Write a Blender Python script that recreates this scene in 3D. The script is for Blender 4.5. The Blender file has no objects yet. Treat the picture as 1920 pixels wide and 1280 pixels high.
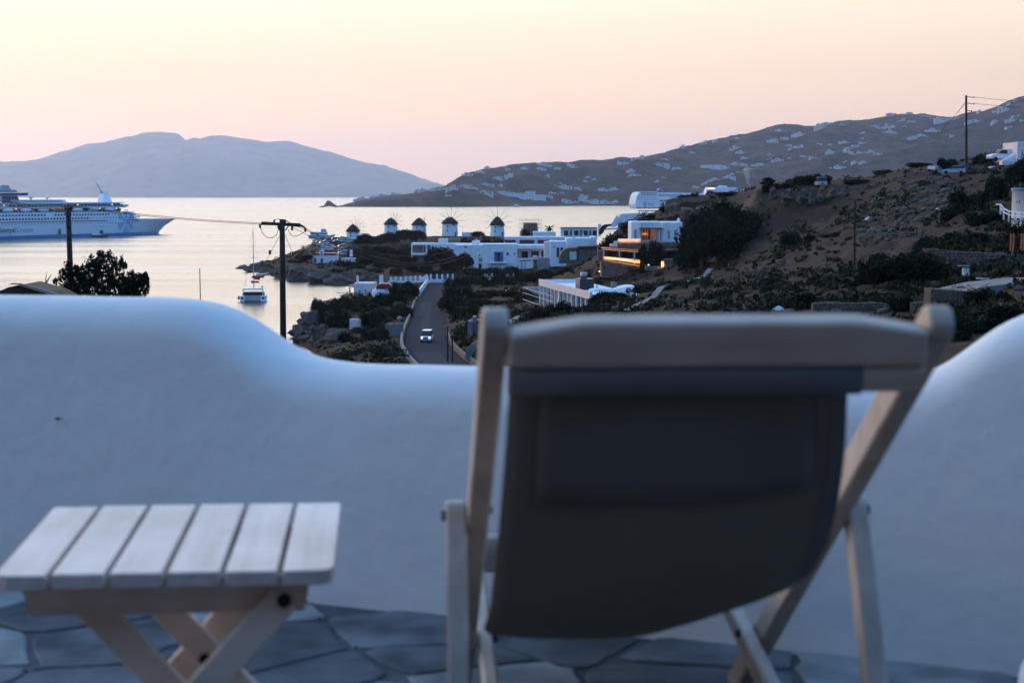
import bpy, bmesh, math, random
import numpy as np
from mathutils import Vector, Matrix, noise

# ------------------------------------------------------------------ camera, sky, sun, exposure
sc = bpy.context.scene
COL = sc.collection
CAMZ = 28.0                     # eye height above the sea
FPX = 3000.0                    # focal length in pixels of a 1920 px wide picture
PITCH = math.atan(274.0 / FPX)  # looking slightly down
CT, ST = math.cos(PITCH), math.sin(PITCH)

cam = bpy.data.cameras.new('camera')
cam.sensor_width = 36.0
cam.lens = FPX / 1920.0 * 36.0
cam.clip_start = 0.05
cam.clip_end = 60000.0
cam.dof.use_dof = True
cam.dof.focus_distance = 400.0
cam.dof.aperture_fstop = 6.3
cam_ob = bpy.data.objects.new('camera', cam)
COL.objects.link(cam_ob)
cam_ob.location = (0, 0, CAMZ)
cam_ob.rotation_euler = (math.pi / 2 - PITCH, 0, 0)
sc.camera = cam_ob

SUN_AZ = math.radians(-32.0)    # measured from +Y towards +X: the glow is left of the frame
SUN_EL = math.radians(1.0)
sun_dir = Vector((math.sin(SUN_AZ) * math.cos(SUN_EL), math.cos(SUN_AZ) * math.cos(SUN_EL), math.sin(SUN_EL)))

world = bpy.data.worlds.new('World')
sc.world = world
world.use_nodes = True
wn, wl = world.node_tree.nodes, world.node_tree.links
bg = wn['Background']
sky = wn.new('ShaderNodeTexSky')
sky.sky_type = 'NISHITA'
sky.sun_disc = False
sky.sun_elevation = SUN_EL
sky.sun_rotation = SUN_AZ
sky.altitude = 30
sky.air_density, sky.dust_density, sky.ozone_density = 1.0, 1.0, 2.0

def ramp(fac, stops):
    r = wn.new('ShaderNodeValToRGB')
    e = r.color_ramp.elements
    while len(e) > 1:
        e.remove(e[-1])
    e[0].position, e[0].color = stops[0][0], (*stops[0][1], 1)
    for p, c in stops[1:]:
        n = e.new(p)
        n.color = (*c, 1)
    wl.new(fac, r.inputs[0])
    return r.outputs[0]

def wmath(op, a, b=None):
    n = wn.new('ShaderNodeMath')
    n.operation = op
    for i, v in enumerate((a, b)):
        if v is None:
            continue
        if isinstance(v, (int, float)):
            n.inputs[i].default_value = v
        else:
            wl.new(v, n.inputs[i])
    return n.outputs[0]

geo = wn.new('ShaderNodeTexCoord')
sep = wn.new('ShaderNodeSeparateXYZ')
wl.new(geo.outputs['Generated'], sep.inputs[0])
elev = wmath('MAXIMUM', sep.outputs[2], 0.0)                 # sine of the elevation
dotn = wn.new('ShaderNodeVectorMath')
dotn.operation = 'DOT_PRODUCT'
wl.new(geo.outputs['Generated'], dotn.inputs[0])
dotn.inputs[1].default_value = (math.sin(SUN_AZ), math.cos(SUN_AZ), 0)
west = wmath('ADD', wmath('MULTIPLY', dotn.outputs['Value'], 0.5), 0.5)   # 1 towards the afterglow, 0 opposite
WEST = [(0.0, (0.545, 0.325, 0.195)), (0.035, (0.555, 0.345, 0.215)), (0.075, (0.525, 0.375, 0.258)), (0.125, (0.565, 0.460, 0.340)),
        (0.20, (1.0, 0.91, 0.77)), (0.33, (0.84, 0.81, 0.74)), (0.55, (0.27, 0.36, 0.51)), (1.0, (0.115, 0.25, 0.51))]
EAST = [(0.0, (0.078, 0.182, 0.375)), (0.10, (0.082, 0.187, 0.395)), (0.25, (0.078, 0.212, 0.46)), (0.5, (0.082, 0.23, 0.50)),
        (1.0, (0.115, 0.25, 0.51))]
mixw = wn.new('ShaderNodeMix')
mixw.data_type = 'RGBA'
sm = wn.new('ShaderNodeMapRange')
sm.interpolation_type = 'SMOOTHSTEP'
sm.inputs[1].default_value, sm.inputs[2].default_value = 0.38, 0.86
wl.new(west, sm.inputs[0])
wl.new(sm.outputs[0], mixw.inputs[0])
wl.new(ramp(elev, EAST), mixw.inputs[6])
wl.new(ramp(elev, WEST), mixw.inputs[7])
addn = wn.new('ShaderNodeMix')
addn.data_type = 'RGBA'
addn.blend_type = 'ADD'
addn.inputs[0].default_value = 1.0
sk = wn.new('ShaderNodeVectorMath')
sk.operation = 'SCALE'
sk.inputs[3].default_value = 0.02
wl.new(sky.outputs[0], sk.inputs[0])
glow = wn.new('ShaderNodeMapRange')
glow.interpolation_type = 'SMOOTHSTEP'
glow.inputs[1].default_value, glow.inputs[2].default_value = 0.62, 1.0
glow.inputs[3].default_value, glow.inputs[4].default_value = 0.0, 1.0
wl.new(dotn.outputs['Value'], glow.inputs[0])
lift = wn.new('ShaderNodeMapRange')              # the glow is strongest above the dull band on the horizon
lift.interpolation_type = 'SMOOTHSTEP'
lift.inputs[1].default_value, lift.inputs[2].default_value = 0.10, 0.22
lift.inputs[3].default_value, lift.inputs[4].default_value = 0.12, 1.2
wl.new(elev, lift.inputs[0])
gfac = wmath('ADD', wmath('MULTIPLY', glow.outputs[0], lift.outputs[0]), 1.0)
gs = wn.new('ShaderNodeVectorMath')
gs.operation = 'SCALE'
wl.new(mixw.outputs[2], gs.inputs[0])
wl.new(gfac, gs.inputs[3])
wl.new(gs.outputs[0], addn.inputs[6])
wl.new(sk.outputs[0], addn.inputs[7])
wl.new(addn.outputs[2], bg.inputs[0])
bg.inputs[1].default_value = 2.1

sun = bpy.data.lights.new('sun', 'SUN')
sun.energy = 0.45
sun.angle = math.radians(14)
sun.color = (1.0, 0.55, 0.36)
sun_ob = bpy.data.objects.new('sun', sun)
COL.objects.link(sun_ob)
SUN_LAMP_EL = math.radians(6)
sd = Vector((math.sin(SUN_AZ) * math.cos(SUN_LAMP_EL), math.cos(SUN_AZ) * math.cos(SUN_LAMP_EL), math.sin(SUN_LAMP_EL)))
sun_ob.rotation_euler = (-sd).to_track_quat('-Z', 'Y').to_euler()

sc.view_settings.view_transform = 'Standard'
sc.view_settings.look = 'None'
sc.view_settings.exposure = 0.0
sc.view_settings.gamma = 1.0
sc.render.engine = 'CYCLES'
sc.cycles.use_denoising = True
sc.cycles.use_adaptive_sampling = True
sc.cycles.adaptive_threshold = 0.025
sc.cycles.max_bounces = 6
sc.cycles.diffuse_bounces = 3
sc.cycles.glossy_bounces = 3
sc.cycles.volume_bounces = 3
sc.cycles.caustics_reflective = False
sc.cycles.caustics_refractive = False

# ------------------------------------------------------------------ helpers
rng = random.Random(7)
nr = np.random.RandomState(11)

def W(px, py, d):
    """World point that lies d metres ahead of the camera on the line of sight of a picture point."""
    u, v = (px - 960.0) / FPX, -(py - 640.0) / FPX
    dy, dz = CT + v * ST, -ST + v * CT
    return Vector((u * d / dy, d, CAMZ + dz * d / dy))

def PX(p):
    """Picture point of a world point."""
    x, y, z = p[0], p[1], p[2] - CAMZ
    f = y * CT - z * ST
    up = y * ST + z * CT
    return (960 + FPX * x / f, 640 - FPX * up / f)

def empty(name, loc=(0, 0, 0), rz=0.0):
    o = bpy.data.objects.new(name, None)
    o.empty_display_size = 0.2
    o.location = loc
    o.rotation_euler = (0, 0, rz)
    COL.objects.link(o)
    return o

def tag(o, label, cat=None, group=None, kind=None):
    if label:
        o['label'] = label
    if cat:
        o['category'] = cat
    if group:
        o['group'] = group
    if kind:
        o['kind'] = kind
    return o

def thing(name, label, cat, loc=(0, 0, 0), rz=0.0, group=None):
    return tag(empty(name, loc, rz), label, cat, group)

def link(name, me, parent=None, kind=None):
    o = bpy.data.objects.new(name, me)
    COL.objects.link(o)
    if parent is not None:
        o.parent = parent
    if kind:
        o['kind'] = kind
    return o

def copy_tree(o, parent=None):
    c = o.copy()
    COL.objects.link(c)
    c.parent = parent
    for ch in list(o.children):
        copy_tree(ch, c)
    return c

class MB:
    def __init__(self):
        self.v, self.f, self.m = [], [], []
        self.smooth = set()

    def add(self, verts, faces, mi=0, smooth=False):
        b = len(self.v)
        self.v.extend([tuple(p) for p in verts])
        for f in faces:
            if smooth:
                self.smooth.add(len(self.f))
            self.f.append([i + b for i in f])
            self.m.append(mi)
        return self

    def box(self, c, s, mi=0, rz=0.0, top=None, mat=None):
        """top=(fx, fy) tapers the upper face."""
        tx, ty = top if top else (1, 1)
        hx, hy, hz = s[0] / 2, s[1] / 2, s[2] / 2
        pts = [(-hx, -hy, -hz), (hx, -hy, -hz), (hx, hy, -hz), (-hx, hy, -hz),
               (-hx * tx, -hy * ty, hz), (hx * tx, -hy * ty, hz), (hx * tx, hy * ty, hz), (-hx * tx, hy * ty, hz)]
        cr, sr = math.cos(rz), math.sin(rz)
        out = []
        for x, y, z in pts:
            p = Vector((x * cr - y * sr, x * sr + y * cr, z))
            if mat:
                p = mat @ p
            out.append(p + Vector(c))
        return self.add(out, [(0, 3, 2, 1), (4, 5, 6, 7), (0, 1, 5, 4), (1, 2, 6, 5), (2, 3, 7, 6), (3, 0, 4, 7)], mi)

    def bb(self, x0, x1, y0, y1, z0, z1, mi=0):
        return self.box(((x0 + x1) / 2, (y0 + y1) / 2, (z0 + z1) / 2), (x1 - x0, y1 - y0, z1 - z0), mi)

    def bar(self, p0, p1, w, h, mi=0, up=(0, 0, 1), bev=0.0):
        """Rectangular bar from p0 to p1: w across (perpendicular to up), h along up; bev chamfers the long edges."""
        p0, p1 = Vector(p0), Vector(p1)
        d = (p1 - p0).normalized()
        s = d.cross(Vector(up)).normalized()
        t = s.cross(d).normalized()
        a, b = w / 2, h / 2
        if bev > 0:
            prof = [(-a + bev, -b), (a - bev, -b), (a, -b + bev), (a, b - bev), (a - bev, b), (-a + bev, b), (-a, b - bev), (-a, -b + bev)]
        else:
            prof = [(-a, -b), (a, -b), (a, b), (-a, b)]
        n = len(prof)
        vs = [p0 + s * x + t * y for x, y in prof] + [p1 + s * x + t * y for x, y in prof]
        fs = [(i, (i + 1) % n, n + (i + 1) % n, n + i) for i in range(n)]
        fs += [tuple(range(n - 1, -1, -1)), tuple(range(n, 2 * n))]
        return self.add(vs, fs, mi)

    def cyl(self, p0, p1, r0, r1=None, n=8, mi=0, caps=True, smooth=True):
        r1 = r0 if r1 is None else r1
        p0, p1 = Vector(p0), Vector(p1)
        d = (p1 - p0).normalized()
        s = d.orthogonal().normalized()
        t = d.cross(s)
        ring = [(math.cos(2 * math.pi * i / n), math.sin(2 * math.pi * i / n)) for i in range(n)]
        vs = [p0 + (s * c + t * q) * r0 for c, q in ring] + [p1 + (s * c + t * q) * r1 for c, q in ring]
        self.add(vs, [(i, (i + 1) % n, n + (i + 1) % n, n + i) for i in range(n)], mi, smooth)
        if caps:
            self.add(vs, [tuple(range(n - 1, -1, -1)), tuple(range(n, 2 * n))], mi)
        return self

    def tube(self, pts, r, n=6, mi=0):
        pts = [Vector(p) for p in pts]
        rs = r if isinstance(r, (list, tuple)) else [r] * len(pts)
        vs, fs = [], []
        ref = None
        for i, p in enumerate(pts):
            d = (pts[min(i + 1, len(pts) - 1)] - pts[max(i - 1, 0)]).normalized()
            s = d.orthogonal().normalized() if ref is None else (ref - d * ref.dot(d)).normalized()
            ref = s
            t = d.cross(s)
            for k in range(n):
                a = 2 * math.pi * k / n
                vs.append(p + (s * math.cos(a) + t * math.sin(a)) * rs[i])
        for i in range(len(pts) - 1):
            for k in range(n):
                fs.append((i * n + k, i * n + (k + 1) % n, (i + 1) * n + (k + 1) % n, (i + 1) * n + k))
        fs.append(tuple(range(n - 1, -1, -1)))
        fs.append(tuple(range((len(pts) - 1) * n, len(pts) * n)))
        return self.add(vs, fs, mi, True)

    def lathe(self, prof, n=24, c=(0, 0, 0), mi=0, smooth=True, sx=1.0, sy=1.0):
        vs, fs = [], []
        for r, z in prof:
            for k in range(n):
                a = 2 * math.pi * k / n
                vs.append((c[0] + r * sx * math.cos(a), c[1] + r * sy * math.sin(a), c[2] + z))
        for i in range(len(prof) - 1):
            for k in range(n):
                fs.append((i * n + k, i * n + (k + 1) % n, (i + 1) * n + (k + 1) % n, (i + 1) * n + k))
        return self.add(vs, fs, mi, smooth)

    def prism(self, poly, z0, z1, mi=0, axis='z'):
        """Extrudes a polygon; axis 'z': (x,y) poly over z; axis 'y': (x,z) poly over y; axis 'x': (y,z) poly over x."""
        n = len(poly)
        if axis == 'z':
            f = lambda p, q: (p[0], p[1], q)
        elif axis == 'y':
            f = lambda p, q: (p[0], q, p[1])
        else:
            f = lambda p, q: (q, p[0], p[1])
        vs = [f(p, z0) for p in poly] + [f(p, z1) for p in poly]
        fs = [(i, (i + 1) % n, n + (i + 1) % n, n + i) for i in range(n)]
        fs += [tuple(range(n - 1, -1, -1)), tuple(range(n, 2 * n))]
        return self.add(vs, fs, mi)

    def mesh(self, name, mats):
        me = bpy.data.meshes.new(name)
        me.from_pydata(self.v, [], self.f)
        for m in (mats if isinstance(mats, (list, tuple)) else [mats]):
            me.materials.append(m)
        me.polygons.foreach_set('material_index', self.m)
        me.polygons.foreach_set('use_smooth', [i in self.smooth for i in range(len(self.f))])
        bm = bmesh.new()
        bm.from_mesh(me)
        bmesh.ops.recalc_face_normals(bm, faces=bm.faces)
        bm.to_mesh(me)
        bm.free()
        me.update()
        return me

    def build(self, name, mats, parent=None, kind=None, origin=None):
        if origin is not None:
            o = Vector(origin)
            self.v = [tuple(Vector(p) - o) for p in self.v]
        ob = link(name, self.mesh(name, mats), parent, kind)
        if origin is not None and parent is None:
            ob.location = origin
        return ob

def text_mesh(body, size, mat, name='lettering', extrude=0.0, spacing=1.0):
    cu = bpy.data.curves.new(name, 'FONT')
    cu.body = body
    cu.size = size
    cu.extrude = extrude
    cu.space_character = spacing
    cu.resolution_u = 3
    o = bpy.data.objects.new(name, cu)
    COL.objects.link(o)
    dg = bpy.context.evaluated_depsgraph_get()
    dg.update()
    me = bpy.data.meshes.new_from_object(o.evaluated_get(dg))
    bpy.data.objects.remove(o)
    bpy.data.curves.remove(cu)
    me.materials.clear()
    me.materials.append(mat)
    return me

# ------------------------------------------------------------------ materials
M = {}
def mat(name, col, rough=0.8, var=0.15, scale=3.0, bump=0.0, bscale=None, spec=0.3, metal=0.0, col2=None, coords='Object', detail=5.0, emit=None):
    m = bpy.data.materials.new(name)
    m.use_nodes = True
    n, l = m.node_tree.nodes, m.node_tree.links
    b = n['Principled BSDF']
    b.inputs['Roughness'].default_value = rough
    b.inputs['Specular IOR Level'].default_value = spec
    b.inputs['Metallic'].default_value = metal
    tc = n.new('ShaderNodeTexCoord')
    nz = n.new('ShaderNodeTexNoise')
    nz.inputs['Scale'].default_value = scale
    nz.inputs['Detail'].default_value = detail
    l.new(tc.outputs[coords], nz.inputs['Vector'])
    rp = n.new('ShaderNodeValToRGB')
    c2 = col2 or tuple(max(0, c * (1 - var)) for c in col)
    c1 = col if col2 else tuple(min(1, c * (1 + var)) for c in col)
    rp.color_ramp.elements[0].position, rp.color_ramp.elements[0].color = 0.32, (*c2, 1)
    rp.color_ramp.elements[1].position, rp.color_ramp.elements[1].color = 0.68, (*c1, 1)
    l.new(nz.outputs[0], rp.inputs[0])
    l.new(rp.outputs[0], b.inputs['Base Color'])
    if bump > 0:
        bn = n.new('ShaderNodeTexNoise')
        bn.inputs['Scale'].default_value = bscale or scale * 4
        bn.inputs['Detail'].default_value = 6
        l.new(tc.outputs[coords], bn.inputs['Vector'])
        bp = n.new('ShaderNodeBump')
        bp.inputs['Strength'].default_value = 1.0
        bp.inputs['Distance'].default_value = bump
        l.new(bn.outputs[0], bp.inputs['Height'])
        l.new(bp.outputs[0], b.inputs['Normal'])
    if emit:
        b.inputs['Emission Color'].default_value = (*emit[0], 1)
        b.inputs['Emission Strength'].default_value = emit[1]
    M[name] = m
    return m

mat('whitewash', (0.84, 0.84, 0.84), 0.9, 0.07, 0.6, 0.02, 2.0)
mat('whitewash_old', (0.66, 0.65, 0.63), 0.9, 0.12, 0.8, 0.02, 2.0)
mat('pinkwash_glow', (0.82, 0.66, 0.63), 0.9, 0.06, 0.6)  # pink walls; the evening glow on west faces is put into the colour
mat('dark_glass', (0.02, 0.022, 0.027), 0.15, 0.1, 2.0, spec=0.5)
mat('blue_paint', (0.05, 0.16, 0.36), 0.5, 0.15, 4)
mat('red_paint', (0.26, 0.02, 0.03), 0.5, 0.15, 4)
mat('grey_paint', (0.30, 0.31, 0.32), 0.6, 0.1, 2)
mat('dark_wood', (0.07, 0.045, 0.03), 0.8, 0.35, 3, 0.004)
mat('pole_wood', (0.045, 0.030, 0.022), 0.85, 0.4, 2.5, 0.006)
mat('black_metal', (0.018, 0.018, 0.02), 0.5, 0.2, 5)
mat('cable_black', (0.02, 0.018, 0.018), 0.6, 0.1, 5)
mat('insulator', (0.10, 0.06, 0.05), 0.3, 0.2, 8, spec=0.5)
mat('galvanised', (0.35, 0.36, 0.37), 0.45, 0.1, 6, metal=0.6)
mat('thatch', (0.045, 0.032, 0.030), 0.95, 0.4, 1.5, 0.06, 5)
mat('asphalt', (0.019, 0.027, 0.040), 1.0, 0.25, 0.35, 0.01, 8, spec=0.05)
mat('asphalt_patch', (0.034, 0.044, 0.060), 1.0, 0.2, 0.6, 0.01, 8, spec=0.05)
mat('road_paint', (0.55, 0.55, 0.55), 0.7, 0.25, 2)
mat('concrete', (0.19, 0.18, 0.165), 0.9, 0.18, 0.8, 0.02, 4)
mat('stone_wall', (0.15, 0.11, 0.085), 0.95, 0.4, 1.2, 0.05, 3, col2=(0.13, 0.105, 0.09))
mat('stone_a', (0.22, 0.132, 0.088), 0.95, 0.35, 1.5, 0.02, 6)
mat('stone_b', (0.15, 0.115, 0.09), 0.95, 0.35, 1.5, 0.02, 6)
mat('mortar', (0.085, 0.07, 0.06), 0.95, 0.2, 2)
mat('rock', (0.125, 0.088, 0.064), 0.95, 0.35, 0.35, 0.12, 1.6, col2=(0.065, 0.056, 0.05))
mat('rock_red', (0.24, 0.118, 0.072), 0.95, 0.3, 0.6, 0.1, 2, col2=(0.095, 0.07, 0.058))
mat('leaf_dark', (0.013, 0.019, 0.010), 0.8, 0.45, 0.9, spec=0.02)
mat('leaf_mid', (0.026, 0.031, 0.014), 0.8, 0.4, 0.9, spec=0.02)
mat('leaf_dry', (0.040, 0.031, 0.017), 0.85, 0.35, 0.7, spec=0.02)
mat('bark', (0.075, 0.055, 0.042), 0.95, 0.3, 3, 0.02)
mat('flower', (0.62, 0.58, 0.56), 0.8, 0.1, 3)
mat('lamp_warm', (1.0, 0.55, 0.15), 0.6, 0.02, 1, emit=((1.0, 0.42, 0.08), 0.9))
mat('lamp_point', (1.0, 0.9, 0.7), 0.6, 0.02, 1, emit=((1.0, 0.78, 0.5), 6.0))
mat('headlight', (1.0, 0.9, 0.8), 0.3, 0.02, 1, emit=((1.0, 0.80, 0.72), 2.2))
# ------------------------------------------------------------------ land materials
def land_material(name, soil, soil2, scrub, rock, s1, s2, bump):
    m = bpy.data.materials.new(name)
    m.use_nodes = True
    n, l = m.node_tree.nodes, m.node_tree.links
    b = n['Principled BSDF']
    b.inputs['Roughness'].default_value = 0.95
    b.inputs['Specular IOR Level'].default_value = 0.1
    tc = n.new('ShaderNodeTexCoord')
    def nz(scale, detail=6):
        t = n.new('ShaderNodeTexNoise')
        t.inputs['Scale'].default_value = scale
        t.inputs['Detail'].default_value = detail
        t.inputs['Roughness'].default_value = 0.6
        l.new(tc.outputs['Object'], t.inputs['Vector'])
        return t.outputs[0]
    def step(src, lo, hi):
        r = n.new('ShaderNodeMapRange')
        r.inputs[1].default_value, r.inputs[2].default_value = lo, hi
        l.new(src, r.inputs[0])
        return r.outputs[0]
    def mix(f, a, c):
        x = n.new('ShaderNodeMix')
        x.data_type = 'RGBA'
        l.new(f, x.inputs[0])
        for i, q in ((6, a), (7, c)):
            if isinstance(q, tuple):
                x.inputs[i].default_value = (*q, 1)
            else:
                l.new(q, x.inputs[i])
        return x.outputs[2]
    c = mix(step(nz(s1), 0.35, 0.65), soil, soil2)
    c = mix(step(nz(s2), 0.46, 0.58), c, scrub)
    g = n.new('ShaderNodeNewGeometry')
    sp = n.new('ShaderNodeSeparateXYZ')
    l.new(g.outputs['Normal'], sp.inputs[0])
    c = mix(step(sp.outputs[2], 0.80, 0.55), c, rock)
    l.new(c, b.inputs['Base Color'])
    bp = n.new('ShaderNodeBump')
    bp.inputs['Distance'].default_value = bump
    l.new(nz(s2 * 3), bp.inputs['Height'])
    l.new(bp.outputs[0], b.inputs['Normal'])
    M[name] = m
    return m

land_material('near_land', (0.054, 0.030, 0.020), (0.026, 0.016, 0.011), (0.017, 0.013, 0.008), (0.085, 0.054, 0.038), 0.06, 0.25, 0.25)
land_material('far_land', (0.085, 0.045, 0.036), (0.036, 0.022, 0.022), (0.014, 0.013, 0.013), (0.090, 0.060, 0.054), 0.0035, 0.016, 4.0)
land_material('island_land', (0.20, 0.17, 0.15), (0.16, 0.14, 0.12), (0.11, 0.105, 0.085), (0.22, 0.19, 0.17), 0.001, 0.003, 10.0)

# ------------------------------------------------------------------ sea
def sea_material():
    m = bpy.data.materials.new('sea_water')
    m.use_nodes = True
    n, l = m.node_tree.nodes, m.node_tree.links
    b = n['Principled BSDF']
    b.inputs['Base Color'].default_value = (0.010, 0.022, 0.032, 1)
    b.inputs['Roughness'].default_value = 0.27
    b.inputs['IOR'].default_value = 2.0
    b.inputs['Specular IOR Level'].default_value = 0.5
    tc = n.new('ShaderNodeTexCoord')
    def wave(sx, sy, rz, scale, detail, dist):
        mp = n.new('ShaderNodeMapping')
        mp.inputs['Scale'].default_value = (sx, sy, 1)
        mp.inputs['Rotation'].default_value = (0, 0, rz)
        l.new(tc.outputs['Object'], mp.inputs[0])
        t = n.new('ShaderNodeTexNoise')
        t.inputs['Scale'].default_value = scale
        t.inputs['Detail'].default_value = detail
        l.new(mp.outputs[0], t.inputs['Vector'])
        return t.outputs[0]
    # wind patches: calm and ruffled areas of the bay
    calm = n.new('ShaderNodeMapRange')
    calm.inputs[1].default_value, calm.inputs[2].default_value = 0.40, 0.62
    calm.inputs[3].default_value, calm.inputs[4].default_value = 0.55, 1.0
    l.new(wave(0.35, 1.0, 0.05, 0.004, 4, 0), calm.inputs[0])
    rr_ = n.new('ShaderNodeMapRange')
    rr_.inputs[1].default_value, rr_.inputs[2].default_value = 0.38, 0.60
    rr_.inputs[3].default_value, rr_.inputs[4].default_value = 0.19, 0.30
    l.new(wave(0.10, 1.0, 0.03, 0.022, 5, 0), rr_.inputs[0])
    l.new(rr_.outputs[0], b.inputs['Roughness'])
    b1 = n.new('ShaderNodeBump')
    b1.inputs['Distance'].default_value = 0.085
    l.new(calm.outputs[0], b1.inputs['Strength'])
    l.new(wave(0.5, 1.0, 0.12, 0.16, 3, 0), b1.inputs['Height'])
    b2 = n.new('ShaderNodeBump')
    b2.inputs['Distance'].default_value = 0.02
    l.new(calm.outputs[0], b2.inputs['Strength'])
    l.new(wave(0.6, 1.0, -0.2, 0.8, 2, 0), b2.inputs['Height'])
    l.new(b1.outputs[0], b2.inputs['Normal'])
    l.new(b2.outputs[0], b.inputs['Normal'])
    M['sea'] = m
sea_material()
me = bpy.data.meshes.new('sea')
R = 31000
me.from_pydata([(-R, -2000, 0), (R, -2000, 0), (R, R, 0), (-R, R, 0)], [], [(0, 1, 2, 3)])
me.materials.append(M['sea'])
tag(link('sea', me), 'calm sea reflecting the pale evening sky', kind='structure')

# ------------------------------------------------------------------ far island
def interp(tab, x):
    xs, ys = zip(*tab)
    return float(np.interp(x, xs, ys))

ISLE = [(-700, 330), (-400, 318), (-150, 308), (0, 302), (40, 301), (75, 303), (110, 293), (140, 280), (170, 269), (200, 268), (215, 266), (250, 255),
        (270, 249), (300, 246), (325, 248), (338, 251), (350, 261), (362, 257), (378, 259), (392, 254), (410, 252), (430, 254), (450, 258), (480, 262),
        (500, 266), (530, 265), (545, 264), (575, 275), (620, 288), (660, 303), (690, 311), (720, 312), (745, 320), (790, 336), (830, 347), (880, 355), (960, 366), (1060, 373.6)]
def ridge_land(name, tab, shore_d, ridge_d, px0, px1, npx, nrow, amp, nscale, matname, pw, label, back=0.5, shore_y=None):
    cols = np.linspace(px0, px1, npx)
    V, F = [], []
    rows = list(np.linspace(-0.06, 1.0, nrow)) + [1.15, 1.4, 1.8]
    for px in cols:
        ds, dr = shore_d(px), ridge_d(px)
        top_raw = W(px, interp(tab, px), dr).z + dr * 0.00042 * (noise.fractal(Vector((px * 0.09, 0.5, 0)), 0.8, 2.0, 4)) * min(1.0, max(0.0, (372 - interp(tab, px)) / 25))
        top_soft = sum(W(px, interp(tab, px + q), dr).z for q in range(-60, 61, 12)) / 11
        if interp(tab, px) > 345 and px > 600:
            top_soft = min(top_soft, top_raw)
            top_soft *= min(1.0, max(0.0, (px - 626) / 40.0)); top_raw *= min(1.0, max(0.0, (px - 626) / 16.0))
        for t in rows:
            d = ds + (dr - ds) * t
            if t <= 0:
                z = t * 120
            elif t <= 1:
                k = t ** pw
                top = top_soft + (top_raw - top_soft) * t ** 6
                z = top * (0.55 * k + 0.45 * (k * k * (3 - 2 * k)))
            else:
                z = top_raw * max(0.0, 1 - (t - 1) * 1.4)
            p = W(px, 366, d)
            env = min(1, max(0, t) * 6) * (1 - 0.85 * (max(0, min(1, t)) ** 6))
            f = noise.fractal(Vector((p.x * nscale, p.y * nscale, 3.1)), 0.9, 2.1, 6)
            V.append((p.x, d, z + amp * min(1.0, max(0.0, top_raw) / 70.0) * f * env + (0.035 * amp * noise.noise(Vector((p.x * nscale * 14, p.y * nscale * 14, 0))) if t > 0 else 0)))
    n = len(rows)
    for i in range(npx - 1):
        for j in range(n - 1):
            a = i * n + j
            F.append((a, a + n, a + n + 1, a + 1))
    me = bpy.data.meshes.new(name)
    me.from_pydata(V, [], F)
    me.polygons.foreach_set('use_smooth', [True] * len(F))
    me.materials.append(M[matname])
    o = link(name, me)
    tag(o, label, kind='structure')
    return np.array(V).reshape(npx, n, 3), cols

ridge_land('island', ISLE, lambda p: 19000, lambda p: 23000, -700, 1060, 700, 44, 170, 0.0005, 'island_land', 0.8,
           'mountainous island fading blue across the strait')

HILL = [(600, 388), (640, 386), (655, 381), (680, 374), (700, 370), (720, 368), (750, 364), (775, 362), (800, 357), (820, 352), (835, 348), (850, 338), (862, 331), (885, 322), (905, 317),
        (920, 316), (960, 313), (1000, 310), (1040, 308), (1060, 309), (1075, 313), (1120, 313), (1150, 308), (1180, 302), (1240, 285), (1280, 274), (1320, 265),
        (1370, 252), (1400, 249), (1420, 245), (1436, 238), (1450, 233), (1470, 230), (1490, 233), (1505, 236), (1540, 236), (1556, 231), (1570, 226), (1600, 225), (1620, 224),
        (1650, 219), (1680, 214), (1700, 214), (1722, 211), (1745, 214), (1770, 218), (1788, 220), (1800, 215), (1815, 210), (1840, 209), (1855, 205), (1880, 194), (1900, 186), (1920, 181),
        (1960, 172), (2100, 160), (2400, 150)]
def hill_shore(px):
    return interp([(600, 3800), (650, 3800), (900, 3850), (1100, 4250), (1300, 4300), (2400, 3600)], px)
def hill_ridge(px):
    return interp([(600, 4100), (750, 4150), (835, 4300), (950, 4700), (1200, 5200), (1500, 5900), (1800, 6100), (2400, 5600)], px)
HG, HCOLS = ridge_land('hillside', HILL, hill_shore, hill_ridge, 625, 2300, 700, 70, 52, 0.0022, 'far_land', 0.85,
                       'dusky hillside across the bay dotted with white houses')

def on_hill(px, py):
    """Where the line of sight of a picture point meets the far hillside."""
    i = int(np.clip(np.searchsorted(HCOLS, px), 1, len(HCOLS) - 1))
    col = HG[i]
    prev = None
    for j in range(3, 70):
        y = PX(col[j])[1]
        if y <= py:
            return W(px, py, float(col[j][1]))
        prev = y
    p = col[69]
    return Vector((W(px, 366, p[1]).x, p[1], p[2]))

# ------------------------------------------------------------------ near land: control points (picture x, height z, distance)
CP = []
def cp(px, *dz):
    for d, z in dz:
        p = W(px, 450, d)
        CP.append((p.x / d, d, z))
def zy(py, d):
    return W(960, py, d).z
cp(-500, (14, 23), (40, 17), (80, 8), (140, -3), (220, -7), (400, -9), (800, -9), (1100, -9))
cp(-100, (14, 23), (40, 19), (70, 13), (120, 3), (170, -4), (300, -8), (500, -9), (800, -9), (1100, -9))
cp(200, (14, 23), (40, 20), (60, 18), (90, 12), (130, 3), (180, -4), (300, -8), (500, -9), (800, -9), (1100, -9))
cp(380, (14, 23), (45, 18), (80, 13), (120, 6), (170, -2), (230, -6), (400, -8), (600, -8), (800, -9), (1100, -9))
cp(440, (250, -5), (500, -6), (600, -2.5), (660, -5), (1000, -9))
cp(470, (14, 23), (60, 16), (100, 10.5), (150, 5), (200, 0), (260, -5), (400, -6), (560, -3), (600, 0.6), (640, 0.2), (700, -5), (1000, -9))
cp(505, (505, -4), (550, -0.5), (575, 1.6), (620, 2.0), (680, -2.5), (800, -8))
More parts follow.
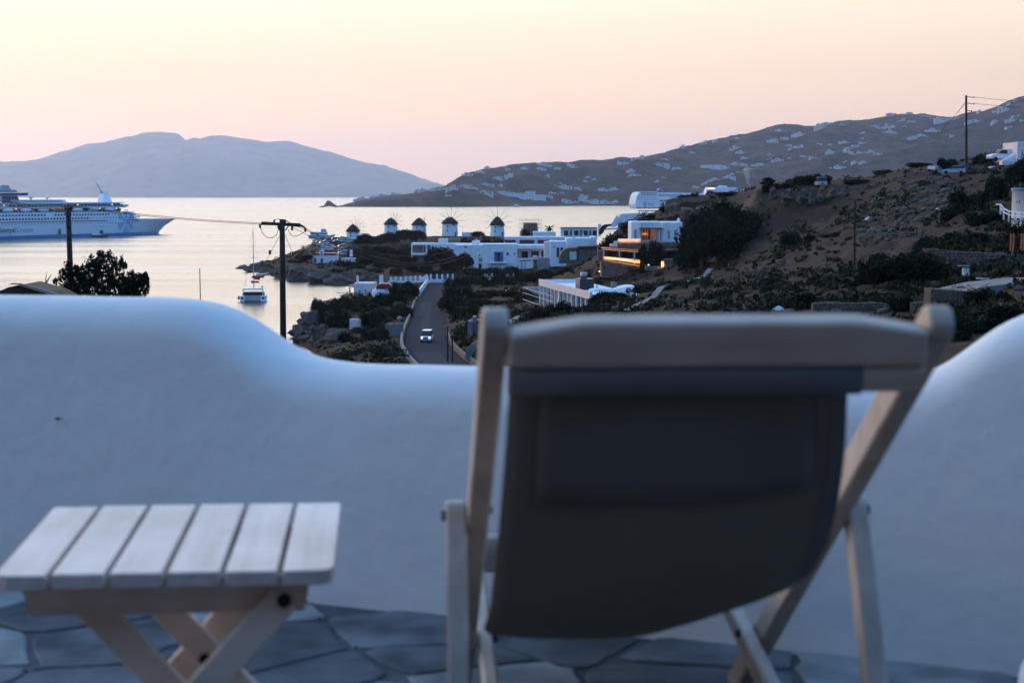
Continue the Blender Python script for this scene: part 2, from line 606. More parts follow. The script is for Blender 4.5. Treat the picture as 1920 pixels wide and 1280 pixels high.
cp(530, (14, 23), (60, 16), (110, 10), (160, 6), (215, 2.2), (255, -1), (300, -4.5), (400, -5), (500, -4), (528, -0.5), (548, 2.0), (600, 4.4), (660, 3.2), (720, -3), (1000, -9))
cp(560, (280, -3), (300, 0.2), (318, 1.6), (335, 1.0), (350, -2), (420, -5), (500, -3.5), (523, 0.6), (560, 3.2), (620, 5.2), (680, 5.0), (740, -2.5), (1000, -9))
cp(590, (14, 23), (60, 16), (110, 11), (160, 7.5), (215, 4.5), (262, 2.0), (290, 1.2), (315, 3.2), (335, 4.4), (355, 2.0), (372, -2), (420, -4.5), (490, -3), (513, 0.8), (560, 2.6), (605, 2.4), (640, 4.8), (700, 6.4), (745, 6.9), (775, 1), (800, -4), (1000, -9))
cp(640, (160, 8.5), (215, 5.2), (265, 3.4), (300, 2.8), (330, 4.0), (370, 4.3), (395, 2.0), (420, -2), (470, -2), (500, 0.2), (545, 1.6), (605, 2.3), (650, 4.2), (700, 5.6), (760, 7.2), (805, 2), (840, -4), (1000, -9))
cp(690, (160, 9.2), (215, 6.0), (265, 3.8), (300, 3.2), (340, 4.2), (380, 4.4), (415, 2.8), (450, 0.8), (500, 1.0), (600, 1.8), (680, 3.2), (740, 4.6), (768, 7.6), (785, 8.0), (840, 2), (880, -4), (1000, -9))
cp(740, (14, 23), (60, 17), (110, 12.6), (160, 9.6), (200, 7.6), (245, 5.6), (300, 4.4), (380, 3.2), (480, 1.4), (560, 2.6), (640, 3.0), (725, 4.6), (766, 7.8), (785, 8.2), (850, 3), (900, -4), (1000, -9))
cp(815, (60, 17.5), (110, 13.2), (160, 9.4), (190, 7.4), (245, 5.6), (300, 4.2), (380, 2.7), (480, 1.3), (560, 2.2), (640, 3.4), (725, 5.4), (766, 7.8), (785, 8.2), (850, 4), (920, -4), (1000, -9))
cp(880, (14, 23), (60, 18), (110, 14), (160, 10.6), (190, 8.8), (245, 7.6), (300, 5.4), (380, 3.6), (480, 2.0), (560, 2.2), (640, 5.0), (720, 7.2), (790, 8.2), (860, 4), (940, -4), (1040, -9))
cp(980, (60, 18.5), (110, 15), (160, 12), (230, 9.4), (265, 8.6), (310, 7.2), (380, 5.2), (480, 3.2), (560, 2.4), (640, 5.2), (720, 7.2), (800, 7.6), (880, 3), (960, -4))
cp(1060, (14, 23), (60, 19), (110, 16), (160, 13.2), (230, 10.2), (265, 9.2), (310, 8.4), (380, 6.6), (480, 4.2), (560, 3.8), (640, 6.0), (720, 6.6), (800, 6), (900, 0), (980, -6))
cp(1130, (160, 14.6), (230, 12.0), (265, 10.8), (310, 10.2), (345, 10.8), (380, 11.5), (420, 13.5), (480, 9.5), (560, 7), (700, 6), (800, 2), (900, -4))
cp(1155, (340, 11.6), (380, 14.2), (398, 18.4), (412, 19.2), (440, 15))
cp(1190, (160, 15.8), (230, 13.4), (265, 12.2), (310, 11.0), (333, 14.5), (360, 16.5), (388, 19.6), (406, 21.4), (422, 21.0), (460, 16), (560, 10), (700, 5), (900, -4))
cp(1240, (160, 16.6), (230, 14.4), (290, 13.0), (335, 14.6), (372, 18.5), (392, 22.0), (404, 24.0), (450, 22), (560, 14), (700, 6), (900, -4))
cp(1275, (14, 23), (60, 20.5), (110, 18), (160, 17.2), (230, 15.0), (290, 14.0), (340, 17.0), (372, 21.5), (384, 26.9), (430, 27.3), (500, 25), (650, 12), (900, -2))
cp(1350, (110, 18.4), (160, 17.4), (200, 15.6), (245, 15.0), (290, 14.8), (335, 18.0), (368, 24.5), (378, 27.3), (430, 27.6), (500, 26), (650, 15), (900, 0))
cp(1420, (110, 18.4), (160, 18.0), (200, 17.4), (250, 17.6), (290, 19.6), (316, 23.0), (328, 27.0), (334, 29.4), (380, 29.6), (500, 27), (650, 18), (900, 4))
cp(1500, (14, 23), (60, 21), (120, 18.7), (160, 18.2), (200, 18.7), (240, 19.8), (262, 20.4), (295, 22.2), (312, 24.2), (322, 29.0), (330, 29.8), (400, 30), (500, 28), (700, 20), (900, 10))
cp(1565, (120, 18.8), (160, 19.0), (200, 19.8), (255, 21.6), (300, 24.6), (320, 27.8), (330, 30.0), (400, 30.4), (500, 28))
cp(1650, (120, 19.0), (160, 19.8), (200, 21.4), (250, 24.0), (300, 28.4), (330, 31.2), (350, 32.2), (420, 31), (600, 26))
cp(1720, (120, 19.4), (160, 20.6), (200, 22.8), (250, 26.4), (290, 30.4), (315, 32.6), (340, 34.0), (420, 32), (600, 26))
cp(1790, (14, 23), (60, 21.5), (112, 20.0), (130, 20.3), (150, 21.6), (180, 23.4), (230, 26.6), (270, 30.0), (286, 31.2), (300, 31.6), (330, 34.4), (420, 34), (600, 28))
cp(1850, (112, 20.4), (130, 20.8), (150, 22.0), (180, 24.2), (230, 27.6), (270, 31.0), (295, 33.2), (320, 35.0), (420, 36), (600, 30))
cp(1930, (14, 23), (60, 21.5), (100, 20.8), (118, 21.0), (140, 22.2), (160, 23.6), (185, 25.2), (230, 28.4), (270, 32.6), (295, 35.0), (320, 36.5), (420, 38), (600, 32))
cp(2150, (14, 23), (60, 22), (100, 21.5), (150, 24), (200, 28), (280, 36), (400, 42), (600, 36), (900, 20))
cp(1700, (900, 12), (1100, 5))
cp(1100, (1100, -9))

CPA = np.array(CP)
KA, KB = 13.0, 3.6
cpu, cpb, cpz = CPA[:, 0] * KA, np.log(CPA[:, 1]) * KB, CPA[:, 2]
D = np.sqrt((cpu[:, None] - cpu[None]) ** 2 + (cpb[:, None] - cpb[None]) ** 2)
N = len(CP)
A = np.zeros((N + 1, N + 1))
A[:N, :N] = D
A[:N, N] = A[N, :N] = 1
sol = np.linalg.solve(A, np.concatenate([cpz, [0]]))
def rbf(u, d):
    u, d = np.atleast_1d(u).astype(float), np.atleast_1d(d).astype(float)
    out = np.empty(u.shape)
    fu, fb = u.ravel() * KA, np.log(d.ravel()) * KB
    o = out.ravel()
    for s in range(0, len(fu), 20000):
        a, b = fu[s:s + 20000], fb[s:s + 20000]
        o[s:s + 20000] = np.sqrt((a[:, None] - cpu) ** 2 + (b[:, None] - cpb) ** 2) @ sol[:N] + sol[N]
    return o.reshape(u.shape)

# the road: centre line (picture x, distance, height), 6 m wide
ROAD = [(905, 160, 8.6), (862, 178, 7.7), (835, 196, 7.0), (806, 222, 6.2), (796, 245, 5.6), (797, 272, 4.9), (800, 300, 4.2), (805, 335, 3.5), (805, 365, 3.0),
        (810, 400, 2.4), (816, 440, 1.8), (824, 485, 1.3), (828, 520, 1.2)]
road_pts = np.array([(W(px, 600, d).x, d, z) for px, d, z in ROAD])
ts = np.linspace(road_pts[0, 1], road_pts[-1, 1], 200)
def smooth1(a, k=9):
    p = np.pad(a, k, mode='edge')
    return np.convolve(p, np.ones(2 * k + 1) / (2 * k + 1), 'valid')
rx = smooth1(np.interp(ts, road_pts[:, 1], road_pts[:, 0]))
rz_ = smooth1(np.interp(ts, road_pts[:, 1], road_pts[:, 2]))

NU, ND = 620, 460
US = np.linspace(-0.50, 0.44, NU)
DS = np.exp(np.linspace(math.log(12.0), math.log(1080.0), ND))
UU, DD = np.meshgrid(US, DS, indexing='ij')
ZZ = rbf(UU, DD)
XX = UU * DD
def fract(x, y, s, o):
    return noise.fractal(Vector((x * s, y * s, o)), 0.8, 2.1, 5)
rough = np.array([fract(x, y, 0.055, 1.7) for x, y in zip(XX.ravel(), DD.ravel())]).reshape(XX.shape)
rocky = np.array([noise.ridged_multi_fractal(Vector((x * 0.16, y * 0.16, 5.0)), 1.0, 2.2, 4, 0.9, 2.0) for x, y in zip(XX.ravel(), DD.ravel())]).reshape(XX.shape)
amp = np.clip((DD - 30) / 80, 0, 1)
gd = np.abs(np.gradient(ZZ, axis=1) / np.gradient(DD, axis=1))
steep = np.clip((gd - 0.10) / 0.25, 0, 1)
coast = np.clip(1 - np.abs(ZZ - 0.8) / 2.2, 0, 1)
ZZ = ZZ + amp * (0.35 * rough + (rocky - 1.0) * (0.10 + 0.9 * steep + 0.75 * coast))
# old cultivation terraces on the right-hand slope
tw = np.clip((UU - 0.055) / 0.03, 0, 1) * np.clip((DD - 105) / 25, 0, 1) * np.clip((318 - DD) / 25, 0, 1)
stp = 1.5
q = ZZ / stp + 0.35 * rough
fq = q - np.floor(q)
ZZ = ZZ + tw * 0.62 * stp * (np.clip((fq - 0.72) / 0.28, 0, 1) - fq)
# level the road bed
rxi = np.interp(DD, ts, rx)
rzi = np.interp(DD, ts, rz_)
dist = np.abs(XX - rxi)
wgt = np.clip(1 - (dist - 3.9) / 2.5, 0, 1) * ((DD > ts[0]) & (DD < ts[-1] + 8))
ZZ = ZZ * (1 - wgt) + (rzi - 0.12) * wgt

def ground(x, y):
    """Height of the near land at a world x, y."""
    u = x / y
    i = (u - US[0]) / (US[1] - US[0])
    j = (math.log(max(y, 12.1)) - math.log(DS[0])) / (math.log(DS[1]) - math.log(DS[0]))
    i0, j0 = int(np.clip(i, 0, NU - 2)), int(np.clip(j, 0, ND - 2))
    a, b = min(max(i - i0, 0), 1), min(max(j - j0, 0), 1)
    return float((ZZ[i0, j0] * (1 - a) + ZZ[i0 + 1, j0] * a) * (1 - b) + (ZZ[i0, j0 + 1] * (1 - a) + ZZ[i0 + 1, j0 + 1] * a) * b)
def gpx(px, d, dz=0.0):
    x = W(px, 450, d).x
    return Vector((x, d, ground(x, d) + dz))

flat = np.stack([XX, DD, ZZ], -1).reshape(-1, 3)
idx = np.arange(NU * ND).reshape(NU, ND)
quads = np.stack([idx[:-1, :-1], idx[1:, :-1], idx[1:, 1:], idx[:-1, 1:]], -1).reshape(-1, 4)
zq = flat[quads][:, :, 2].max(1)
quads = quads[zq > -2.5]
me = bpy.data.meshes.new('terrain')
me.from_pydata(flat.tolist(), [], quads.tolist())
me.polygons.foreach_set('use_smooth', [True] * len(me.polygons))
me.materials.append(M['near_land'])
tag(link('terrain', me), 'dry brown coastal slope with scrub and rock', kind='structure')

# ------------------------------------------------------------------ road
def strip(name, off0, off1, dz, t0, t1, matname, kind=None, parent=None):
    k = [i for i in range(200) if t0 <= ts[i] <= t1]
    V = []
    for i in k:
        j0, j1 = max(i - 1, 0), min(i + 1, 199)
        t = Vector((rx[j1] - rx[j0], ts[j1] - ts[j0], 0)).normalized()
        s = Vector((t.y, -t.x, 0))
        c = Vector((rx[i], ts[i], rz_[i]))
        V += [c + s * off0 + Vector((0, 0, dz)), c + s * off1 + Vector((0, 0, dz))]
    F = [(2 * i, 2 * i + 1, 2 * i + 3, 2 * i + 2) for i in range(len(k) - 1)]
    me = bpy.data.meshes.new(name)
    me.from_pydata([tuple(v) for v in V], [], F)
    me.materials.append(M[matname])
    o = link(name, me, parent)
    if kind:
        o['kind'] = kind
    return o
road = strip('road', -3.2, 3.2, 0.0, 160, 520, 'asphalt', 'structure')
road['label'] = 'dark asphalt road running down towards the windmills'
strip('repair_patch', -0.9, 0.5, 0.02, 262, 330, 'asphalt_patch', parent=road)
strip('repair_patch', -2.0, 0.3, 0.028, 318, 380, 'asphalt_patch', parent=road)
strip('repair_patch', -2.6, 1.0, 0.02, 196, 222, 'asphalt_patch', parent=road)
strip('edge_line', 2.75, 2.87, 0.024, 165, 330, 'asphalt_patch', parent=road)

# ------------------------------------------------------------------ haze in the air over the bay
hz = MB()
hz.bb(-31500, 31500, -2500, 31500, -260, 980)
hm = bpy.data.materials.new('haze_air')
hm.use_nodes = True
hn, hl = hm.node_tree.nodes, hm.node_tree.links
hn.remove(hn['Principled BSDF'])
pv = hn.new('ShaderNodeVolumePrincipled')
pv.inputs['Color'].default_value = (0.62, 0.75, 1.0, 1)
pv.inputs['Density'].default_value = 3.3e-5
pv.inputs['Anisotropy'].default_value = 0.65
hl.new(pv.outputs[0], hn['Material Output'].inputs['Volume'])
hz_ob = hz.build('haze', hm)
tag(hz_ob, 'thin bluish evening haze over the bay', kind='stuff')
# ------------------------------------------------------------------ terrace materials
def wood_material(name, col, dark, along, scale=1.0, rough=0.55):
    m = bpy.data.materials.new(name)
    m.use_nodes = True
    n, l = m.node_tree.nodes, m.node_tree.links
    b = n['Principled BSDF']
    b.inputs['Roughness'].default_value = rough
    tc = n.new('ShaderNodeTexCoord')
    mp = n.new('ShaderNodeMapping')
    s = [38.0 * scale] * 3
    s[along] = 2.2 * scale
    mp.inputs['Scale'].default_value = s
    l.new(tc.outputs['Object'], mp.inputs[0])
    t = n.new('ShaderNodeTexNoise')
    t.inputs['Scale'].default_value = 1.0
    t.inputs['Detail'].default_value = 5
    l.new(mp.outputs[0], t.inputs['Vector'])
    t2 = n.new('ShaderNodeTexNoise')
    t2.inputs['Scale'].default_value = 7.0
    l.new(tc.outputs['Object'], t2.inputs['Vector'])
    ad = n.new('ShaderNodeMath')
    ad.operation = 'ADD'
    hf = n.new('ShaderNodeMath')
    hf.operation = 'MULTIPLY'
    hf.inputs[1].default_value = 0.5
    l.new(t.outputs[0], ad.inputs[0])
    l.new(t2.outputs[0], ad.inputs[1])
    l.new(ad.outputs[0], hf.inputs[0])
    rp = n.new('ShaderNodeValToRGB')
    rp.color_ramp.elements[0].position, rp.color_ramp.elements[0].color = 0.34, (*dark, 1)
    rp.color_ramp.elements[1].position, rp.color_ramp.elements[1].color = 0.62, (*col, 1)
    l.new(hf.outputs[0], rp.inputs[0])
    l.new(rp.outputs[0], b.inputs['Base Color'])
    bp = n.new('ShaderNodeBump')
    bp.inputs['Distance'].default_value = 0.0008
    l.new(t.outputs[0], bp.inputs['Height'])
    l.new(bp.outputs[0], b.inputs['Normal'])
    M[name] = m
wood_material('table_wood', (0.78, 0.66, 0.60), (0.55, 0.45, 0.39), 1)
wood_material('table_wood_x', (0.80, 0.66, 0.55), (0.62, 0.49, 0.39), 0)
wood_material('chair_wood', (0.58, 0.47, 0.39), (0.40, 0.31, 0.25), 2)
wood_material('chair_wood_x', (0.66, 0.52, 0.42), (0.48, 0.36, 0.28), 0)
mat('canvas', (0.22, 0.195, 0.155), 0.9, 0.05, 9, 0.0004, 300, spec=0.1)
mat('canvas_hem', (0.18, 0.175, 0.175), 0.9, 0.06, 12, 0.0006, 300, spec=0.1)
mat('bolt_dark', (0.02, 0.02, 0.022), 0.4, 0.2, 30, metal=0.7)
mat('parapet_white', (0.80, 0.79, 0.77), 0.9, 0.05, 1.9, 0.005, 14.0)
mat('flag_a', (0.135, 0.142, 0.148), 0.6, 0.5, 7, 0.004, 18, spec=0.4)
mat('flag_b', (0.105, 0.112, 0.118), 0.6, 0.5, 7, 0.004, 18, spec=0.4)
mat('flag_c', (0.27, 0.275, 0.27), 0.6, 0.45, 6, 0.004, 18, spec=0.4)
mat('flag_d', (0.085, 0.089, 0.093), 0.6, 0.5, 7, 0.004, 18, spec=0.4)
mat('grout', (0.10, 0.10, 0.102), 0.95, 0.25, 12, 0.003, 40)

FZ = CAMZ - 1.0                                  # terrace floor
# ------------------------------------------------------------------ parapet wall with a wavy rounded top
WA, WB = Vector((-1.377, 4.23)), Vector((1.07, 3.27))      # foot line of the wall
wdir = (WB - WA).normalized()
wnor = Vector((-wdir.y, wdir.x))                            # away from the terrace
TH = 0.30
TOPY = [(-900, 560), (-300, 551), (0, 552), (120, 553), (200, 555), (280, 556.5), (330, 558), (365, 561), (400, 567), (430, 577), (460, 594), (490, 616), (520, 639), (550, 656), (580, 668), (620, 677), (680, 683),
        (780, 686), (900, 687), (1200, 690), (1500, 698), (1620, 704), (1690, 706), (1735, 700), (1770, 684), (1800, 664), (1830, 637), (1860, 614), (1890, 597), (1920, 586), (1960, 576), (2020, 567), (2100, 562), (2400, 560)]
wall_rows = []
for i in range(260):
    s = -2.2 + i * (6.4 / 259)
    foot = WA + wdir * s
    apex = foot + wnor * (TH * 0.55)
    # height that puts the crest on its line in the picture
    h = 0.7
    for _ in range(8):
        px, py = PX((apex.x, apex.y, FZ + h))
        h += (py - interp(TOPY, px)) * apex.y / FPX
    wall_rows.append((foot, h))
V, F = [], []
hs = smooth1(np.array([h for _, h in wall_rows]), 2)
for (foot, _), h in zip(wall_rows, hs):
    prof = [(0.02, -0.35), (0.0, 0.0), (0.002, h * 0.25), (0.008, h * 0.5), (0.016, h * 0.68)]
    r = 0.135
    for k in range(15):
        a = math.pi - math.pi * k / 14
        ca, sa = math.cos(a), math.sin(a)
        prof.append((TH * 0.5 + 0.01 + (TH * 0.5 - 0.012) * math.copysign(abs(ca) ** 0.8, ca), h - r + r * abs(sa) ** 0.8))
    prof += [(TH + 0.002, h * 0.5), (TH + 0.01, 0), (TH + 0.03, -6.0)]
    for o, z in prof:
        x, y = foot.x + wnor.x * o, foot.y + wnor.y * o
        q = Vector((x * 2.2, y * 2.2, z * 2.2))
        b = 0.004 * noise.noise(q) + 0.0012 * noise.noise(q * 3.1)
        V.append((x - wnor.x * b, y - wnor.y * b, FZ + z + b * (1 if z > 0.3 else 0)))
n = len(prof)
for i in range(len(wall_rows) - 1):
    for j in range(n - 1):
        a = i * n + j
        F.append((a, a + n, a + n + 1, a + 1))
F.append(tuple(range(n)))
F.append(tuple(range(len(V) - 1, len(V) - 1 - n, -1)))
me = bpy.data.meshes.new('parapet_wall')
me.from_pydata(V, [], F)
me.polygons.foreach_set('use_smooth', [True] * len(F))
me.materials.append(M['parapet_white'])
wall_ob = link('parapet_wall', me)
best = min((abs(PX((f_.x, f_.y, FZ + 0.4))[0] - 100), f_) for f_, _ in wall_rows)[1]
b = MB(); q = Vector((best.x - wnor.x * 0.002, best.y - wnor.y * 0.002, 0)); q.z = W(100, 785, q.y).z
b.cyl(q + Vector((wnor.x, wnor.y, 0)) * 0.012, q - Vector((wnor.x, wnor.y, 0)) * 0.001, 0.0032, n=10)
b.build('hole_plug', M['bolt_dark'], wall_ob)  # dark plug standing in for a small hole in the wall
tag(wall_ob, 'whitewashed terrace parapet with a wavy rounded top behind the deck chair', 'wall')

# low white step at the right edge of the terrace
st = MB()
st.lathe([(0.30, 0.0), (0.295, 0.10), (0.285, 0.18), (0.255, 0.232), (0.20, 0.246), (0.0, 0.25)], 40, (1.150, 2.62, FZ), 0, True, 1.0, 1.0)
tag(st.build('garden_planter', M['parapet_white']), 'rounded white masonry base at the right edge of the terrace', 'planter')

# unseen stone house and porch roof, added to keep the eastern sky off the parapet
hb = thing('shade_house', 'added unseen stone house with a porch roof shading the terrace', 'house', (0, -1.7, FZ))
w = MB(); w.bb(-7, 7, -6, 0, -5, 4.2); w.build('wall', M['stone_b'], hb)
w = MB(); w.bb(-7.1, 7.1, -6.1, 0.12, 4.2, 4.4); w.build('roof', M['concrete'], hb)
w = MB(); w.bb(-4.5, 4.5, 0.02, 1.75, 2.52, 2.66); w.build('porch_roof', M['dark_wood'], hb)  # added slab that blocks part of the overhead sky
for x in (-4.3, 4.3):
    w = MB(); w.bar((x, 1.6, -0.1), (x, 1.6, 2.5), 0.14, 0.14); w.build('porch_post', M['dark_wood'], hb)
for x in (-3.2, 1.8):
    d = MB()
    d.bb(x - 0.55, x + 0.55, 0.0, 0.06, 0.0, 2.15, 0)
    d.bb(x - 0.42, x + 0.42, 0.06, 0.075, 0.9, 2.0, 1)
    d.build('door', [M['blue_paint'], M['dark_glass']], hb)

# ------------------------------------------------------------------ flagstone floor
fl = MB()
fl.bb(-5.5, 5.5, -2.62, 2.0, -0.45, -0.012)
P4 = [(-5.5, 1.9), (5.5, 1.9), (5.5, 2.1), (-5.5, 5.9)]
fl2 = MB()
poly = [(-5.5, -2.62), (5.5, -2.62)]
e0 = WA + wdir * 6.0
e1 = WA - wdir * 3.0
poly += [(e0.x + 0.1 * wnor.x, e0.y + 0.1 * wnor.y), (e1.x + 0.1 * wnor.x, e1.y + 0.1 * wnor.y)]
poly[1] = (e0.x, -2.62)
poly[0] = (e1.x, -2.62)
fl2.prism(poly, -0.5, -0.005)
floor = fl2.build('terrace_floor', M['grout'])
floor.location = (0, 0, FZ)
tag(floor, 'terrace floor paved with irregular grey flagstones', kind='structure')

def clip(poly, nx, ny, c):
    out = []
    for i in range(len(poly)):
        a, b = poly[i], poly[(i + 1) % len(poly)]
        da, db = nx * a[0] + ny * a[1] - c, nx * b[0] + ny * b[1] - c
        if da <= 0:
            out.append(a)
        if da * db < 0:
            t = da / (da - db)
            out.append((a[0] + (b[0] - a[0]) * t, a[1] + (b[1] - a[1]) * t))
    return out
fr = random.Random(5)
seeds = []
gy = -0.4
while gy < 5.2:
    gx = -2.9
    while gx < 3.0:
        seeds.append((gx + fr.uniform(-0.16, 0.16), gy + fr.uniform(-0.14, 0.14)))
        gx += fr.uniform(0.24, 0.46)
    gy += fr.uniform(0.20, 0.30)
for i, (x, y) in enumerate(seeds):
    if (Vector((x, y)) - WA).dot(wnor) > 0.12:
        continue
    cell = [(x - 0.6, y - 0.6), (x + 0.6, y - 0.6), (x + 0.6, y + 0.6), (x - 0.6, y + 0.6)]
    for j, (a, b) in enumerate(seeds):
        if j != i and abs(a - x) < 1.2 and abs(b - y) < 1.2:
            dx, dy = a - x, b - y
            L = math.hypot(dx, dy)
            cell = clip(cell, dx / L, dy / L, ((x + a) / 2 * dx + (y + b) / 2 * dy) / L - 0.007 - 0.006 * fr.random())
            if len(cell) < 3:
                break
    cell = clip(cell, wnor.x, wnor.y, WA.dot(wnor) + 0.004)
    if len(cell) < 3:
        continue
    # worn corners and slightly wavy edges
    pts = []
    for k in range(len(cell)):
        p, q = cell[k], cell[(k + 1) % len(cell)]
        for t in (0.12, 0.5, 0.88):
            pts.append((p[0] + (q[0] - p[0]) * t + fr.uniform(-0.008, 0.008), p[1] + (q[1] - p[1]) * t + fr.uniform(-0.008, 0.008)))
    cx, cy = sum(p[0] for p in pts) / len(pts), sum(p[1] for p in pts) / len(pts)
    top = fr.uniform(0.0, 0.004)
    n = len(pts)
    s = MB()
    vs = [(px, py, -0.014) for px, py in pts] + [(px, py, top - 0.003) for px, py in pts]
    vs += [(cx + (px - cx) * 0.97, cy + (py - cy) * 0.97, top) for px, py in pts]
    fs = [(k, (k + 1) % n, n + (k + 1) % n, n + k) for k in range(n)] + [(n + k, n + (k + 1) % n, 2 * n + (k + 1) % n, 2 * n + k) for k in range(n)]
    fs.append(tuple(range(2 * n, 3 * n)))
    s.add(vs, fs)
    s.build('flagstone', M[fr.choice(['flag_a', 'flag_a', 'flag_b', 'flag_b', 'flag_c', 'flag_d'])], floor)

# ------------------------------------------------------------------ deck chair (local: x right, y forwards, z up; origin under the top rail on the floor)
YAW = math.radians(4.0)
chair = thing('deck_chair', 'wooden folding deck chair with a dark canvas sling facing the sea', 'deck chair', (0.262, 2.0, FZ), YAW)
HW = 0.283                                       # half the distance between the side rails
SL = math.radians(35.6)
ctop, cfoot = Vector((0, 0.0, 0.850)), Vector((0, 0.850 / math.tan(SL), 0.0))
rdir = (cfoot - ctop).normalized()
rup = Vector((0, math.sin(SL), math.cos(SL)))
def on_rail(s):
    return ctop + rdir * s
for sx in (-1, 1):
    # rounded head, then a straight rail down to the floor
    m = MB()
    w2 = 0.0165
    prof = []
    for k in range(7):
        a = math.pi / 2 + math.pi * k / 6
        prof.append((0.026 + 0.026 * math.cos(a), 0.026 * math.sin(a)))
    Lr = (cfoot - ctop).length
    prof += [(Lr - 0.02, -0.026), (Lr + 0.018, 0.026)]
    prof = prof[::-1]
    vs = []
    for side in (-w2, w2):
        for s, t in prof:
            vs.append(ctop + rdir * s + rup * t + Vector((sx * HW + side, 0, 0)))
    n = len(prof)
    m.add(vs, [(i, (i + 1) % n, n + (i + 1) % n, n + i) for i in range(n)] + [tuple(range(n)), tuple(range(2 * n - 1, n - 1, -1))])
    rail = m.build('side_rail', M['chair_wood'], chair)
    bv = rail.modifiers.new('bevel', 'BEVEL'); bv.width = 0.006; bv.segments = 3; bv.limit_method = 'ANGLE'
    b = MB()
    p = on_rail(0.575)
    b.cyl(p + Vector((sx * (HW - 0.022), 0, 0)), p + Vector((sx * (HW - 0.0168), 0, 0)), 0.007, n=12)
    b.build('bolt', M['bolt_dark'], rail)
# curved top board between the rails
m = MB()
nseg = 24
A0, A1 = 0.020, 0.066
vs = []
for i in range(nseg + 1):
    t = i / nseg
    x = -HW + 0.0162 + (2 * HW - 0.0324) * t
    arc = 0.016 * min(1.0, math.sin(math.pi * t) * 1.9)
    for s, u in ((A0 - arc, 0.021), (A1, 0.021), (A1, -0.015), (A0 - arc, -0.015)):
        vs.append(ctop + Vector((x, 0, 0)) + Vector((0, 0.30, -0.954)) * s + Vector((0, 0.954, 0.30)) * u)
fs = []
for i in range(nseg):
    for k in range(4):
        fs.append((i * 4 + k, i * 4 + (k + 1) % 4, i * 4 + 4 + (k + 1) % 4, i * 4 + 4 + k))
fs += [(3, 2, 1, 0), tuple(nseg * 4 + k for k in range(4))]
m.add(vs, fs)
tb = m.build('top_board', M['chair_wood_x'], chair)
bv = tb.modifiers.new('bevel', 'BEVEL'); bv.width = 0.007; bv.segments = 3; bv.limit_method = 'ANGLE'
# lower cross bar with the canvas wrapped round it
lb = ctop + Vector((0, 0.30, -0.954)) * 0.086
m = MB()
m.bar(lb + Vector((-HW + 0.0162, 0, 0)), lb + Vector((HW - 0.0162, 0, 0)), 0.024, 0.036, up=(0, -0.3, 0.954), bev=0.006)
m.build('cross_bar', M['chair_wood_x'], chair)
CXL, CXR = -0.263, 0.186                         # edges of the canvas
m = MB()
vs = []
ring = []
for k in range(12):
    a = 2 * math.pi * k / 12
    ring.append((0.0155 * math.copysign(abs(math.cos(a)) ** 0.5, math.cos(a)), 0.0205 * math.copysign(abs(math.sin(a)) ** 0.5, math.sin(a))))
for x in (CXL, CXL + 0.1, CXR - 0.1, CXR):
    for u, s in ring:
        vs.append(lb + Vector((x, 0, 0)) + Vector((0, 0.954, 0.30)) * u + Vector((0, 0.30, -0.954)) * s)
m.add(vs, [(i * 12 + k, i * 12 + (k + 1) % 12, i * 12 + 12 + (k + 1) % 12, i * 12 + 12 + k) for i in range(3) for k in range(12)] + [tuple(range(12)), tuple(range(36, 48))], 0, True)
hem = m.build('canvas_sleeve', M['canvas_hem'], chair)
# sling
PATH = [(0.042, 0.757), (0.068, 0.690), (0.100, 0.62), (0.135, 0.554), (0.175, 0.491), (0.225, 0.435), (0.285, 0.395), (0.37, 0.362), (0.52, 0.316), (0.75, 0.286), (1.05, 0.266), (1.33, 0.262), (1.40, 0.27)]
pl = [0.0]
for a, b in zip(PATH, PATH[1:]):
    pl.append(pl[-1] + math.hypot(b[0] - a[0], b[1] - a[1]))
NS, NX = 46, 22
V, F = [], []
for i in range(NS + 1):
    t = pl[-1] * i / NS
    y, z = np.interp(t, pl, [p[0] for p in PATH]), np.interp(t, pl, [p[1] for p in PATH])
    for k in range(NX + 1):
        u = k / NX
        sag = math.sin(math.pi * min(1, t / pl[-1])) ** 0.7
        bow = (1 - (2 * u - 0.75) ** 2) * 0.020 * sag
        lift = max(0, u - 0.55) ** 1.5 * 0.11 * sag
        xl = CXL - 0.018 * min(1, t / 0.45) + 0.10 * min(1, max(0, t - 0.5))
        xr = CXR - 0.014 + 0.016 * math.sin(math.pi * min(1, t / 0.5)) - 0.020 * min(1, max(0, t - 0.3) / 0.3)
        rip = 0.0022 * math.sin(t * 26 + u * 7) * sag + 0.004 * noise.noise(Vector((u * 3, t * 5, 0))) + 0.003 * noise.noise(Vector((u * 2.5 + t * 4, t * 14, 3)))
        V.append((xl + (xr - xl) * u, y - bow * 0.35 + rip, z - bow + lift))
for i in range(NS):
    for k in range(NX):
        a = i * (NX + 1) + k
        F.append((a, a + 1, a + NX + 2, a + NX + 1))
me = bpy.data.meshes.new('canvas_sling')
me.from_pydata(V, [], F)
me.polygons.foreach_set('use_smooth', [True] * len(F))
me.materials.append(M['canvas'])
sling = link('canvas_sling', me, chair)
sd_ = sling.modifiers.new('thick', 'SOLIDIFY'); sd_.thickness = 0.003
# second layer of cloth sewn along the right edge and a stitched head panel
hemv, hemf = [], []
for i in range(NS + 1):
    for k in (NX - 1, NX):
        p = Vector(V[i * (NX + 1) + k])
        hemv.append(tuple(p + Vector((0.002 if k == NX else 0, -0.004, -0.001))))
for i in range(NS):
    hemf.append((2 * i, 2 * i + 1, 2 * i + 3, 2 * i + 2))
me = bpy.data.meshes.new('edge_hem')
me.from_pydata(hemv, [], hemf)
me.materials.append(M['canvas_hem'])
link('edge_hem', me, sling)
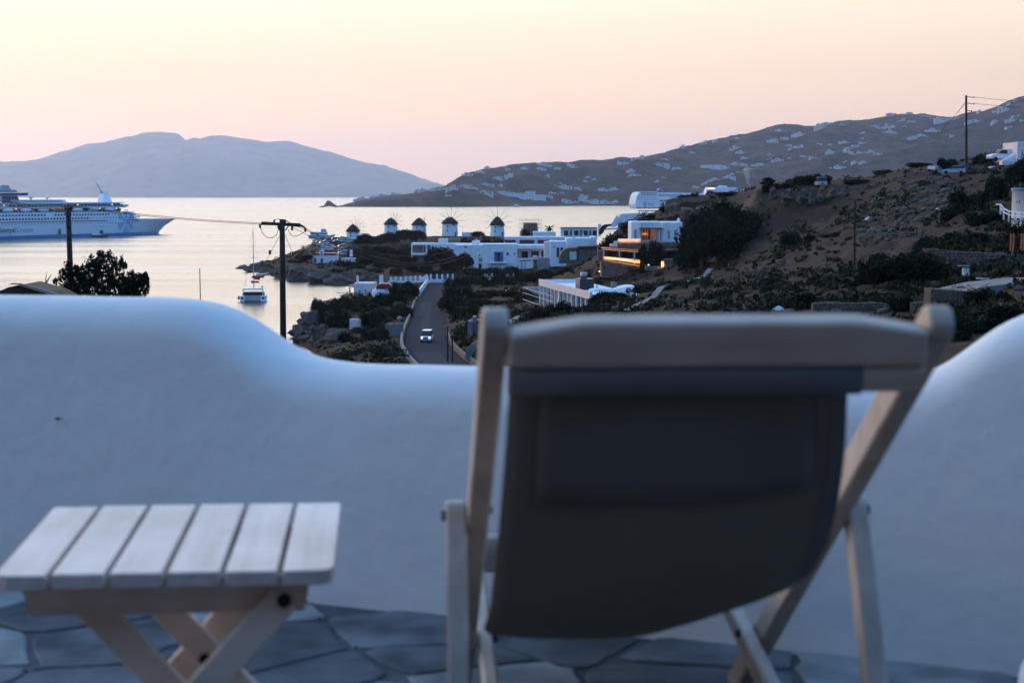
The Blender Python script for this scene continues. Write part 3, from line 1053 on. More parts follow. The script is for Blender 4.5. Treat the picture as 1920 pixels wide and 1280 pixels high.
# doubled head panel sewn to the back of the sling
pv_, pf_ = [], []
R0, R1, K0, K1 = 0, int(NS * 0.115), 2, NX - 2
for i in range(R0, R1 + 1):
    for k in range(K0, K1 + 1):
        p = Vector(V[i * (NX + 1) + k])
        pv_.append(tuple(p + Vector((0, -0.0055, -0.002))))
nk = K1 - K0 + 1
for i in range(R1 - R0):
    for k in range(nk - 1):
        a = i * nk + k
        pf_.append((a, a + 1, a + nk + 1, a + nk))
mat('canvas_panel', (0.185, 0.172, 0.150), 0.9, 0.05, 9, 0.0004, 300, spec=0.1)
me = bpy.data.meshes.new('head_panel')
me.from_pydata(pv_, [], pf_)
me.polygons.foreach_set('use_smooth', [True] * len(pf_))
me.materials.append(M['canvas_panel'])
hp_ = link('head_panel', me, sling)
sq = hp_.modifiers.new('thick', 'SOLIDIFY'); sq.thickness = 0.0015
# seat frame: two rails from the front bar down to the floor behind, and its cross bars
piv = on_rail(1.15)
fr_, bk = Vector((0, 1.40, 0.245)), Vector((0, 0.10, 0.024))
for sx in (-1, 1):
    m = MB()
    x = sx * (HW - 0.036)
    m.bar(fr_ + Vector((x, 0, 0)), bk + Vector((x, 0, 0)), 0.028, 0.044, bev=0.005)
    r = m.build('seat_rail', M['chair_wood'], chair)
    b = MB()
    b.cyl(piv + Vector((sx * (HW - 0.058), 0, 0.0)), piv + Vector((sx * (HW - 0.0505), 0, 0.0)), 0.008, n=10)
    b.build('bolt', M['bolt_dark'], r)
m = MB()
m.bar(fr_ + Vector((-HW + 0.05, 0, -0.01)), fr_ + Vector((HW - 0.05, 0, -0.01)), 0.03, 0.08, bev=0.006)
m.build('front_bar', M['chair_wood_x'], chair)
m = MB()
q = fr_ + (bk - fr_) * 0.93
m.bar(q + Vector((-HW + 0.05, 0, 0.0)), q + Vector((HW - 0.05, 0, 0.0)), 0.03, 0.03, bev=0.005)
m.build('rear_bar', M['chair_wood_x'], chair)
# props from the side rails to the seat frame
pt = on_rail(0.595)
pb = Vector((0, 0.245, 0.03))
for sx in (-1, 1):
    m = MB()
    x = sx * (HW + 0.034)
    d = (pb - pt).normalized()
    t = Vector((0, d.z, -d.y))
    prof = []
    for k in range(7):
        a = math.pi / 2 + math.pi * k / 6
        prof.append((-0.004 + 0.02 * math.cos(a), 0.02 * math.sin(a)))
    L2 = (pb - pt).length
    prof += [(L2, -0.024), (L2, 0.024)]
    vs = [pt + d * s + t * q + Vector((x + o, 0, 0)) for o in (-0.016, 0.016) for s, q in prof]
    n = len(prof)
    m.add(vs, [(i, (i + 1) % n, n + (i + 1) % n, n + i) for i in range(n)] + [tuple(range(n)), tuple(range(2 * n - 1, n - 1, -1))])
    lg = m.build('prop_leg', M['chair_wood'], chair)
    bv = lg.modifiers.new('bevel', 'BEVEL'); bv.width = 0.005; bv.segments = 2; bv.limit_method = 'ANGLE'
    b = MB()
    b.cyl(pt + Vector((sx * (HW + 0.0485), 0, 0)), pt + Vector((sx * (HW + 0.056), 0, 0)), 0.009, n=12)
    b.build('bolt', M['bolt_dark'], lg)
m = MB()
m.bar(pb + Vector((-HW - 0.018, 0, 0.03)), pb + Vector((HW + 0.018, 0, 0.03)), 0.024, 0.034, bev=0.005)
m.build('prop_bar', M['chair_wood_x'], chair)

# ------------------------------------------------------------------ folding side table (local: x right, y away, z up)
TW, TD, TZ = 0.482, 0.435, 0.462
table = thing('side_table', 'low folding wooden table with a slatted top beside the deck chair', 'table', (0, 0, FZ))
fc = W(311, 1076, 2.27)
table.location = (fc.x, fc.y, FZ)
table.rotation_euler = (math.radians(2.0), 0, math.radians(4.6))
gap = 0.0085
sw = (TW - 5 * gap) / 6
for i in range(6):
    x0 = -TW / 2 + i * (sw + gap)
    m = MB()
    dz = fr.uniform(-0.0012, 0.0012)
    c0 = 0.012 if i in (0, 5) else 0.0
    xa, xb = x0, x0 + sw
    # the outer slats have rounded corners
    if i == 5:
        pl_ = [(xa, 0), (xb - 0.018, 0.002), (xb - 0.004, 0.010), (xb, 0.026), (xb, TD - 0.006), (xb - 0.006, TD), (xa, TD)]
    elif i == 0:
        pl_ = [(xa + 0.018, 0.002), (xb, 0), (xb, TD), (xa + 0.006, TD), (xa, TD - 0.006), (xa, 0.026), (xa + 0.004, 0.010)]
    else:
        pl_ = [(xa, 0), (xb, 0), (xb, TD), (xa, TD)]
    m.prism(pl_, TZ - 0.0225 + dz, TZ + dz)
    s = m.build('slat', M['table_wood'], table)
    bv = s.modifiers.new('bevel', 'BEVEL'); bv.width = 0.0022; bv.segments = 2; bv.limit_method = 'ANGLE'
for y in (0.052, TD - 0.075):
    m = MB()
    m.prism([(-0.203, TZ - 0.076), (0.195, TZ - 0.076), (0.207, TZ - 0.0235), (-0.215, TZ - 0.0235)], y, y + 0.022, axis='y')
    m.build('apron', M['table_wood_x'], table)
def xleg(x0, x1, y, name='leg'):
    m = MB()
    m.bar((x0, y, TZ - 0.055), (x1, y, 0.012), 0.020, 0.046, up=(0, 0, 1), bev=0.003)
    return m.build(name, M['table_wood_x'], table)
for y, f in ((0.052, 1), (TD - 0.075, -1)):
    a = xleg(0.165, -0.19, y - 0.011 if f > 0 else y + 0.033 - 0.0, 'leg')
    b_ = xleg(-0.135, 0.21, y + 0.034 if f > 0 else y - 0.012, 'leg')
    bt = MB()
    bt.cyl((0.168, y - 0.030 if f > 0 else y + 0.022, TZ - 0.052), (0.168, y - 0.0215 if f > 0 else y + 0.048, TZ - 0.052), 0.0105, n=14)
    bt.build('bolt', M['bolt_dark'], a)
    bt = MB()
    yy = y - 0.026 if f > 0 else y - 0.028
    bt.cyl((0.016, yy, 0.222), (0.016, yy + 0.08, 0.222), 0.0095, n=14)
    bt.build('bolt', M['bolt_dark'], b_)
for z, x in ((0.07, -0.14), (0.07, 0.165)):
    m = MB()
    m.bar((x, 0.07, z), (x, TD - 0.06, z), 0.03, 0.018)
    m.build('stretcher', M['table_wood'], table)
# ------------------------------------------------------------------ ships and boats
mat('ship_white', (0.86, 0.88, 0.90), 0.45, 0.05, 0.05)
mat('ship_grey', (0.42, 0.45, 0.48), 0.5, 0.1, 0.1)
mat('ship_blue', (0.05, 0.27, 0.52), 0.4, 0.1, 0.1)
mat('ship_navy', (0.02, 0.06, 0.16), 0.4, 0.1, 0.1)
mat('ship_cyan', (0.08, 0.38, 0.68), 0.4, 0.1, 0.1)
mat('ship_dark', (0.03, 0.032, 0.04), 0.4, 0.2, 0.2)
mat('ship_red', (0.30, 0.05, 0.05), 0.5, 0.2, 0.2)
mat('ship_letter', (0.02, 0.025, 0.045), 0.5, 0.1, 0.2)
mat('ship_letter_pale', (0.33, 0.37, 0.44), 0.5, 0.1, 0.2)
mat('orange', (0.60, 0.16, 0.05), 0.6, 0.1, 1)
mat('boat_red', (0.50, 0.06, 0.06), 0.6, 0.15, 1)
mat('cabin_light', (1.0, 0.85, 0.6), 0.6, 0.02, 1, emit=((1.0, 0.72, 0.38), 2.2))

class Ship:
    """Frame of a ship seen from its starboard or port side: s metres aft of the bow along the near side."""
    def __init__(self, bow_px, bow_d, aft_px, aft_d):
        self.b = W(bow_px, 450, bow_d); self.b.z = 0
        a = W(aft_px, 450, aft_d); a.z = 0
        self.h = (self.b - a).normalized()                 # heading
        self.n = Vector((self.h.y, -self.h.x, 0))          # starboard
        self.rz = math.atan2(self.h.y, self.h.x)
    def at(self, px, py, off=0.0):
        """local (x along the heading from the bow, z) of a picture point on the side plane moved off metres out."""
        u, v = (px - 960.0) / FPX, -(py - 640.0) / FPX
        r = Vector((u, CT + v * ST, -ST + v * CT))
        c = Vector((0, 0, CAMZ))
        o = self.b + self.n * off
        k = (o - c).dot(self.n) / r.dot(self.n)
        p = c + r * k
        return (p - self.b).dot(self.h), p.z

S1 = Ship(299, 1167, -9, 1037)
ship = thing('cruise_ship', 'white cruise ship with a blue waterline and snowflake star heading right', 'cruise ship', S1.b, S1.rz)
# local frame: x = heading (bow at 0), y = port; the visible side is -y. The hull is 24 m wide.
HB = 12.0
def hull_half(x):                       # half beam at x
    t = min(1.0, max(0.0, -x / 42.0))
    return HB * (1 - (1 - t) ** 2.2)
def near_side(x):                       # y of the visible side, kept on the line used for the picture points
    return -hull_half(x) + 0.0
LEN = 214.0
def px_x(px, py):
    return S1.at(px, py)[0]
def px_z(px, py):
    return S1.at(px, py)[1]
# hull sections
V, F = [], []
secs = []
for i in range(60):
    secs.append(-LEN * (i / 59) ** 1.4)
deck = [(0, 11.5), (-20, 12.4), (-30, 12.6), (-214, 12.6)]
for x in secs:
    hbm = hull_half(x)
    zt = float(np.interp(-x, [0, 16, 40, 300], [10.6, 11.2, 11.6, 11.6]))
    flare = 1.0 if x < -60 else 0.72 + 0.28 * min(1, -x / 60)
    rake = 17.0 * max(0.0, 1 + x / 60.0) ** 1.4
    ring = []
    for z, k, rk in ((-2, 0.88 * flare, -0.10), (1.9, 0.94 * flare, 0.0), (6.0, 0.97 * (0.5 + 0.5 * flare), 0.35), (zt, 1.0, 1.0)):
        ring.append((x + rake * rk, hbm * k, z))
    V += [(a, -b, c) for a, b, c in ring] + [(a, b, c) for a, b, c in ring[::-1]]
n = 8
for i in range(len(secs) - 1):
    for k in range(7):
        a = i * n + k
        F.append((a, a + n, a + n + 1, a + 1))
F.append(tuple(range((len(secs) - 1) * n, len(secs) * n)))
F.append(tuple(range(n - 1, -1, -1)))
me = bpy.data.meshes.new('hull')
me.from_pydata(V, [], F)
me.materials.append(M['ship_white'])
me.materials.append(M['ship_blue'])
for p in me.polygons:
    zc = sum(V[i][2] for i in p.vertices) / len(p.vertices)
    if zc < 1.0 and len(p.vertices) == 4:
        p.material_index = 1
hull = link('hull', me, ship)
# stacked decks (x front, x rear, z0, z1, inset, material)
def deck_block(name, xf, xr, z0, z1, inset, m, rake=0.0, parent=None):
    b = MB()
    y = HB - inset
    b.add([(xf, -y * 0.75, z0), (xf - 6, -y, z0), (xr, -y, z0), (xr, y, z0), (xf - 6, y, z0), (xf, y * 0.75, z0),
           (xf - rake, -y * 0.75, z1), (xf - 6 - rake, -y, z1), (xr, -y, z1), (xr, y, z1), (xf - 6 - rake, y, z1), (xf - rake, y * 0.75, z1)],
          [(0, 1, 7, 6), (1, 2, 8, 7), (2, 3, 9, 8), (3, 4, 10, 9), (4, 5, 11, 10), (5, 0, 6, 11), (0, 5, 4, 3, 2, 1), (6, 7, 8, 9, 10, 11)])
    return b.build(name, m, parent or ship)
sup = deck_block('superstructure', -30, -205, 11.5, 16.6, 0.05, M['ship_white'], 5)
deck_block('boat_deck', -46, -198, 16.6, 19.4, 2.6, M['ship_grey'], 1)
deck_block('deck_overhang', -42, -200, 19.4, 19.9, 0.4, M['ship_white'], 0)
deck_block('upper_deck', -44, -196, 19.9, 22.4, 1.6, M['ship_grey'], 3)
deck_block('deck_roof', -42, -140, 22.4, 23.2, 0.6, M['ship_white'], 1)
deck_block('deck_railing', -140, -196, 22.4, 22.9, 0.6, M['ship_white'], 0)
deck_block('glass_screen', -96, -142, 23.2, 25.0, 2.0, M['ship_grey'], 2)
def panel(mb, x, z, w, h, y=-HB - 0.06, mi=0):
    mb.bb(x - w / 2, x + w / 2, y - 0.05, y + 0.12, z - h / 2, z + h / 2, mi)
# windows: each deck's row is a set of small openings
for nm, z, x0, x1, st, w, h in (('window_row', 14.9, -62, -112, 2.7, 1.5, 1.1), ('window_row', 14.9, -120, -196, 2.7, 1.5, 1.1),
                                ('window_row', 12.4, -82, -198, 2.7, 1.6, 1.2), ('porthole_row', 9.2, -34, -200, 2.7, 0.6, 0.6),
                                ('porthole_row', 14.9, -37, -60, 2.7, 0.7, 0.7), ('porthole_row', 12.5, -36, -80, 2.7, 0.7, 0.7), ('porthole_row', 6.6, -60, -80, 3.4, 0.5, 0.5)):
    b = MB()
    x = x0
    while x > x1:
        yy = near_side(x) if z < 11.5 else -HB + 0.05
        if z < 11.5:
            yy *= 0.992
        panel(b, x, z, w, h, yy - 0.02)
        x -= st
    b.build(nm, M['ship_dark'], sup, kind='stuff')
b = MB()
for x in np.arange(-48, -150, -3.1):
    b.bb(x - 1.1, x + 1.1, -HB + 1.55, -HB + 1.75, 20.5, 21.8)
b.build('window_row', M['ship_dark'], sup, kind='stuff')
b = MB()
for x in np.arange(-50, -196, -6.2):
    b.bb(x - 2.2, x + 2.2, -HB + 2.52, -HB + 2.8, 17.0, 18.9)
b.build('window_row', M['ship_dark'], sup, kind='stuff')
b = MB()
lr = random.Random(3)
for x in np.arange(-52, -196, -5.3):
    if lr.random() < 0.45:
        z = lr.choice((18.9, 21.6))
        b.bb(x - 0.35, x + 0.35, -HB + (2.3 if z < 20 else 1.3), -HB + (2.5 if z < 20 else 1.5), z - 0.25, z + 0.25)
b.build('deck_lamp', M['cabin_light'], sup, kind='stuff')
# stripe along the side
for x0, x1 in ((-64, -205), (-33, -45)):
    b = MB()
    b.bb(x1, x0, -HB - 0.03, -HB + 0.2, 10.3, 10.9)
    b.build('side_stripe', M['ship_red'], hull)
# lifeboats under the overhang
for x in (-60, -75, -90, -105, -120, -135, -150, -165):
    b = MB()
    b.lathe([(0.0, -4.5), (0.9, -4.0), (1.35, -2.0), (1.4, 0), (1.35, 2.0), (0.9, 4.0), (0.0, 4.5)], 10)
    b.v = [(p[2] + x, p[0] - HB + 1.2, p[1] * 0.9 + 18.3) for p in b.v]
    b.build('lifeboat', M['ship_white'] if x != -105 else M['orange'], ship)
# star emblem on the side: six feathered arms
def star(parent, cx, cz, R, y, m, arms=6, name='star_emblem', feather=True, rot=0.0):
    e = MB()
    for k in range(arms):
        a = rot + 2 * math.pi * k / arms + math.pi / 2
        ca, sa = math.cos(a), math.sin(a)
        def pt(r, o):
            return (cx + ca * r - sa * o, cz + sa * r + ca * o)
        seg = [(0.10, 0.035, 0.28)] + ([(0.36, 0.10, 0.055), (0.48, 0.16, 0.055), (0.60, 0.22, 0.055), (0.72, 0.26, 0.055), (0.84, 0.20, 0.05)] if feather else [(0.36, 0.05, 0.6)])
        for r, hw, th in seg:
            q = [pt(R * r, -R * hw), pt(R * (r + th), -R * hw), pt(R * (r + th), R * hw), pt(R * r, R * hw)]
            if feather and r > 0.2:
                q = [pt(R * (r + 0.06), -R * hw), pt(R * (r + 0.06 + th), -R * hw), pt(R * (r + th), 0), pt(R * (r + 0.06 + th), R * hw), pt(R * (r + 0.06), R * hw), pt(R * r, 0)]
            e.prism(q, y - 0.06, y, axis='y')
    return e.build(name, m, parent, kind='stuff')
xs, zs = S1.at(234, 411)
star(hull, xs - 11, 10.0, 8.6, -HB - 0.04, M['ship_cyan'])
# hull lettering
for body, pa, pb_, m in (('celestyal', -9.5, 28.5, 'ship_letter'), ('Cruises', 30.5, 62, 'ship_letter_pale')):
    t = text_mesh(body, 4.6, M[m])
    x0, x1 = S1.at(pa, 438, HB)[0], S1.at(pb_, 437, HB)[0]
    wd = max(v_.co.x for v_ in t.vertices) - min(v_.co.x for v_ in t.vertices)
    o = link('lettering', t, hull)
    o.rotation_euler = (math.pi / 2, 0, 0)
    o.scale = ((x1 - x0) / wd, 1, 1)
    o.location = (x0, -HB - 0.07, 4.2)
# pilot door
xd = S1.at(112, 435, HB)[0]
b = MB(); b.bb(xd - 0.9, xd + 0.9, -HB - 0.05, -HB + 0.1, 2.2, 5.6); b.build('side_door', M['ship_dark'], hull)
# funnel
xf = px_x(12, 390)
b = MB()
b.prism([(xf - 7, 20), (xf + 9, 20), (xf + 5.5, 27.6), (xf - 7, 27.6)], -4.5, 4.5, axis='y')
fun = b.build('funnel', M['ship_navy'], ship)
b = MB(); b.prism([(xf - 14, 27.7), (xf + 12, 27.7), (xf + 13, 29.6), (xf - 14, 29.0)], -6.5, 6.5, axis='y'); b.build('funnel_wing', M['ship_navy'], fun)
b = MB(); b.prism([(xf - 14, 29.65), (xf + 6, 29.65), (xf + 3, 31.6), (xf - 14, 31.6)], -5.0, 5.0, axis='y'); b.build('funnel_top', M['ship_grey'], fun)
b = MB(); b.prism([(xf - 7, 31.65), (xf + 1.5, 31.65), (xf - 0.5, 34.4), (xf - 6, 34.4)], -3.0, 3.0, axis='y'); b.build('funnel_pipe', M['ship_grey'], fun)
star(fun, xf + 1.0, 23.8, 2.9, -4.55, M['ship_white'], 6, 'star_emblem', False, 0.3)
b = MB(); b.bb(xf - 14, xf - 7.1, -4.0, 4.0, 20, 27.4); b.build('engine_casing', M['ship_white'], ship)
# mast: white tower with a raked lattice pole
xm = px_x(197, 378)
b = MB()
b.prism([(xm - 5, 23.2), (xm + 4.5, 23.2), (xm + 1.5, 27.4), (xm - 2.5, 29.5)], -2.5, 2.5, axis='y')
mast = b.build('mast_tower', M['ship_white'], ship)
xt, zt = S1.at(180, 341)
b = MB()
b.tube([(xm - 1.5, 0, 28.5), ((xm - 1.5 + xt) / 2 - 0.4, 0, (28.5 + zt) / 2), (xt, 0, zt)], [0.75, 0.5, 0.3], 6)
b.cyl((xm - 5, 0, 30.2), (xm + 0.5, 0, 30.2), 0.16)
b.build('mast_pole', M['ship_grey'], mast)
b = MB(); b.cyl((xm + 2, 0, 27.0), (xm + 2.2, 0, 30.2), 0.2); b.bb(xm + 0.4, xm + 4.0, -0.2, 0.2, 30.2, 30.5); b.build('radar', M['ship_grey'], mast)
for x in (-112, -126):
    b = MB(); b.lathe([(0, -1.2), (0.85, -0.85), (1.2, 0), (0.85, 0.85), (0, 1.2)], 12, (x, -6, 26.4)); b.cyl((x, -6, 22.4), (x, -6, 25.4), 0.3); b.build('radome', M['ship_white'], ship)
b = MB(); b.bb(-26, -22.5, -3, 3, 12.3, 13.4); b.build('winch', M['ship_grey'], ship)
b = MB(); b.cyl((3.0, 0, 11), (3.0, 0, 16.5), 0.12); b.build('bow_staff', M['ship_white'], ship)
b = MB(); b.bb(-46, -44, -HB - 1.0, -HB + 3, 19.9, 21.6); b.build('bridge_wing', M['ship_white'], ship)

# ---- docked liner seen stern first behind the headland
S2 = Ship(1500, 3900, 1177, 3480)
h2 = S2.h
liner = thing('docked_liner', 'white cruise liner moored at the quay behind the brown headland', 'cruise ship', W(1194, 389, 3480), 0)
liner.location.z = 0
liner.rotation_euler = (0, 0, math.radians(24))
# local frame: x forward along the ship from the stern corner, -y is the visible side
def lb_(x0, x1, z0, z1, y0=0.0, y1=30.0, m='ship_white', name='deck', top=None, parent=liner, kind=None):
    b = MB()
    b.bb(x0, x1, y0, y1, z0, z1)
    return b.build(name, M[m], parent, kind)
b = MB()
b.prism([(-2, 0.3), (5, 0.3), (270, 0.3), (278, 18), (-2, 18), (-3.5, 9)], 0, 30, axis='y')
lh = b.build('hull', M['ship_white'], liner)
b = MB(); b.bb(0, 270, -0.05, 30.05, -2, 1.4); b.build('boot_stripe', M['ship_navy'], liner)
b = MB()
b.prism([(-2, 18), (262, 18), (255, 29), (8, 31), (6, 34), (0.5, 27)], 0.02, 29.98, axis='y')
ls = b.build('superstructure', M['ship_white'], liner)
b = MB(); b.prism([(9, 34.0), (52, 34.0), (52, 35.4), (9, 35.4)], 0.6, 29.4, axis='y'); b.build('top_deck', M['ship_white'], liner)
b = MB(); b.bb(8, 50, -0.06, 0.3, 31.6, 33.4); b.build('deck_opening', M['ship_dark'], ls)
b = MB(); b.prism([(6, 31), (52, 31), (52, 34), (6, 34)], 0.05, 29.9, axis='y'); b.build('pool_deck', M['ship_white'], liner)
for x0, x1, z0, z1 in ((10, 50, 28.6, 29.8), (54, 112, 29.0, 30.2), (54, 112, 26.2, 27.6), (80, 250, 23.2, 24.6), (110, 250, 26.2, 27.2)):
    b = MB(); b.bb(x0, x1, -0.07, 0.3, z0, z1); b.build('balcony_row', M['ship_dark'], ls)
b = MB()
for z in (26.2, 23.6, 21.0, 18.4):
    for x in np.arange(4, 50, 3.6):
        b.bb(x - 0.7, x + 0.7, -0.07, 0.3, z - 0.6, z + 0.6)
for x in np.arange(4, 58, 3.0):
    b.bb(x - 0.7, x + 0.7, -0.07, 0.3, 12.4, 13.6)
b.build('window_row', M['ship_dark'], ls, kind='stuff')
b = MB(); b.bb(56, 112, -0.07, 0.3, 13.0, 19.0); b.build('boat_bay', M['ship_grey'], lh)
for x in np.arange(60, 112, 9.0):
    b = MB()
    b.lathe([(0, -3.6), (1.3, -2.6), (1.6, 0), (1.3, 2.6), (0, 3.6)], 8)
    b.v = [(p[2] + x, p[0] - 0.9, p[1] + 16) for p in b.v]
    b.build('lifeboat', M['orange'], liner)
t = text_mesh('MSC', 9.0, M['ship_letter'])
o = link('lettering', t, lh); o.rotation_euler = (math.pi / 2, 0, 0); o.location = (27.5, -0.12, 4.6)
# compass emblem: ring and eight points
b = MB()
for k in range(24):
    a0, a1 = 2 * math.pi * k / 24, 2 * math.pi * (k + 1) / 24
    b.prism([(20 + 3.2 * math.cos(a0), 7.6 + 4.2 * math.sin(a0)), (20 + 3.2 * math.cos(a1), 7.6 + 4.2 * math.sin(a1)), (20 + 4.2 * math.cos(a1), 7.6 + 5.4 * math.sin(a1)), (20 + 4.2 * math.cos(a0), 7.6 + 5.4 * math.sin(a0))], -0.12, -0.02, axis='y')
for k in range(4):
    a = math.pi / 2 * k
    b.prism([(20 + 3.0 * math.cos(a), 7.6 + 4 * math.sin(a)), (20 + 1.0 * math.cos(a + 0.8), 7.6 + 1.3 * math.sin(a + 0.8)), (20, 7.6), (20 + 1.0 * math.cos(a - 0.8), 7.6 + 1.3 * math.sin(a - 0.8))], -0.12, -0.02, axis='y')
b.build('compass_emblem', M['ship_letter'], lh, kind='stuff')
b = MB(); b.prism([(58, 34.1), (84, 34.1), (78, 42.5), (66, 42.5), (58, 40)], 10, 20, axis='y')
f2 = b.build('funnel', M['ship_navy'], liner)
b = MB(); b.lathe([(0, -1.6), (1.6, 0), (0, 1.6)], 8); b.v = [(p[0] + 68, p[1] * 0.05 + 9.95, p[2] + 38.6) for p in b.v]; b.build('star_emblem', M['ship_white'], f2)
b = MB(); b.prism([(54, 30.3), (250, 29.1), (250, 31.6), (54, 34)], 0.4, 29.6, axis='y'); b.build('upper_deck', M['ship_white'], liner)
for x, r in ((232, 3.0), (224, 2.2)):
    b = MB(); b.lathe([(0, -r), (r * 0.7, -r * 0.7), (r, 0), (r * 0.7, r * 0.7), (0, r)], 12, (x, 9, 40)); b.cyl((x, 9, 31), (x, 9, 38), 0.6); b.build('radome', M['ship_white'], liner)

# second ship farther along the quay: its white upper decks and blue funnel show above the rocks
fer = thing('moored_ferry', 'white ship with a blue funnel moored beyond the liner above the rocks', 'ship', W(1322, 386, 3400), 0)
fer.scale = (0.98, 0.98, 1.42)
fer.location.z = 0
fer.rotation_euler = (0, 0, math.radians(8))
b = MB(); b.prism([(0, 0.5), (105, 0.5), (112, 17), (-4, 17)], 0, 22, axis='y'); b.build('hull', M['ship_white'], fer)
b = MB(); b.prism([(0, 17), (84, 17), (80, 27.5), (3, 28)], 0.5, 21.5, axis='y'); fs_ = b.build('superstructure', M['ship_white'], fer)
b = MB(); b.prism([(4, 28.05), (74, 28.05), (70, 31.5), (6, 31.5)], 2, 20, axis='y'); b.build('upper_deck', M['ship_white'], fer)
b = MB(); b.bb(3, 78, 0.35, 0.6, 22.5, 24.6); b.build('window_row', M['ship_dark'], fs_)
b = MB(); b.bb(6, 22, 1.8, 2.2, 29, 30.4); b.build('lit_window', M['cabin_light'], fs_)
b = MB(); b.prism([(30, 31.5), (54, 31.5), (48, 34), (36, 34.4)], 8, 14, axis='y'); b.build('mast_house', M['ship_white'], fer)
b = MB(); b.prism([(86, 17), (110, 17), (104, 28), (96, 31), (90, 29)], 6, 16, axis='y'); b.build('funnel', M['ship_blue'], fer)

# smoke rising from that funnel
sm = bpy.data.materials.new('smoke_air')
sm.use_nodes = True
q_, ql = sm.node_tree.nodes, sm.node_tree.links
q_.remove(q_['Principled BSDF'])
pvs = q_.new('ShaderNodeVolumePrincipled')
pvs.inputs['Color'].default_value = (0.75, 0.62, 0.55, 1)
pvs.inputs['Density'].default_value = 0.028
ql.new(pvs.outputs[0], q_['Material Output'].inputs['Volume'])
b = MB()
p0 = W(1404, 352, 3600)
pts = [W(1404 - 0.6 * k, 352 - 4.2 * k - 0.02 * k * k, 3600) for k in range(9)]
b.tube([p + Vector((1.6 * math.sin(k * 1.7), 0, 0)) for k, p in enumerate(pts)], [2.0 + 0.9 * k for k in range(9)], 10)
tag(b.build('smoke', sm), 'thin column of pale smoke above the blue funnel', 'smoke')

# ---- catamaran at anchor in the cove
cat = thing('catamaran', 'white sailing catamaran with red flag at anchor in the cove', 'catamaran', W(476, 563, 426), math.radians(6))
cat.location.z = 0
for sx in (-1, 1):
    b = MB()
    secs_ = []
    for y, hw, zb in ((-5.2, 0.55, -0.3), (-4.6, 0.8, -0.4), (0, 0.85, -0.5), (4.5, 0.55, -0.3), (6.2, 0.08, 0.2)):
        secs_ += [(sx * 2.7 - hw * 0.7, y, zb), (sx * 2.7 + hw * 0.7, y, zb), (sx * 2.7 + hw, y, 1.55), (sx * 2.7 - hw, y, 1.55)]
    fs = [(i * 4 + k, i * 4 + (k + 1) % 4, i * 4 + 4 + (k + 1) % 4, i * 4 + 4 + k) for i in range(4) for k in range(4)] + [(3, 2, 1, 0), (16, 17, 18, 19)]
    b.add(secs_, fs)
    h_ = b.build('hull', M['ship_white'], cat)
    b = MB(); b.bb(sx * 2.7 - 0.5, sx * 2.7 + 0.5, -5.9, -5.0, 0.1, 0.55); b.build('stern_step', M['ship_white'], h_)
    b = MB(); b.bb(sx * 2.7 - 0.3, sx * 2.7 + 0.3, -5.24, -5.2, 0.7, 1.3); b.build('stern_window', M['ship_dark'], h_)
b = MB(); b.bb(-2.3, 2.3, -4.2, 3.6, 0.35, 1.6); b.build('bridge_deck', M['ship_grey'], cat)
b = MB(); b.prism([(-2.9, 1.6), (2.9, 1.6), (2.6, 2.4), (-2.6, 2.4)], -2.6, 2.2, axis='y'); cb = b.build('cabin', M['ship_dark'], cat)
b = MB(); b.prism([(-2.9, 3.15), (2.9, 3.15), (2.5, 3.5), (-2.5, 3.5)], -4.6, 1.8, axis='y'); b.build('cockpit_roof', M['ship_white'], cat)
for sx in (-1, 1):
    b = MB(); b.bar((sx * 2.6, -4.4, 1.6), (sx * 2.5, -4.4, 3.2), 0.16, 0.16); b.build('roof_post', M['ship_white'], cat)
b = MB(); b.cyl((0, 0.6, 3.3), (0, 0.6, 19.3), 0.12, 0.07); b.cyl((-1.1, 0.6, 11.5), (1.1, 0.6, 11.5), 0.04); b.build('mast', M['galvanised'], cat)
b = MB(); b.cyl((0, 0.5, 4.6), (0, -4.6, 4.9), 0.22, 0.16); b.build('boom_with_sail', M['ship_white'], cat)
b = MB(); b.prism([(0.2, 6.0), (1.9, 5.7), (1.9, 6.6), (0.2, 6.9)], -4.62, -4.58, axis='y'); b.build('red_flag', M['boat_red'], cat)
b = MB(); b.prism([(-0.6, 5.0), (1.6, 4.9), (1.5, 5.35), (-0.5, 5.45)], -3.5, -2.5, axis='y'); b.build('red_sail_cover', M['boat_red'], cat)
for p, q in (((0, 0.6, 18.8), (-2.6, 1.0, 1.6)), ((0, 0.6, 18.8), (2.6, 1.0, 1.6)), ((0, 0.6, 18.9), (0, 5.6, 1.5)), ((-1.1, 0.6, 11.5), (-2.6, -3.8, 1.6))):
    b = MB(); b.cyl(p, q, 0.025, n=4); b.build('stay', M['galvanised'], cat)
for k, y in enumerate((-4.2, -3.4, -2.4)):
    b = MB(); b.lathe([(0, -0.5), (0.24, -0.3), (0.24, 0.3), (0, 0.5)], 8, (-3.75, y, 1.0)); b.build('red_fender', M['boat_red'], cat)
b = MB(); b.lathe([(0, -0.35), (0.4, 0), (0, 0.35)], 10, (2.4, -4.2, 3.9)); b.cyl((2.4, -4.2, 3.4), (2.4, -4.2, 3.7), 0.05); b.build('radar_dome', M['ship_white'], cat)

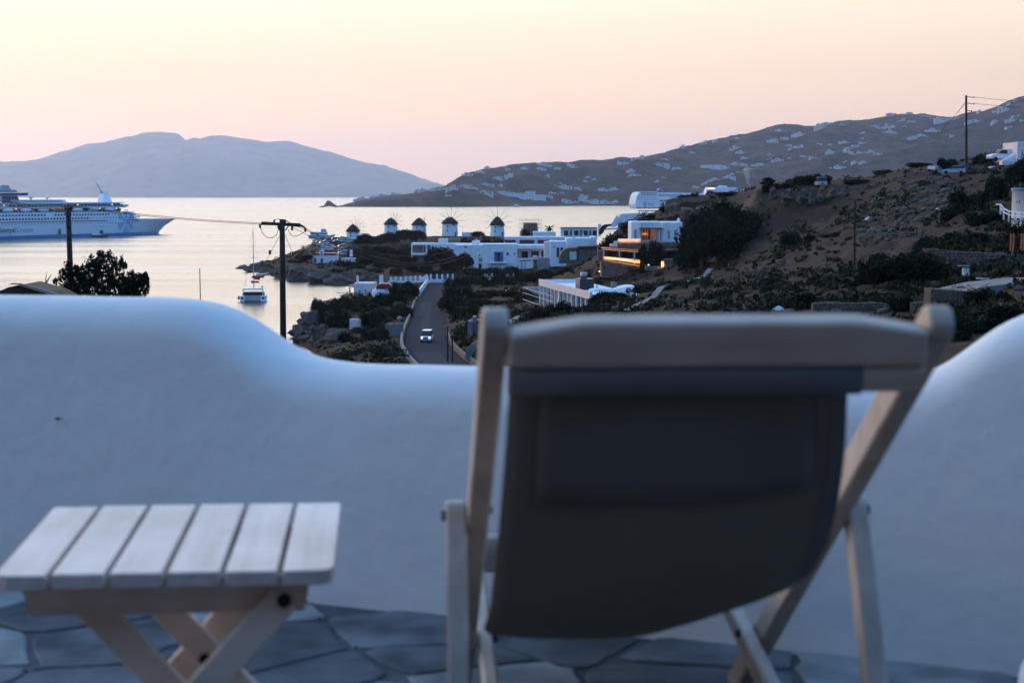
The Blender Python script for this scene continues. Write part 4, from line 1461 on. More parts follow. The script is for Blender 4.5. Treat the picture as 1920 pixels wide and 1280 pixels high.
# dinghies by the rocks
for px, py, c, lab in ((484, 520, 'boat_red', 'small red dinghy floating beside the rocky point'), (491, 516, 'ship_white', 'small white dinghy floating beside the rocky point')):
    d_ = 28.0 / math.tan(PITCH + math.atan((py - 640) / FPX))
    p = W(px, py, d_); p.z = 0
    b = MB()
    b.add([(-2.2, -0.7, 0.5), (-2.2, 0.7, 0.5), (1.0, 0.75, 0.55), (2.4, 0, 0.75), (1.0, -0.75, 0.55), (-2.1, -0.45, -0.1), (-2.1, 0.45, -0.1), (1.0, 0.45, -0.1), (2.0, 0, 0.0), (1.0, -0.45, -0.1)],
          [(0, 1, 6, 5), (1, 2, 7, 6), (2, 3, 8, 7), (3, 4, 9, 8), (4, 0, 5, 9), (5, 6, 7, 8, 9), (0, 4, 3, 2, 1)])
    b.bb(-1.6, -1.2, -0.6, 0.6, 0.52, 0.8)
    o = b.build('dinghy', M[c]); o.location = p; o.rotation_euler = (0, 0, 0.3)
    tag(o, lab, 'dinghy')

# tour boat with two open decks passing behind the car park
tb_ = thing('tour_boat', 'white two-decked tour boat passing beyond the parked cars', 'boat', W(601, 446, 1050), 0)
tb_.location.z = 0
b = MB()
b.add([(-7.5, -2, 0), (7, -2, 0), (-7.8, -2.4, 1.8), (6.5, -2.4, 1.9), (10, 0, 2.6), (8.2, 0, 0), (6.5, 2.4, 1.9), (-7.8, 2.4, 1.8), (7, 2, 0), (-7.5, 2, 0)],
      [(0, 1, 3, 2), (1, 5, 4, 3), (5, 8, 6, 4), (8, 9, 7, 6), (9, 0, 2, 7), (2, 3, 4, 6, 7), (0, 9, 8, 5, 1)])
b.build('hull', M['ship_grey'], tb_)
b = MB(); b.bb(-6.5, 4.5, -2.1, 2.1, 1.85, 3.9); c_ = b.build('cabin', M['ship_white'], tb_)
for x in np.arange(-5.8, 4, 1.8):
    b = MB(); b.bb(x, x + 1.2, -2.15, -2.05, 2.6, 3.4); b.build('window', M['ship_dark'], c_)
b = MB(); b.bb(-6.8, 3.0, -2.2, 2.2, 3.9, 4.1); b.build('upper_deck', M['ship_white'], tb_)
b = MB(); b.prism([(0.4, 4.1), (4.2, 4.1), (3.4, 6.0), (0.6, 6.0)], -1.5, 1.5, axis='y'); b.build('wheelhouse', M['ship_grey'], tb_)
b = MB(); b.cyl((1.6, 0, 6), (1.6, 0, 9), 0.09); b.build('mast', M['ship_grey'], tb_)
for x in (-6.5, -4, -1.5):
    b = MB(); b.bar((x, -2.1, 4.1), (x, -2.1, 5.1), 0.08, 0.08); b.build('rail_post', M['ship_grey'], tb_)

# tender alongside the cruise ship
td_ = thing('tender_boat', 'small passenger tender waiting beside the hull of the cruise ship', 'boat', W(186, 443.5, 1078), math.radians(55) * 0)
td_.location.z = 0
b = MB()
b.add([(-5, -1.6, 0), (4.6, -1.6, 0), (-5.2, -1.9, 1.3), (4.3, -1.9, 1.4), (6.6, 0, 1.8), (5.4, 0, 0), (4.3, 1.9, 1.4), (-5.2, 1.9, 1.3), (4.6, 1.6, 0), (-5, 1.6, 0)],
      [(0, 1, 3, 2), (1, 5, 4, 3), (5, 8, 6, 4), (8, 9, 7, 6), (9, 0, 2, 7), (2, 3, 4, 6, 7), (0, 9, 8, 5, 1)])
b.build('hull', M['ship_navy'], td_)
b = MB(); b.bb(-4.4, 1.2, -1.6, 1.6, 1.35, 2.3); b.build('cabin', M['ship_white'], td_)
b = MB(); b.prism([(0.6, 2.3), (2.8, 2.3), (2.4, 4.6), (0.8, 4.6)], -1.2, 1.2, axis='y'); b.build('wheelhouse', M['ship_dark'], td_)

# yacht moored far off the hotel
fy = thing('far_yacht', 'pale yacht anchored off the far hotel shore', 'yacht', W(968, 388, 3790), 0.2)
fy.location.z = 0
b = MB(); b.add([(-8, -2, 0), (7, -2, 0), (-8.5, -2.4, 2.2), (8, -2.2, 2.6), (12, 0, 3.2), (9.5, 0, 0), (8, 2.2, 2.6), (-8.5, 2.4, 2.2), (7, 2, 0), (-8, 2, 0)],
      [(0, 1, 3, 2), (1, 5, 4, 3), (5, 8, 6, 4), (8, 9, 7, 6), (9, 0, 2, 7), (2, 3, 4, 6, 7), (0, 9, 8, 5, 1)]); b.build('hull', M['ship_white'], fy)
b = MB(); b.bb(-4, 4, -1.6, 1.6, 2.4, 5.0); b.build('cabin', M['ship_white'], fy)
b = MB(); b.cyl((0, 0, 5), (0, 0, 22), 0.25, 0.15); b.build('mast', M['galvanised'], fy)

# thin mast of a moored sailing boat hidden below the parapet
sb = thing('moored_sailboat', 'thin bare mast of a sailing boat rising behind the parapet', 'sailboat', W(377, 640, 300), 0.4)
sb.location.z = 0
b = MB()
b.add([(-4, -1.2, 0.9), (2.5, -1.3, 1.0), (5, 0, 1.3), (2.5, 1.3, 1.0), (-4, 1.2, 0.9), (-3.6, -0.6, -0.3), (2.5, -0.5, -0.3), (4, 0, -0.2), (2.5, 0.5, -0.3), (-3.6, 0.6, -0.3)],
      [(0, 1, 6, 5), (1, 2, 7, 6), (2, 3, 8, 7), (3, 4, 9, 8), (4, 0, 5, 9), (5, 6, 7, 8, 9), (4, 3, 2, 1, 0)])
b.build('hull', M['ship_white'], sb)
b = MB(); b.bb(-2.5, 1.5, -0.8, 0.8, 0.95, 1.5); b.build('cabin', M['ship_white'], sb)
b = MB(); zt = W(377, 503, 300).z; b.cyl((0, 0, 1.4), (0, 0, zt), 0.11, 0.08); b.build('mast', M['dark_wood'], sb)

# islet with a broken rock off the headland
b = MB()
ic = W(616, 389, 3760); ic.z = 0
rows = [(596, 0), (602, 2.5), (608, 4), (610, 9), (614, 15.5), (620, 14), (626, 8), (632, 3), (637, 0)]
V, F = [], []
for j, y in enumerate((-14, -7, 0, 7, 14)):
    k = 1 - abs(y) / 16
    for px, z in rows:
        x = (px - 616) / FPX * 3760
        V.append((x, y + 2 * noise.noise(Vector((x * 0.2, y, 0))), z * k + 1.6 * noise.noise(Vector((x * 0.15, y * 0.2, 1))) * (z > 0) - (1 if z == 0 else 0)))
n = len(rows)
F = [(j * n + i, j * n + i + 1, (j + 1) * n + i + 1, (j + 1) * n + i) for j in range(4) for i in range(n - 1)]
me = bpy.data.meshes.new('islet'); me.from_pydata(V, [], F); me.materials.append(M['far_land'])
o = link('islet', me); o.location = ic
tag(o, 'small pointed rocky islet off the tip of the far headland', kind='structure')
# ------------------------------------------------------------------ white houses on the far hillside
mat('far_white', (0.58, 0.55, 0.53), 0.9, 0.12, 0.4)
def far_house_mesh(k):
    r = random.Random(100 + k)
    b, w = MB(), MB()
    def block(x0, x1, y0, y1, z1):
        b.bb(x0, x1, y0, y1, -1.2, z1)
        b.bb(x0, x1, y0, y0 + 0.04, z1, z1 + 0.05)
        nwin = max(1, int((x1 - x0) / 0.28))
        rows = 2 if z1 > 0.55 else 1
        for q in range(rows):
            for i in range(nwin):
                if r.random() < 0.75:
                    cx = x0 + (i + 0.5) * (x1 - x0) / nwin
                    zc = (q + 0.5) * z1 / rows
                    w.bb(cx - 0.045, cx + 0.045, y0 - 0.012, y0 + 0.03, zc - 0.09, zc + 0.09)
    if k == 0:
        block(-0.5, 0.5, -0.3, 0.3, 0.42)
    elif k == 1:
        block(-0.5, 0.15, -0.3, 0.3, 0.36); block(-0.05, 0.45, -0.12, 0.3, 0.66)
    elif k == 2:
        block(-0.5, 0.0, -0.25, 0.25, 0.5); block(0.0, 0.5, -0.33, 0.2, 0.33)
    elif k == 3:
        block(-0.5, 0.5, -0.2, 0.2, 0.26); block(-0.25, 0.05, -0.24, 0.1, 0.42)
    elif k == 4:
        block(-0.5, -0.12, -0.3, 0.2, 0.34); block(-0.12, 0.2, -0.22, 0.28, 0.52); block(0.2, 0.5, -0.34, 0.1, 0.3)
    elif k == 5:
        for i in range(5):
            block(-0.5 + i * 0.2, -0.31 + i * 0.2, -0.2 + 0.03 * (i % 2), 0.2, 0.26 + 0.06 * (i % 3))
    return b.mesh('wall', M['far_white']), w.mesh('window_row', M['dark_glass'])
FH = [far_house_mesh(k) for k in range(6)]
Z1 = [(920,385,60),(1000,365,45),(1045,342,40),(1180,348,35),(1297,342,45),(1408,347,55),(1415,320,60),(1512,347,45),(1600,327,50),(1443,397,35),(1115,412,65),(1190,398,60),(1258,445,30),(1035,455,65),(1130,460,35),(900,470,90),(820,475,60),(745,480,70),(680,488,50),(785,525,45),(1030,512,110),(1140,510,60),(1480,512,50),(1543,512,40),(1463,533,40),(1400,535,70),(1565,472,90),(1640,478,40),(1700,430,30),(1718,403,30),(1755,415,30),(1530,442,25),(1810,490,60),(1895,485,55),(1680,530,40),(1680,555,60),(1570,562,60),(1630,570,50),(1750,572,70),(1840,572,70),(1900,570,40),(350,525,50),(280,540,40),(210,548,60),(430,515,50),(570,495,30),(620,490,40)]
Z2 = [(425,492,80),(540,455,60),(490,458,30),(470,542,60),(493,577,60),(710,460,50),(670,500,90),(812,525,50),(840,375,40),(915,410,35),(1000,345,45),(1063,355,25),(1078,328,40),(1175,335,20),(1237,305,35),(1230,380,45),(1260,415,65),(1290,452,55),(1135,522,50),(1215,503,65),(1280,498,45),(1250,560,40),(1200,565,30),(1195,597,60),(1150,595,40),(1080,612,90),(1000,640,45),(940,662,50),(1320,530,50),(1395,497,60),(1475,465,55),(1480,437,45),(1540,470,60),(1610,450,25),(1535,255,55),(1480,335,60),(1510,322,40),(1578,313,55),(1683,285,75),(1843,235,50),(1410,365,25),(1608,362,40),(1650,380,50),(1692,372,50),(1715,440,50),(1780,448,50),(1800,430,25),(1830,350,40),(1905,352,35),(1905,412,40),(270,682,65),(355,680,65),(125,727,45),(125,752,65),(30,770,80),(220,772,80),(320,775,60),(655,625,35),(710,595,40)]
Z3 = [(262,353,60),(305,318,90),(425,338,60),(830,243,80),(980,237,50),(1103,257,60),(1140,268,20),(1220,275,40),(1265,290,90),(1345,280,80),(700,345,80),(755,362,65),(785,340,40),(845,340,60),(820,388,75),(920,302,60),(997,303,60),(945,335,30),(1070,415,60),(1015,435,60),(1163,385,120),(1160,372,40),(1330,420,40),(1280,405,30),(1520,300,100),(1550,214,35),(1690,260,25),(1680,215,40),(1680,303,50),(1673,325,30),(1805,305,70),(1830,290,60),(1830,255,30),(1880,248,30),(1905,293,40),(1810,350,90),(1765,202,60),(1725,185,40),(1795,155,35),(1853,133,45),(595,402,55),(595,440,30),(550,443,15),(590,478,50),(540,500,60),(485,528,60),(247,487,45),(330,490,30),(450,470,50),(340,552,60),(487,557,65),(577,557,50),(648,557,60),(713,570,50),(460,638,50),(530,640,50),(600,640,70),(400,675,80),(910,680,25)]
spots = [(620 + x / 3.556, 220 + y / 3.556, w / 3.556) for x, y, w in Z1] + [(1060 + x / 3.84, 180 + y / 3.84, w / 3.84) for x, y, w in Z2] + [(1480 + x / 4.364, 160 + y / 4.364, w / 4.364) for x, y, w in Z3]
ANCH = [(690, 'the leftmost windmill'), (750, 'the second windmill'), (815, 'the third windmill'), (890, 'the fourth windmill'), (965, 'the rightmost windmill'),
        (1015, 'the scaffolded stump'), (1060, 'the palm tree'), (1120, 'the seafront building'), (1180, "the liner's stern"), (1240, "the liner's funnel"), (1320, 'the brown headland'),
        (1400, 'the smoke plume'), (1450, 'the dark cypress'), (1520, 'the hilltop hedge'), (1600, 'the grey van'), (1680, 'the thin pole'), (1745, 'the rubble slope'),
        (1800, 'the silver hatchback'), (1850, 'the tall right pole'), (1900, 'the parked pickup'), (3000, 'the hilltop house')]
hr = random.Random(9)
made = []
for px, py, w in spots:
    p = on_hill(px, py + 1.5)
    d = p.y
    wid = w * d / FPX
    k = hr.choice([0, 1, 2, 2, 4, 4]) if w < 17 else hr.choice([3, 3, 4, 5, 5])
    ry = interp(HILL, px)
    pos = 'on the ridge' if py - ry < 9 else 'along the shore' if py > 376 else 'high' if py - ry < 28 else 'low' if py > 355 else 'halfway up'
    size = 'tiny' if w < 9 else 'small' if w < 13 else 'broad' if w < 19 else 'long'
    an = next(a for x, a in ANCH if px < x)
    shape = ['plain', 'stepped', 'two-part', 'flat', 'three-part', 'terraced'][k]
    t = thing('hillside_house', '', 'house', p, hr.uniform(-0.3, 0.3), 'white houses on the far hillside')
    hgt = hr.uniform(0.6, 0.95) * (1.0 if w > 12 else 1.2)
    t.scale = (wid, wid * 0.8, min(wid * hgt, 26.0))
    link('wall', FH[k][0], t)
    link('window_row', FH[k][1], t, 'stuff')
    if w > 11:
        for q in range(hr.choice([1, 2, 2])):
            a = link('annex', FH[hr.choice([0, 1, 2])][0], t)
            sx = hr.choice([-1, 1])
            a.location = (sx * hr.uniform(0.55, 0.85), hr.uniform(-0.5, 0.5), hr.uniform(-0.35, 0.2))
            a.scale = [hr.uniform(0.25, 0.45)] * 2 + [hr.uniform(0.35, 0.6)]
    made.append((f'{size} white {shape} house {pos} across the bay above {an}', px, t))
ORD = {2: ['left-hand', 'right-hand'], 3: ['left-hand', 'middle', 'right-hand'], 4: ['leftmost', 'mid-left', 'mid-right', 'rightmost'], 5: ['leftmost', 'mid-left', 'middle', 'mid-right', 'rightmost']}
def unique_labels(made):
    by = {}
    for lab, px, t in made:
        by.setdefault(lab, []).append((px, t))
    for lab, lst in by.items():
        lst.sort(key=lambda q: q[0])
        for i, (px, t) in enumerate(lst):
            t['label'] = lab if len(lst) == 1 else f'{ORD[min(len(lst), 5)][min(i, 4)]} {lab}'
unique_labels(made)
# the big hotel by the shore and the long white block higher up
def far_block(label, parts, dpx, dpy, win):
    p = on_hill(dpx, dpy)
    d = p.y
    s = d / FPX
    t = thing('hillside_hotel', label, 'hotel', p)
    for x0, x1, y0, y1 in parts:
        b = MB(); b.bb((x0 - dpx) * s, (x1 - dpx) * s, 0, 14, (dpy - y1) * s - 12, (dpy - y0) * s); wl_ = b.build('wall', M['whitewash'], t)
        b = MB()
        for yy in np.arange(y0 + 1.6, y1 - 0.5, win[1]):
            for xx in np.arange(x0 + 1.2, x1 - 0.6, win[0]):
                b.bb((xx - dpx) * s - 1.0, (xx - dpx) * s + 1.0, -0.25, 0.2, (dpy - yy) * s - 1.0, (dpy - yy) * s + 1.0)
        if b.v:
            b.build('window_row', M['dark_glass'], wl_, 'stuff')
far_block('large stepped white hotel above the far shore', [(933, 950, 360, 368), (950, 966, 361, 371), (966, 985, 362, 374), (985, 1004, 358.5, 376), (1004, 1024, 365, 377)], 980, 376, (3.0, 3.2))
far_block('long white flat-roofed block halfway up the far hill', [(1314, 1352, 309.5, 317), (1350, 1362, 310.5, 320)], 1338, 318, (3.4, 4.0))

# ------------------------------------------------------------------ windmills on the headland
GM = 'row of white windmills on the headland'
def windmill(px, py_base, py_eave, py_tip, wpx, d, sails, label, cap=False, rot=0.0, tilt=0.0):
    p = W(px, py_base, d)
    s = d / FPX
    r = wpx / 2 * s
    ze = (py_base - py_eave) * s
    zt = (py_base - py_tip) * s
    t = thing('windmill', label, 'windmill', p, 0, GM)
    b = MB()
    b.lathe([(r * 1.06, -2.5), (r * 1.05, 0), (r * 1.0, ze * 0.6), (r * 0.98, ze)], 28)
    tw = b.build('tower', M['whitewash'], t)
    b = MB()
    b.lathe([(r * 1.13, ze - 0.35), (r * 1.15, ze - 0.2), (r * 0.78, ze + (zt - ze) * 0.42), (r * 0.36, ze + (zt - ze) * 0.82), (0.02, zt)], 26)
    rf = b.build('thatched_roof', M['thatch'], t)
    if cap:
        b = MB(); b.lathe([(r * 0.45, ze + (zt - ze) * 0.80), (r * 0.30, ze + (zt - ze) * 0.93), (0.01, zt + 0.12)], 16); b.build('roof_cap', M['galvanised'], rf)
    for a, zz in ((-1.85, 0.42), (-1.85, 0.75), (-0.95, 0.85)):
        b = MB()
        c = Vector((math.cos(a) * r * 1.01, math.sin(a) * r * 1.01, ze * zz))
        b.box(c, (0.22, 0.6, 0.75), rz=a)
        b.build('window', M['dark_wood'], tw)
    b = MB(); a = -0.75; b.box((math.cos(a) * r * 1.03, math.sin(a) * r * 1.03, 1.0), (0.2, 0.95, 2.1), rz=a); b.build('door', M['blue_paint'], tw)
    if sails:
        # bare spars fanning out from the axle on the right-hand side of the cap
        hub = Vector((sails[0] * r, -0.4 * r if sails[0] < 0.3 else 0.1 * r, ze + (zt - ze) * 0.35))
        h = MB(); h.cyl(hub + Vector((0, 0.8, 0)), hub + Vector((0, -0.5, 0)), 0.22); hb_ = h.build('axle', M['dark_wood'], rf)
        n = sails[1]
        L = sails[2] * s * 1.05
        for k in range(n):
            a = rot + 2 * math.pi * k / n
            q = hub + Vector((math.cos(a) * L * math.cos(tilt), math.cos(a) * L * math.sin(tilt), math.sin(a) * L))
            b = MB(); b.cyl(hub, q, 0.105, 0.07, n=5); b.build('sail_spar', M['dark_wood'], t)
    return t
windmill(662, 449.5, 433, 420, 24.5, 785, (0.55, 12, 21), 'leftmost white windmill half hidden behind dark trees', rot=0.21, tilt=-0.5)
windmill(733, 444, 420, 408, 24.5, 785, (0.55, 12, 19), 'second windmill from the left with thatched cone and bare spars', rot=0.1, tilt=-0.6)
windmill(786, 443, 421, 408, 26.5, 790, None, 'third windmill from the left without a sail wheel')
windmill(843.5, 442.5, 418, 406, 29, 790, (0.2, 12, 26), 'widest windmill with a pale cap on its thatched cone', True, rot=0.0, tilt=-0.25)
windmill(932.5, 443, 421, 405.5, 25.5, 785, (0.05, 12, 26), 'rightmost windmill beside the scaffolded stump', rot=0.0)
b = MB(); p = W(795.5, 443, 786); b.cyl((0, 0, -1), (0, 0, (443 - 406) * 0.262), 0.16, 0.12); o = b.build('wooden_post', M['dark_wood']); o.location = p
tag(o, 'bare wooden post standing against the third windmill', 'post')
# stump of a sixth mill wrapped in scaffolding
sp_ = W(994.5, 441, 770); s = 770 / FPX
t = thing('windmill_stump', 'unfinished stone mill stump wrapped in scaffolding', 'windmill', sp_)
b = MB(); b.lathe([(3.7, -2), (3.6, 2), (3.45, 4.8), (3.3, 6.0), (0, 6.0)], 24); b.build('stone_drum', M['stone_b'], t)
for x in np.linspace(-5.1, 5.1, 9):
    for y in (-4.2, 4.2):
        b = MB(); b.cyl((x, y, -1), (x, y, 7.8 + 0.3 * (int(x * 3) % 2)), 0.05, n=5); b.build('scaffold_pole', M['galvanised'], t)
for z in (1.8, 3.6, 5.4, 7.2):
    for y in (-4.2, 4.2):
        b = MB(); b.cyl((-5.2, y, z), (5.2, y, z), 0.045, n=5); b.build('scaffold_rail', M['galvanised'], t)
    for x in (-5.1, 5.1):
        b = MB(); b.cyl((x, -4.2, z), (x, 4.2, z), 0.045, n=5); b.build('scaffold_rail', M['galvanised'], t)

# ------------------------------------------------------------------ town buildings, set out from picture spans at a distance
class Bld:
    def __init__(self, name, label, cat, px, py, d, group=None):
        self.o = W(px, py, d)
        self.t = thing(name, label, cat, self.o, 0, group)
    def block(self, px0, px1, py0, py1, d, depth, m='whitewash', name='wall', sink=1.5, parent=None, skew=0.0, rnd=0.0):
        """box whose near face spans the given picture rectangle at distance d; skew moves the far side sideways."""
        a, c = W(px0, py1, d), W(px1, py0, d)
        b = MB()
        o = self.o
        x0, x1, z0, z1 = a.x - o.x, c.x - o.x, a.z - o.z - sink, c.z - o.z
        y0, y1 = d - o.y, d - o.y + depth
        k = skew * depth
        b.add([(x0, y0, z0), (x1, y0, z0), (x1 + k, y1, z0), (x0 + k, y1, z0), (x0, y0, z1), (x1, y0, z1), (x1 + k, y1, z1), (x0 + k, y1, z1)],
              [(0, 3, 2, 1), (4, 5, 6, 7), (0, 1, 5, 4), (1, 2, 6, 5), (2, 3, 7, 6), (3, 0, 4, 7)])
        ob = b.build(name, M[m], parent or self.t)
        bv = ob.modifiers.new('bevel', 'BEVEL'); bv.width = 0.12 if rnd == 0 else rnd; bv.segments = 2 if rnd == 0 else 4; bv.limit_method = 'ANGLE'
        return ob
    def win(self, px0, px1, py0, py1, d, m='dark_glass', frame='whitewash', name='window', parent=None, out=0.05):
        a, c = W(px0, py1, d), W(px1, py0, d)
        o = self.o
        x0, x1, z0, z1, y = a.x - o.x, c.x - o.x, a.z - o.z, c.z - o.z, d - o.y
        b = MB()
        f = 0.09
        for q in ((x0 - f, x0, z0 - f, z1 + f), (x1, x1 + f, z0 - f, z1 + f), (x0, x1, z1, z1 + f), (x0, x1, z0 - f, z0)):
            b.bb(q[0], q[1], y - out - 0.03, y + 0.1, q[2], q[3], 1)
        b.bb(x0, x1, y - out, y + 0.1, z0, z1, 0)
        return b.build(name, [M[m], M[frame]], parent or self.t)
    def shape(self, pts, d, depth, m, name, parent=None):
        """extruded picture outline"""
        o = self.o
        q = [W(x, y, d) - o for x, y in pts]
        b = MB(); b.prism([(p.x, p.z) for p in q], d - o.y, d - o.y + depth, axis='y')
        return b.build(name, M[m], parent or self.t)
    def bar(self, p0, p1, d0, d1, w, m, name, parent=None):
        a, c = W(*p0, d0) - self.o, W(*p1, d1) - self.o
        b = MB(); b.bar(a, c, w, w)
        return b.build(name, M[m], parent or self.t)

# chapel by the car park
B = Bld('chapel', 'small white chapel with a red roof and bell gable', 'chapel', 610, 498, 600)
nave = B.block(586, 631, 478, 498, 600, 7, sink=2)
B.shape([(585.5, 478.2), (632, 478.2), (629.5, 474.6), (592, 474.8)], 599.8, 7.6, 'red_paint', 'roof')
B.shape([(599, 478), (607.5, 478), (607.5, 471), (605.5, 468.5), (603.2, 465), (601, 468.5), (599, 471)], 599.6, 1.0, 'whitewash', 'bell_gable')
B.win(602.2, 604.2, 471.2, 477, 599.6, name='bell_opening')
B.win(589, 593.2, 484.2, 493, 600, 'ship_navy', name='window')
B.win(601.3, 605.5, 484.2, 492.8, 600, 'red_paint', name='door')
B.block(640, 665, 484, 493, 606, 4, 'whitewash_old', 'annex')
for x in (643, 649, 655):
    B.win(x, x + 2.6, 486.5, 491, 606, name='window')
B.bar((658.5, 481), (658.5, 468.5), 612, 612, 1.0, 'whitewash', 'gate_pier')

# half-built house behind the dark pine
B = Bld('building_shell', 'half-built white house with open grey bays', 'house', 790, 492, 590)
B.block(771, 812, 456, 459, 590, 9, sink=0.2, name='roof_slab')
B.block(771, 812, 475, 477.3, 590, 9, sink=0.2, name='floor_slab')
for x in (771, 798.5, 808):
    B.block(x, x + 2.4, 459.2, 491, 589.6, 0.6, name='pillar')
B.block(774, 811, 459.5, 475, 594, 0.4, 'concrete', 'back_wall')
B.block(774, 811, 477.5, 491, 592, 0.4, 'concrete', 'back_wall')
B.win(794, 798, 462, 473, 594, 'blue_paint', name='shutter')
B.block(822, 839, 447.5, 457, 600, 6, 'whitewash_old', 'roof_room')
B.block(839, 862, 447.5, 456, 610, 6, 'concrete', 'roof_room')
B.block(812, 905, 456.5, 468, 596, 8, name='upper_wing')

# long white house with the blue balcony door
B = Bld('balcony_house', 'large white house with a blue balcony door beside the dark pine', 'house', 940, 508, 560)
w1 = B.block(905, 970, 457.5, 509, 560, 12, sink=2)
B.block(853, 905.5, 459, 506, 563, 12, sink=2, name='side_wing')
B.win(897.5, 904, 483.5, 491, 563, 'grey_paint', name='window')
B.win(897.5, 903, 494, 508, 563, name='door')
B.win(898.5, 900.5, 477, 481, 563, name='window')
B.win(871, 876, 462, 464.5, 563, name='window')
B.win(927, 932, 472.5, 490, 559.95, 'blue_paint', 'blue_paint', 'shutter')
B.win(932.6, 937.4, 473, 490, 559.95, 'dark_wood', 'blue_paint', 'balcony_door')
B.win(938, 943, 472.5, 490, 559.95, 'blue_paint', 'blue_paint', 'shutter')
B.win(949.7, 953.6, 473, 479, 559.95, 'ship_navy', name='window')
B.win(963, 965.8, 474, 477, 559.95, 'ship_navy', name='window')
B.block(916.5, 951.5, 492.2, 493.6, 558.7, 1.4, sink=0.05, name='balcony_slab')
for x in np.linspace(917, 951, 11):
    B.bar((x, 484), (x, 492.2), 558.8, 558.8, 0.045, 'blue_paint', 'balcony_rail')
B.bar((917, 484), (951, 484), 558.8, 558.8, 0.07, 'blue_paint', 'balcony_rail')
B.block(885, 899, 451.5, 459, 566, 5, name='roof_room')
B.shape([(889, 451.5), (896, 451.5), (895.5, 450), (893.6, 449.2), (892.8, 447.5), (892, 449.2), (889.5, 450)], 566, 1.5, 'whitewash', 'chimney')
B.block(970.2, 1021.5, 459.5, 466.4, 561, 9, sink=0.1, name='upper_wall')
B.block(970.2, 1021.5, 466.6, 505, 566, 5, sink=2, name='recessed_wall')
B.block(970.2, 1021.5, 484.5, 487.3, 561, 5, sink=0.1, name='veranda_floor')
B.block(970.2, 1000, 487.5, 508, 561.1, 4.8, sink=2, name='lower_wall')
B.win(978, 990, 471, 484, 566, name='window')
B.win(996, 1010, 471, 483, 566, name='window')
B.win(1015, 1019, 470, 483, 566, name='window')
for x in (978.5, 984.5, 1005):
    B.bar((x, 511), (x, 489.5), 540, 540, 0.28, 'dark_wood', 'pergola_post')
B.bar((974, 489), (1008, 487.5), 540, 540, 0.3, 'dark_wood', 'pergola_beam')
B.block(999, 1008, 479.5, 488, 541, 2, 'pinkwash_glow', 'low_wall', sink=0)
B.block(1008, 1030, 483, 500, 545, 3, 'grey_paint', 'screen_wall')

B = Bld('corner_house', 'white cubic house with tall narrow windows right of the balcony house', 'house', 1041, 484, 545)
B.block(1031, 1062, 452, 484, 545, 10, rnd=0.4, sink=3)
B.shape([(1020.5, 453.5), (1031, 452), (1031, 486), (1020.5, 485)], 549, 6, 'pinkwash_glow', 'side_wall')  # west side coloured pink for the evening glow
for x in (1022.5, 1026.8):
    B.win(x, x + 2.6, 462, 482, 549, 'whitewash_old', name='window')
for x in (1043.5, 1050.8):
    B.win(x, x + 5.2, 464, 482.5, 545, name='window')
B.win(1037, 1040, 461.5, 463.5, 545, name='vent')
B.block(1061, 1108, 446, 462, 556, 9, name='upper_block', rnd=0.4)
B.block(1107, 1119, 443.5, 459, 560, 9, name='roof_room', rnd=0.4)
B.shape([(1073.5, 446), (1077.5, 446), (1077, 441), (1075.5, 438.5), (1074, 441)], 556, 1.2, 'whitewash', 'chimney')
B.shape([(1092, 446), (1095, 446), (1095, 438.5), (1092, 438.5)], 557, 1.0, 'whitewash', 'chimney')

B = Bld('arched_stone_house', 'low grey stone house with a rounded gable and pale window', 'house', 1084, 494, 520)
B.shape([(1048, 494), (1049, 482), (1054, 472), (1062, 466), (1071, 464.5), (1120, 464.5), (1120, 494)], 520, 8, 'stone_b', 'wall')
B.win(1068, 1081, 471.5, 487, 520, 'whitewash_old', 'dark_wood', 'window')
B.win(1082.5, 1084.5, 470.5, 487, 520, 'dark_wood', 'dark_wood', 'door')
B.shape([(1082, 462.5), (1120, 460.5), (1120, 463.6), (1086, 464.4)], 519.2, 9, 'dark_wood', 'roof')

# long low white building under the windmills and the one behind the palm
B = Bld('long_low_building', 'long low white building with dark bays below the scaffolded stump', 'building', 1005, 457, 650)
B.block(945, 1060, 444, 458, 654, 10, name='wall')
for x0, x1 in ((947, 967), (974, 1002), (1008, 1030), (1036, 1058)):
    B.win(x0, x1, 449.5, 456.5, 654, name='window')
B.block(1000, 1042, 434.5, 443, 690, 10, name='upper_block')
B.block(866, 890, 435.5, 442, 770, 6, name='flat_annex')
B = Bld('seafront_building', 'flat white seafront building with a row of dark windows right of the palm', 'building', 1086, 442, 740)
B.block(1052, 1120, 428, 443, 740, 12, name='wall')
B.block(1051.5, 1120.5, 426.8, 428, 739.6, 12.6, 'stone_b', 'roof_slab', sink=0)
for x in (1057.5, 1076.5, 1094, 1111):
    B.win(x, x + 8, 432, 441.5, 740, name='window')
for x in (1068, 1087, 1104):
    B.block(x, x + 5, 431, 442, 739.7, 0.3, 'concrete', 'stone_pier', sink=0)
B.block(1121.5, 1127, 420, 436, 640, 3, name='chimney')

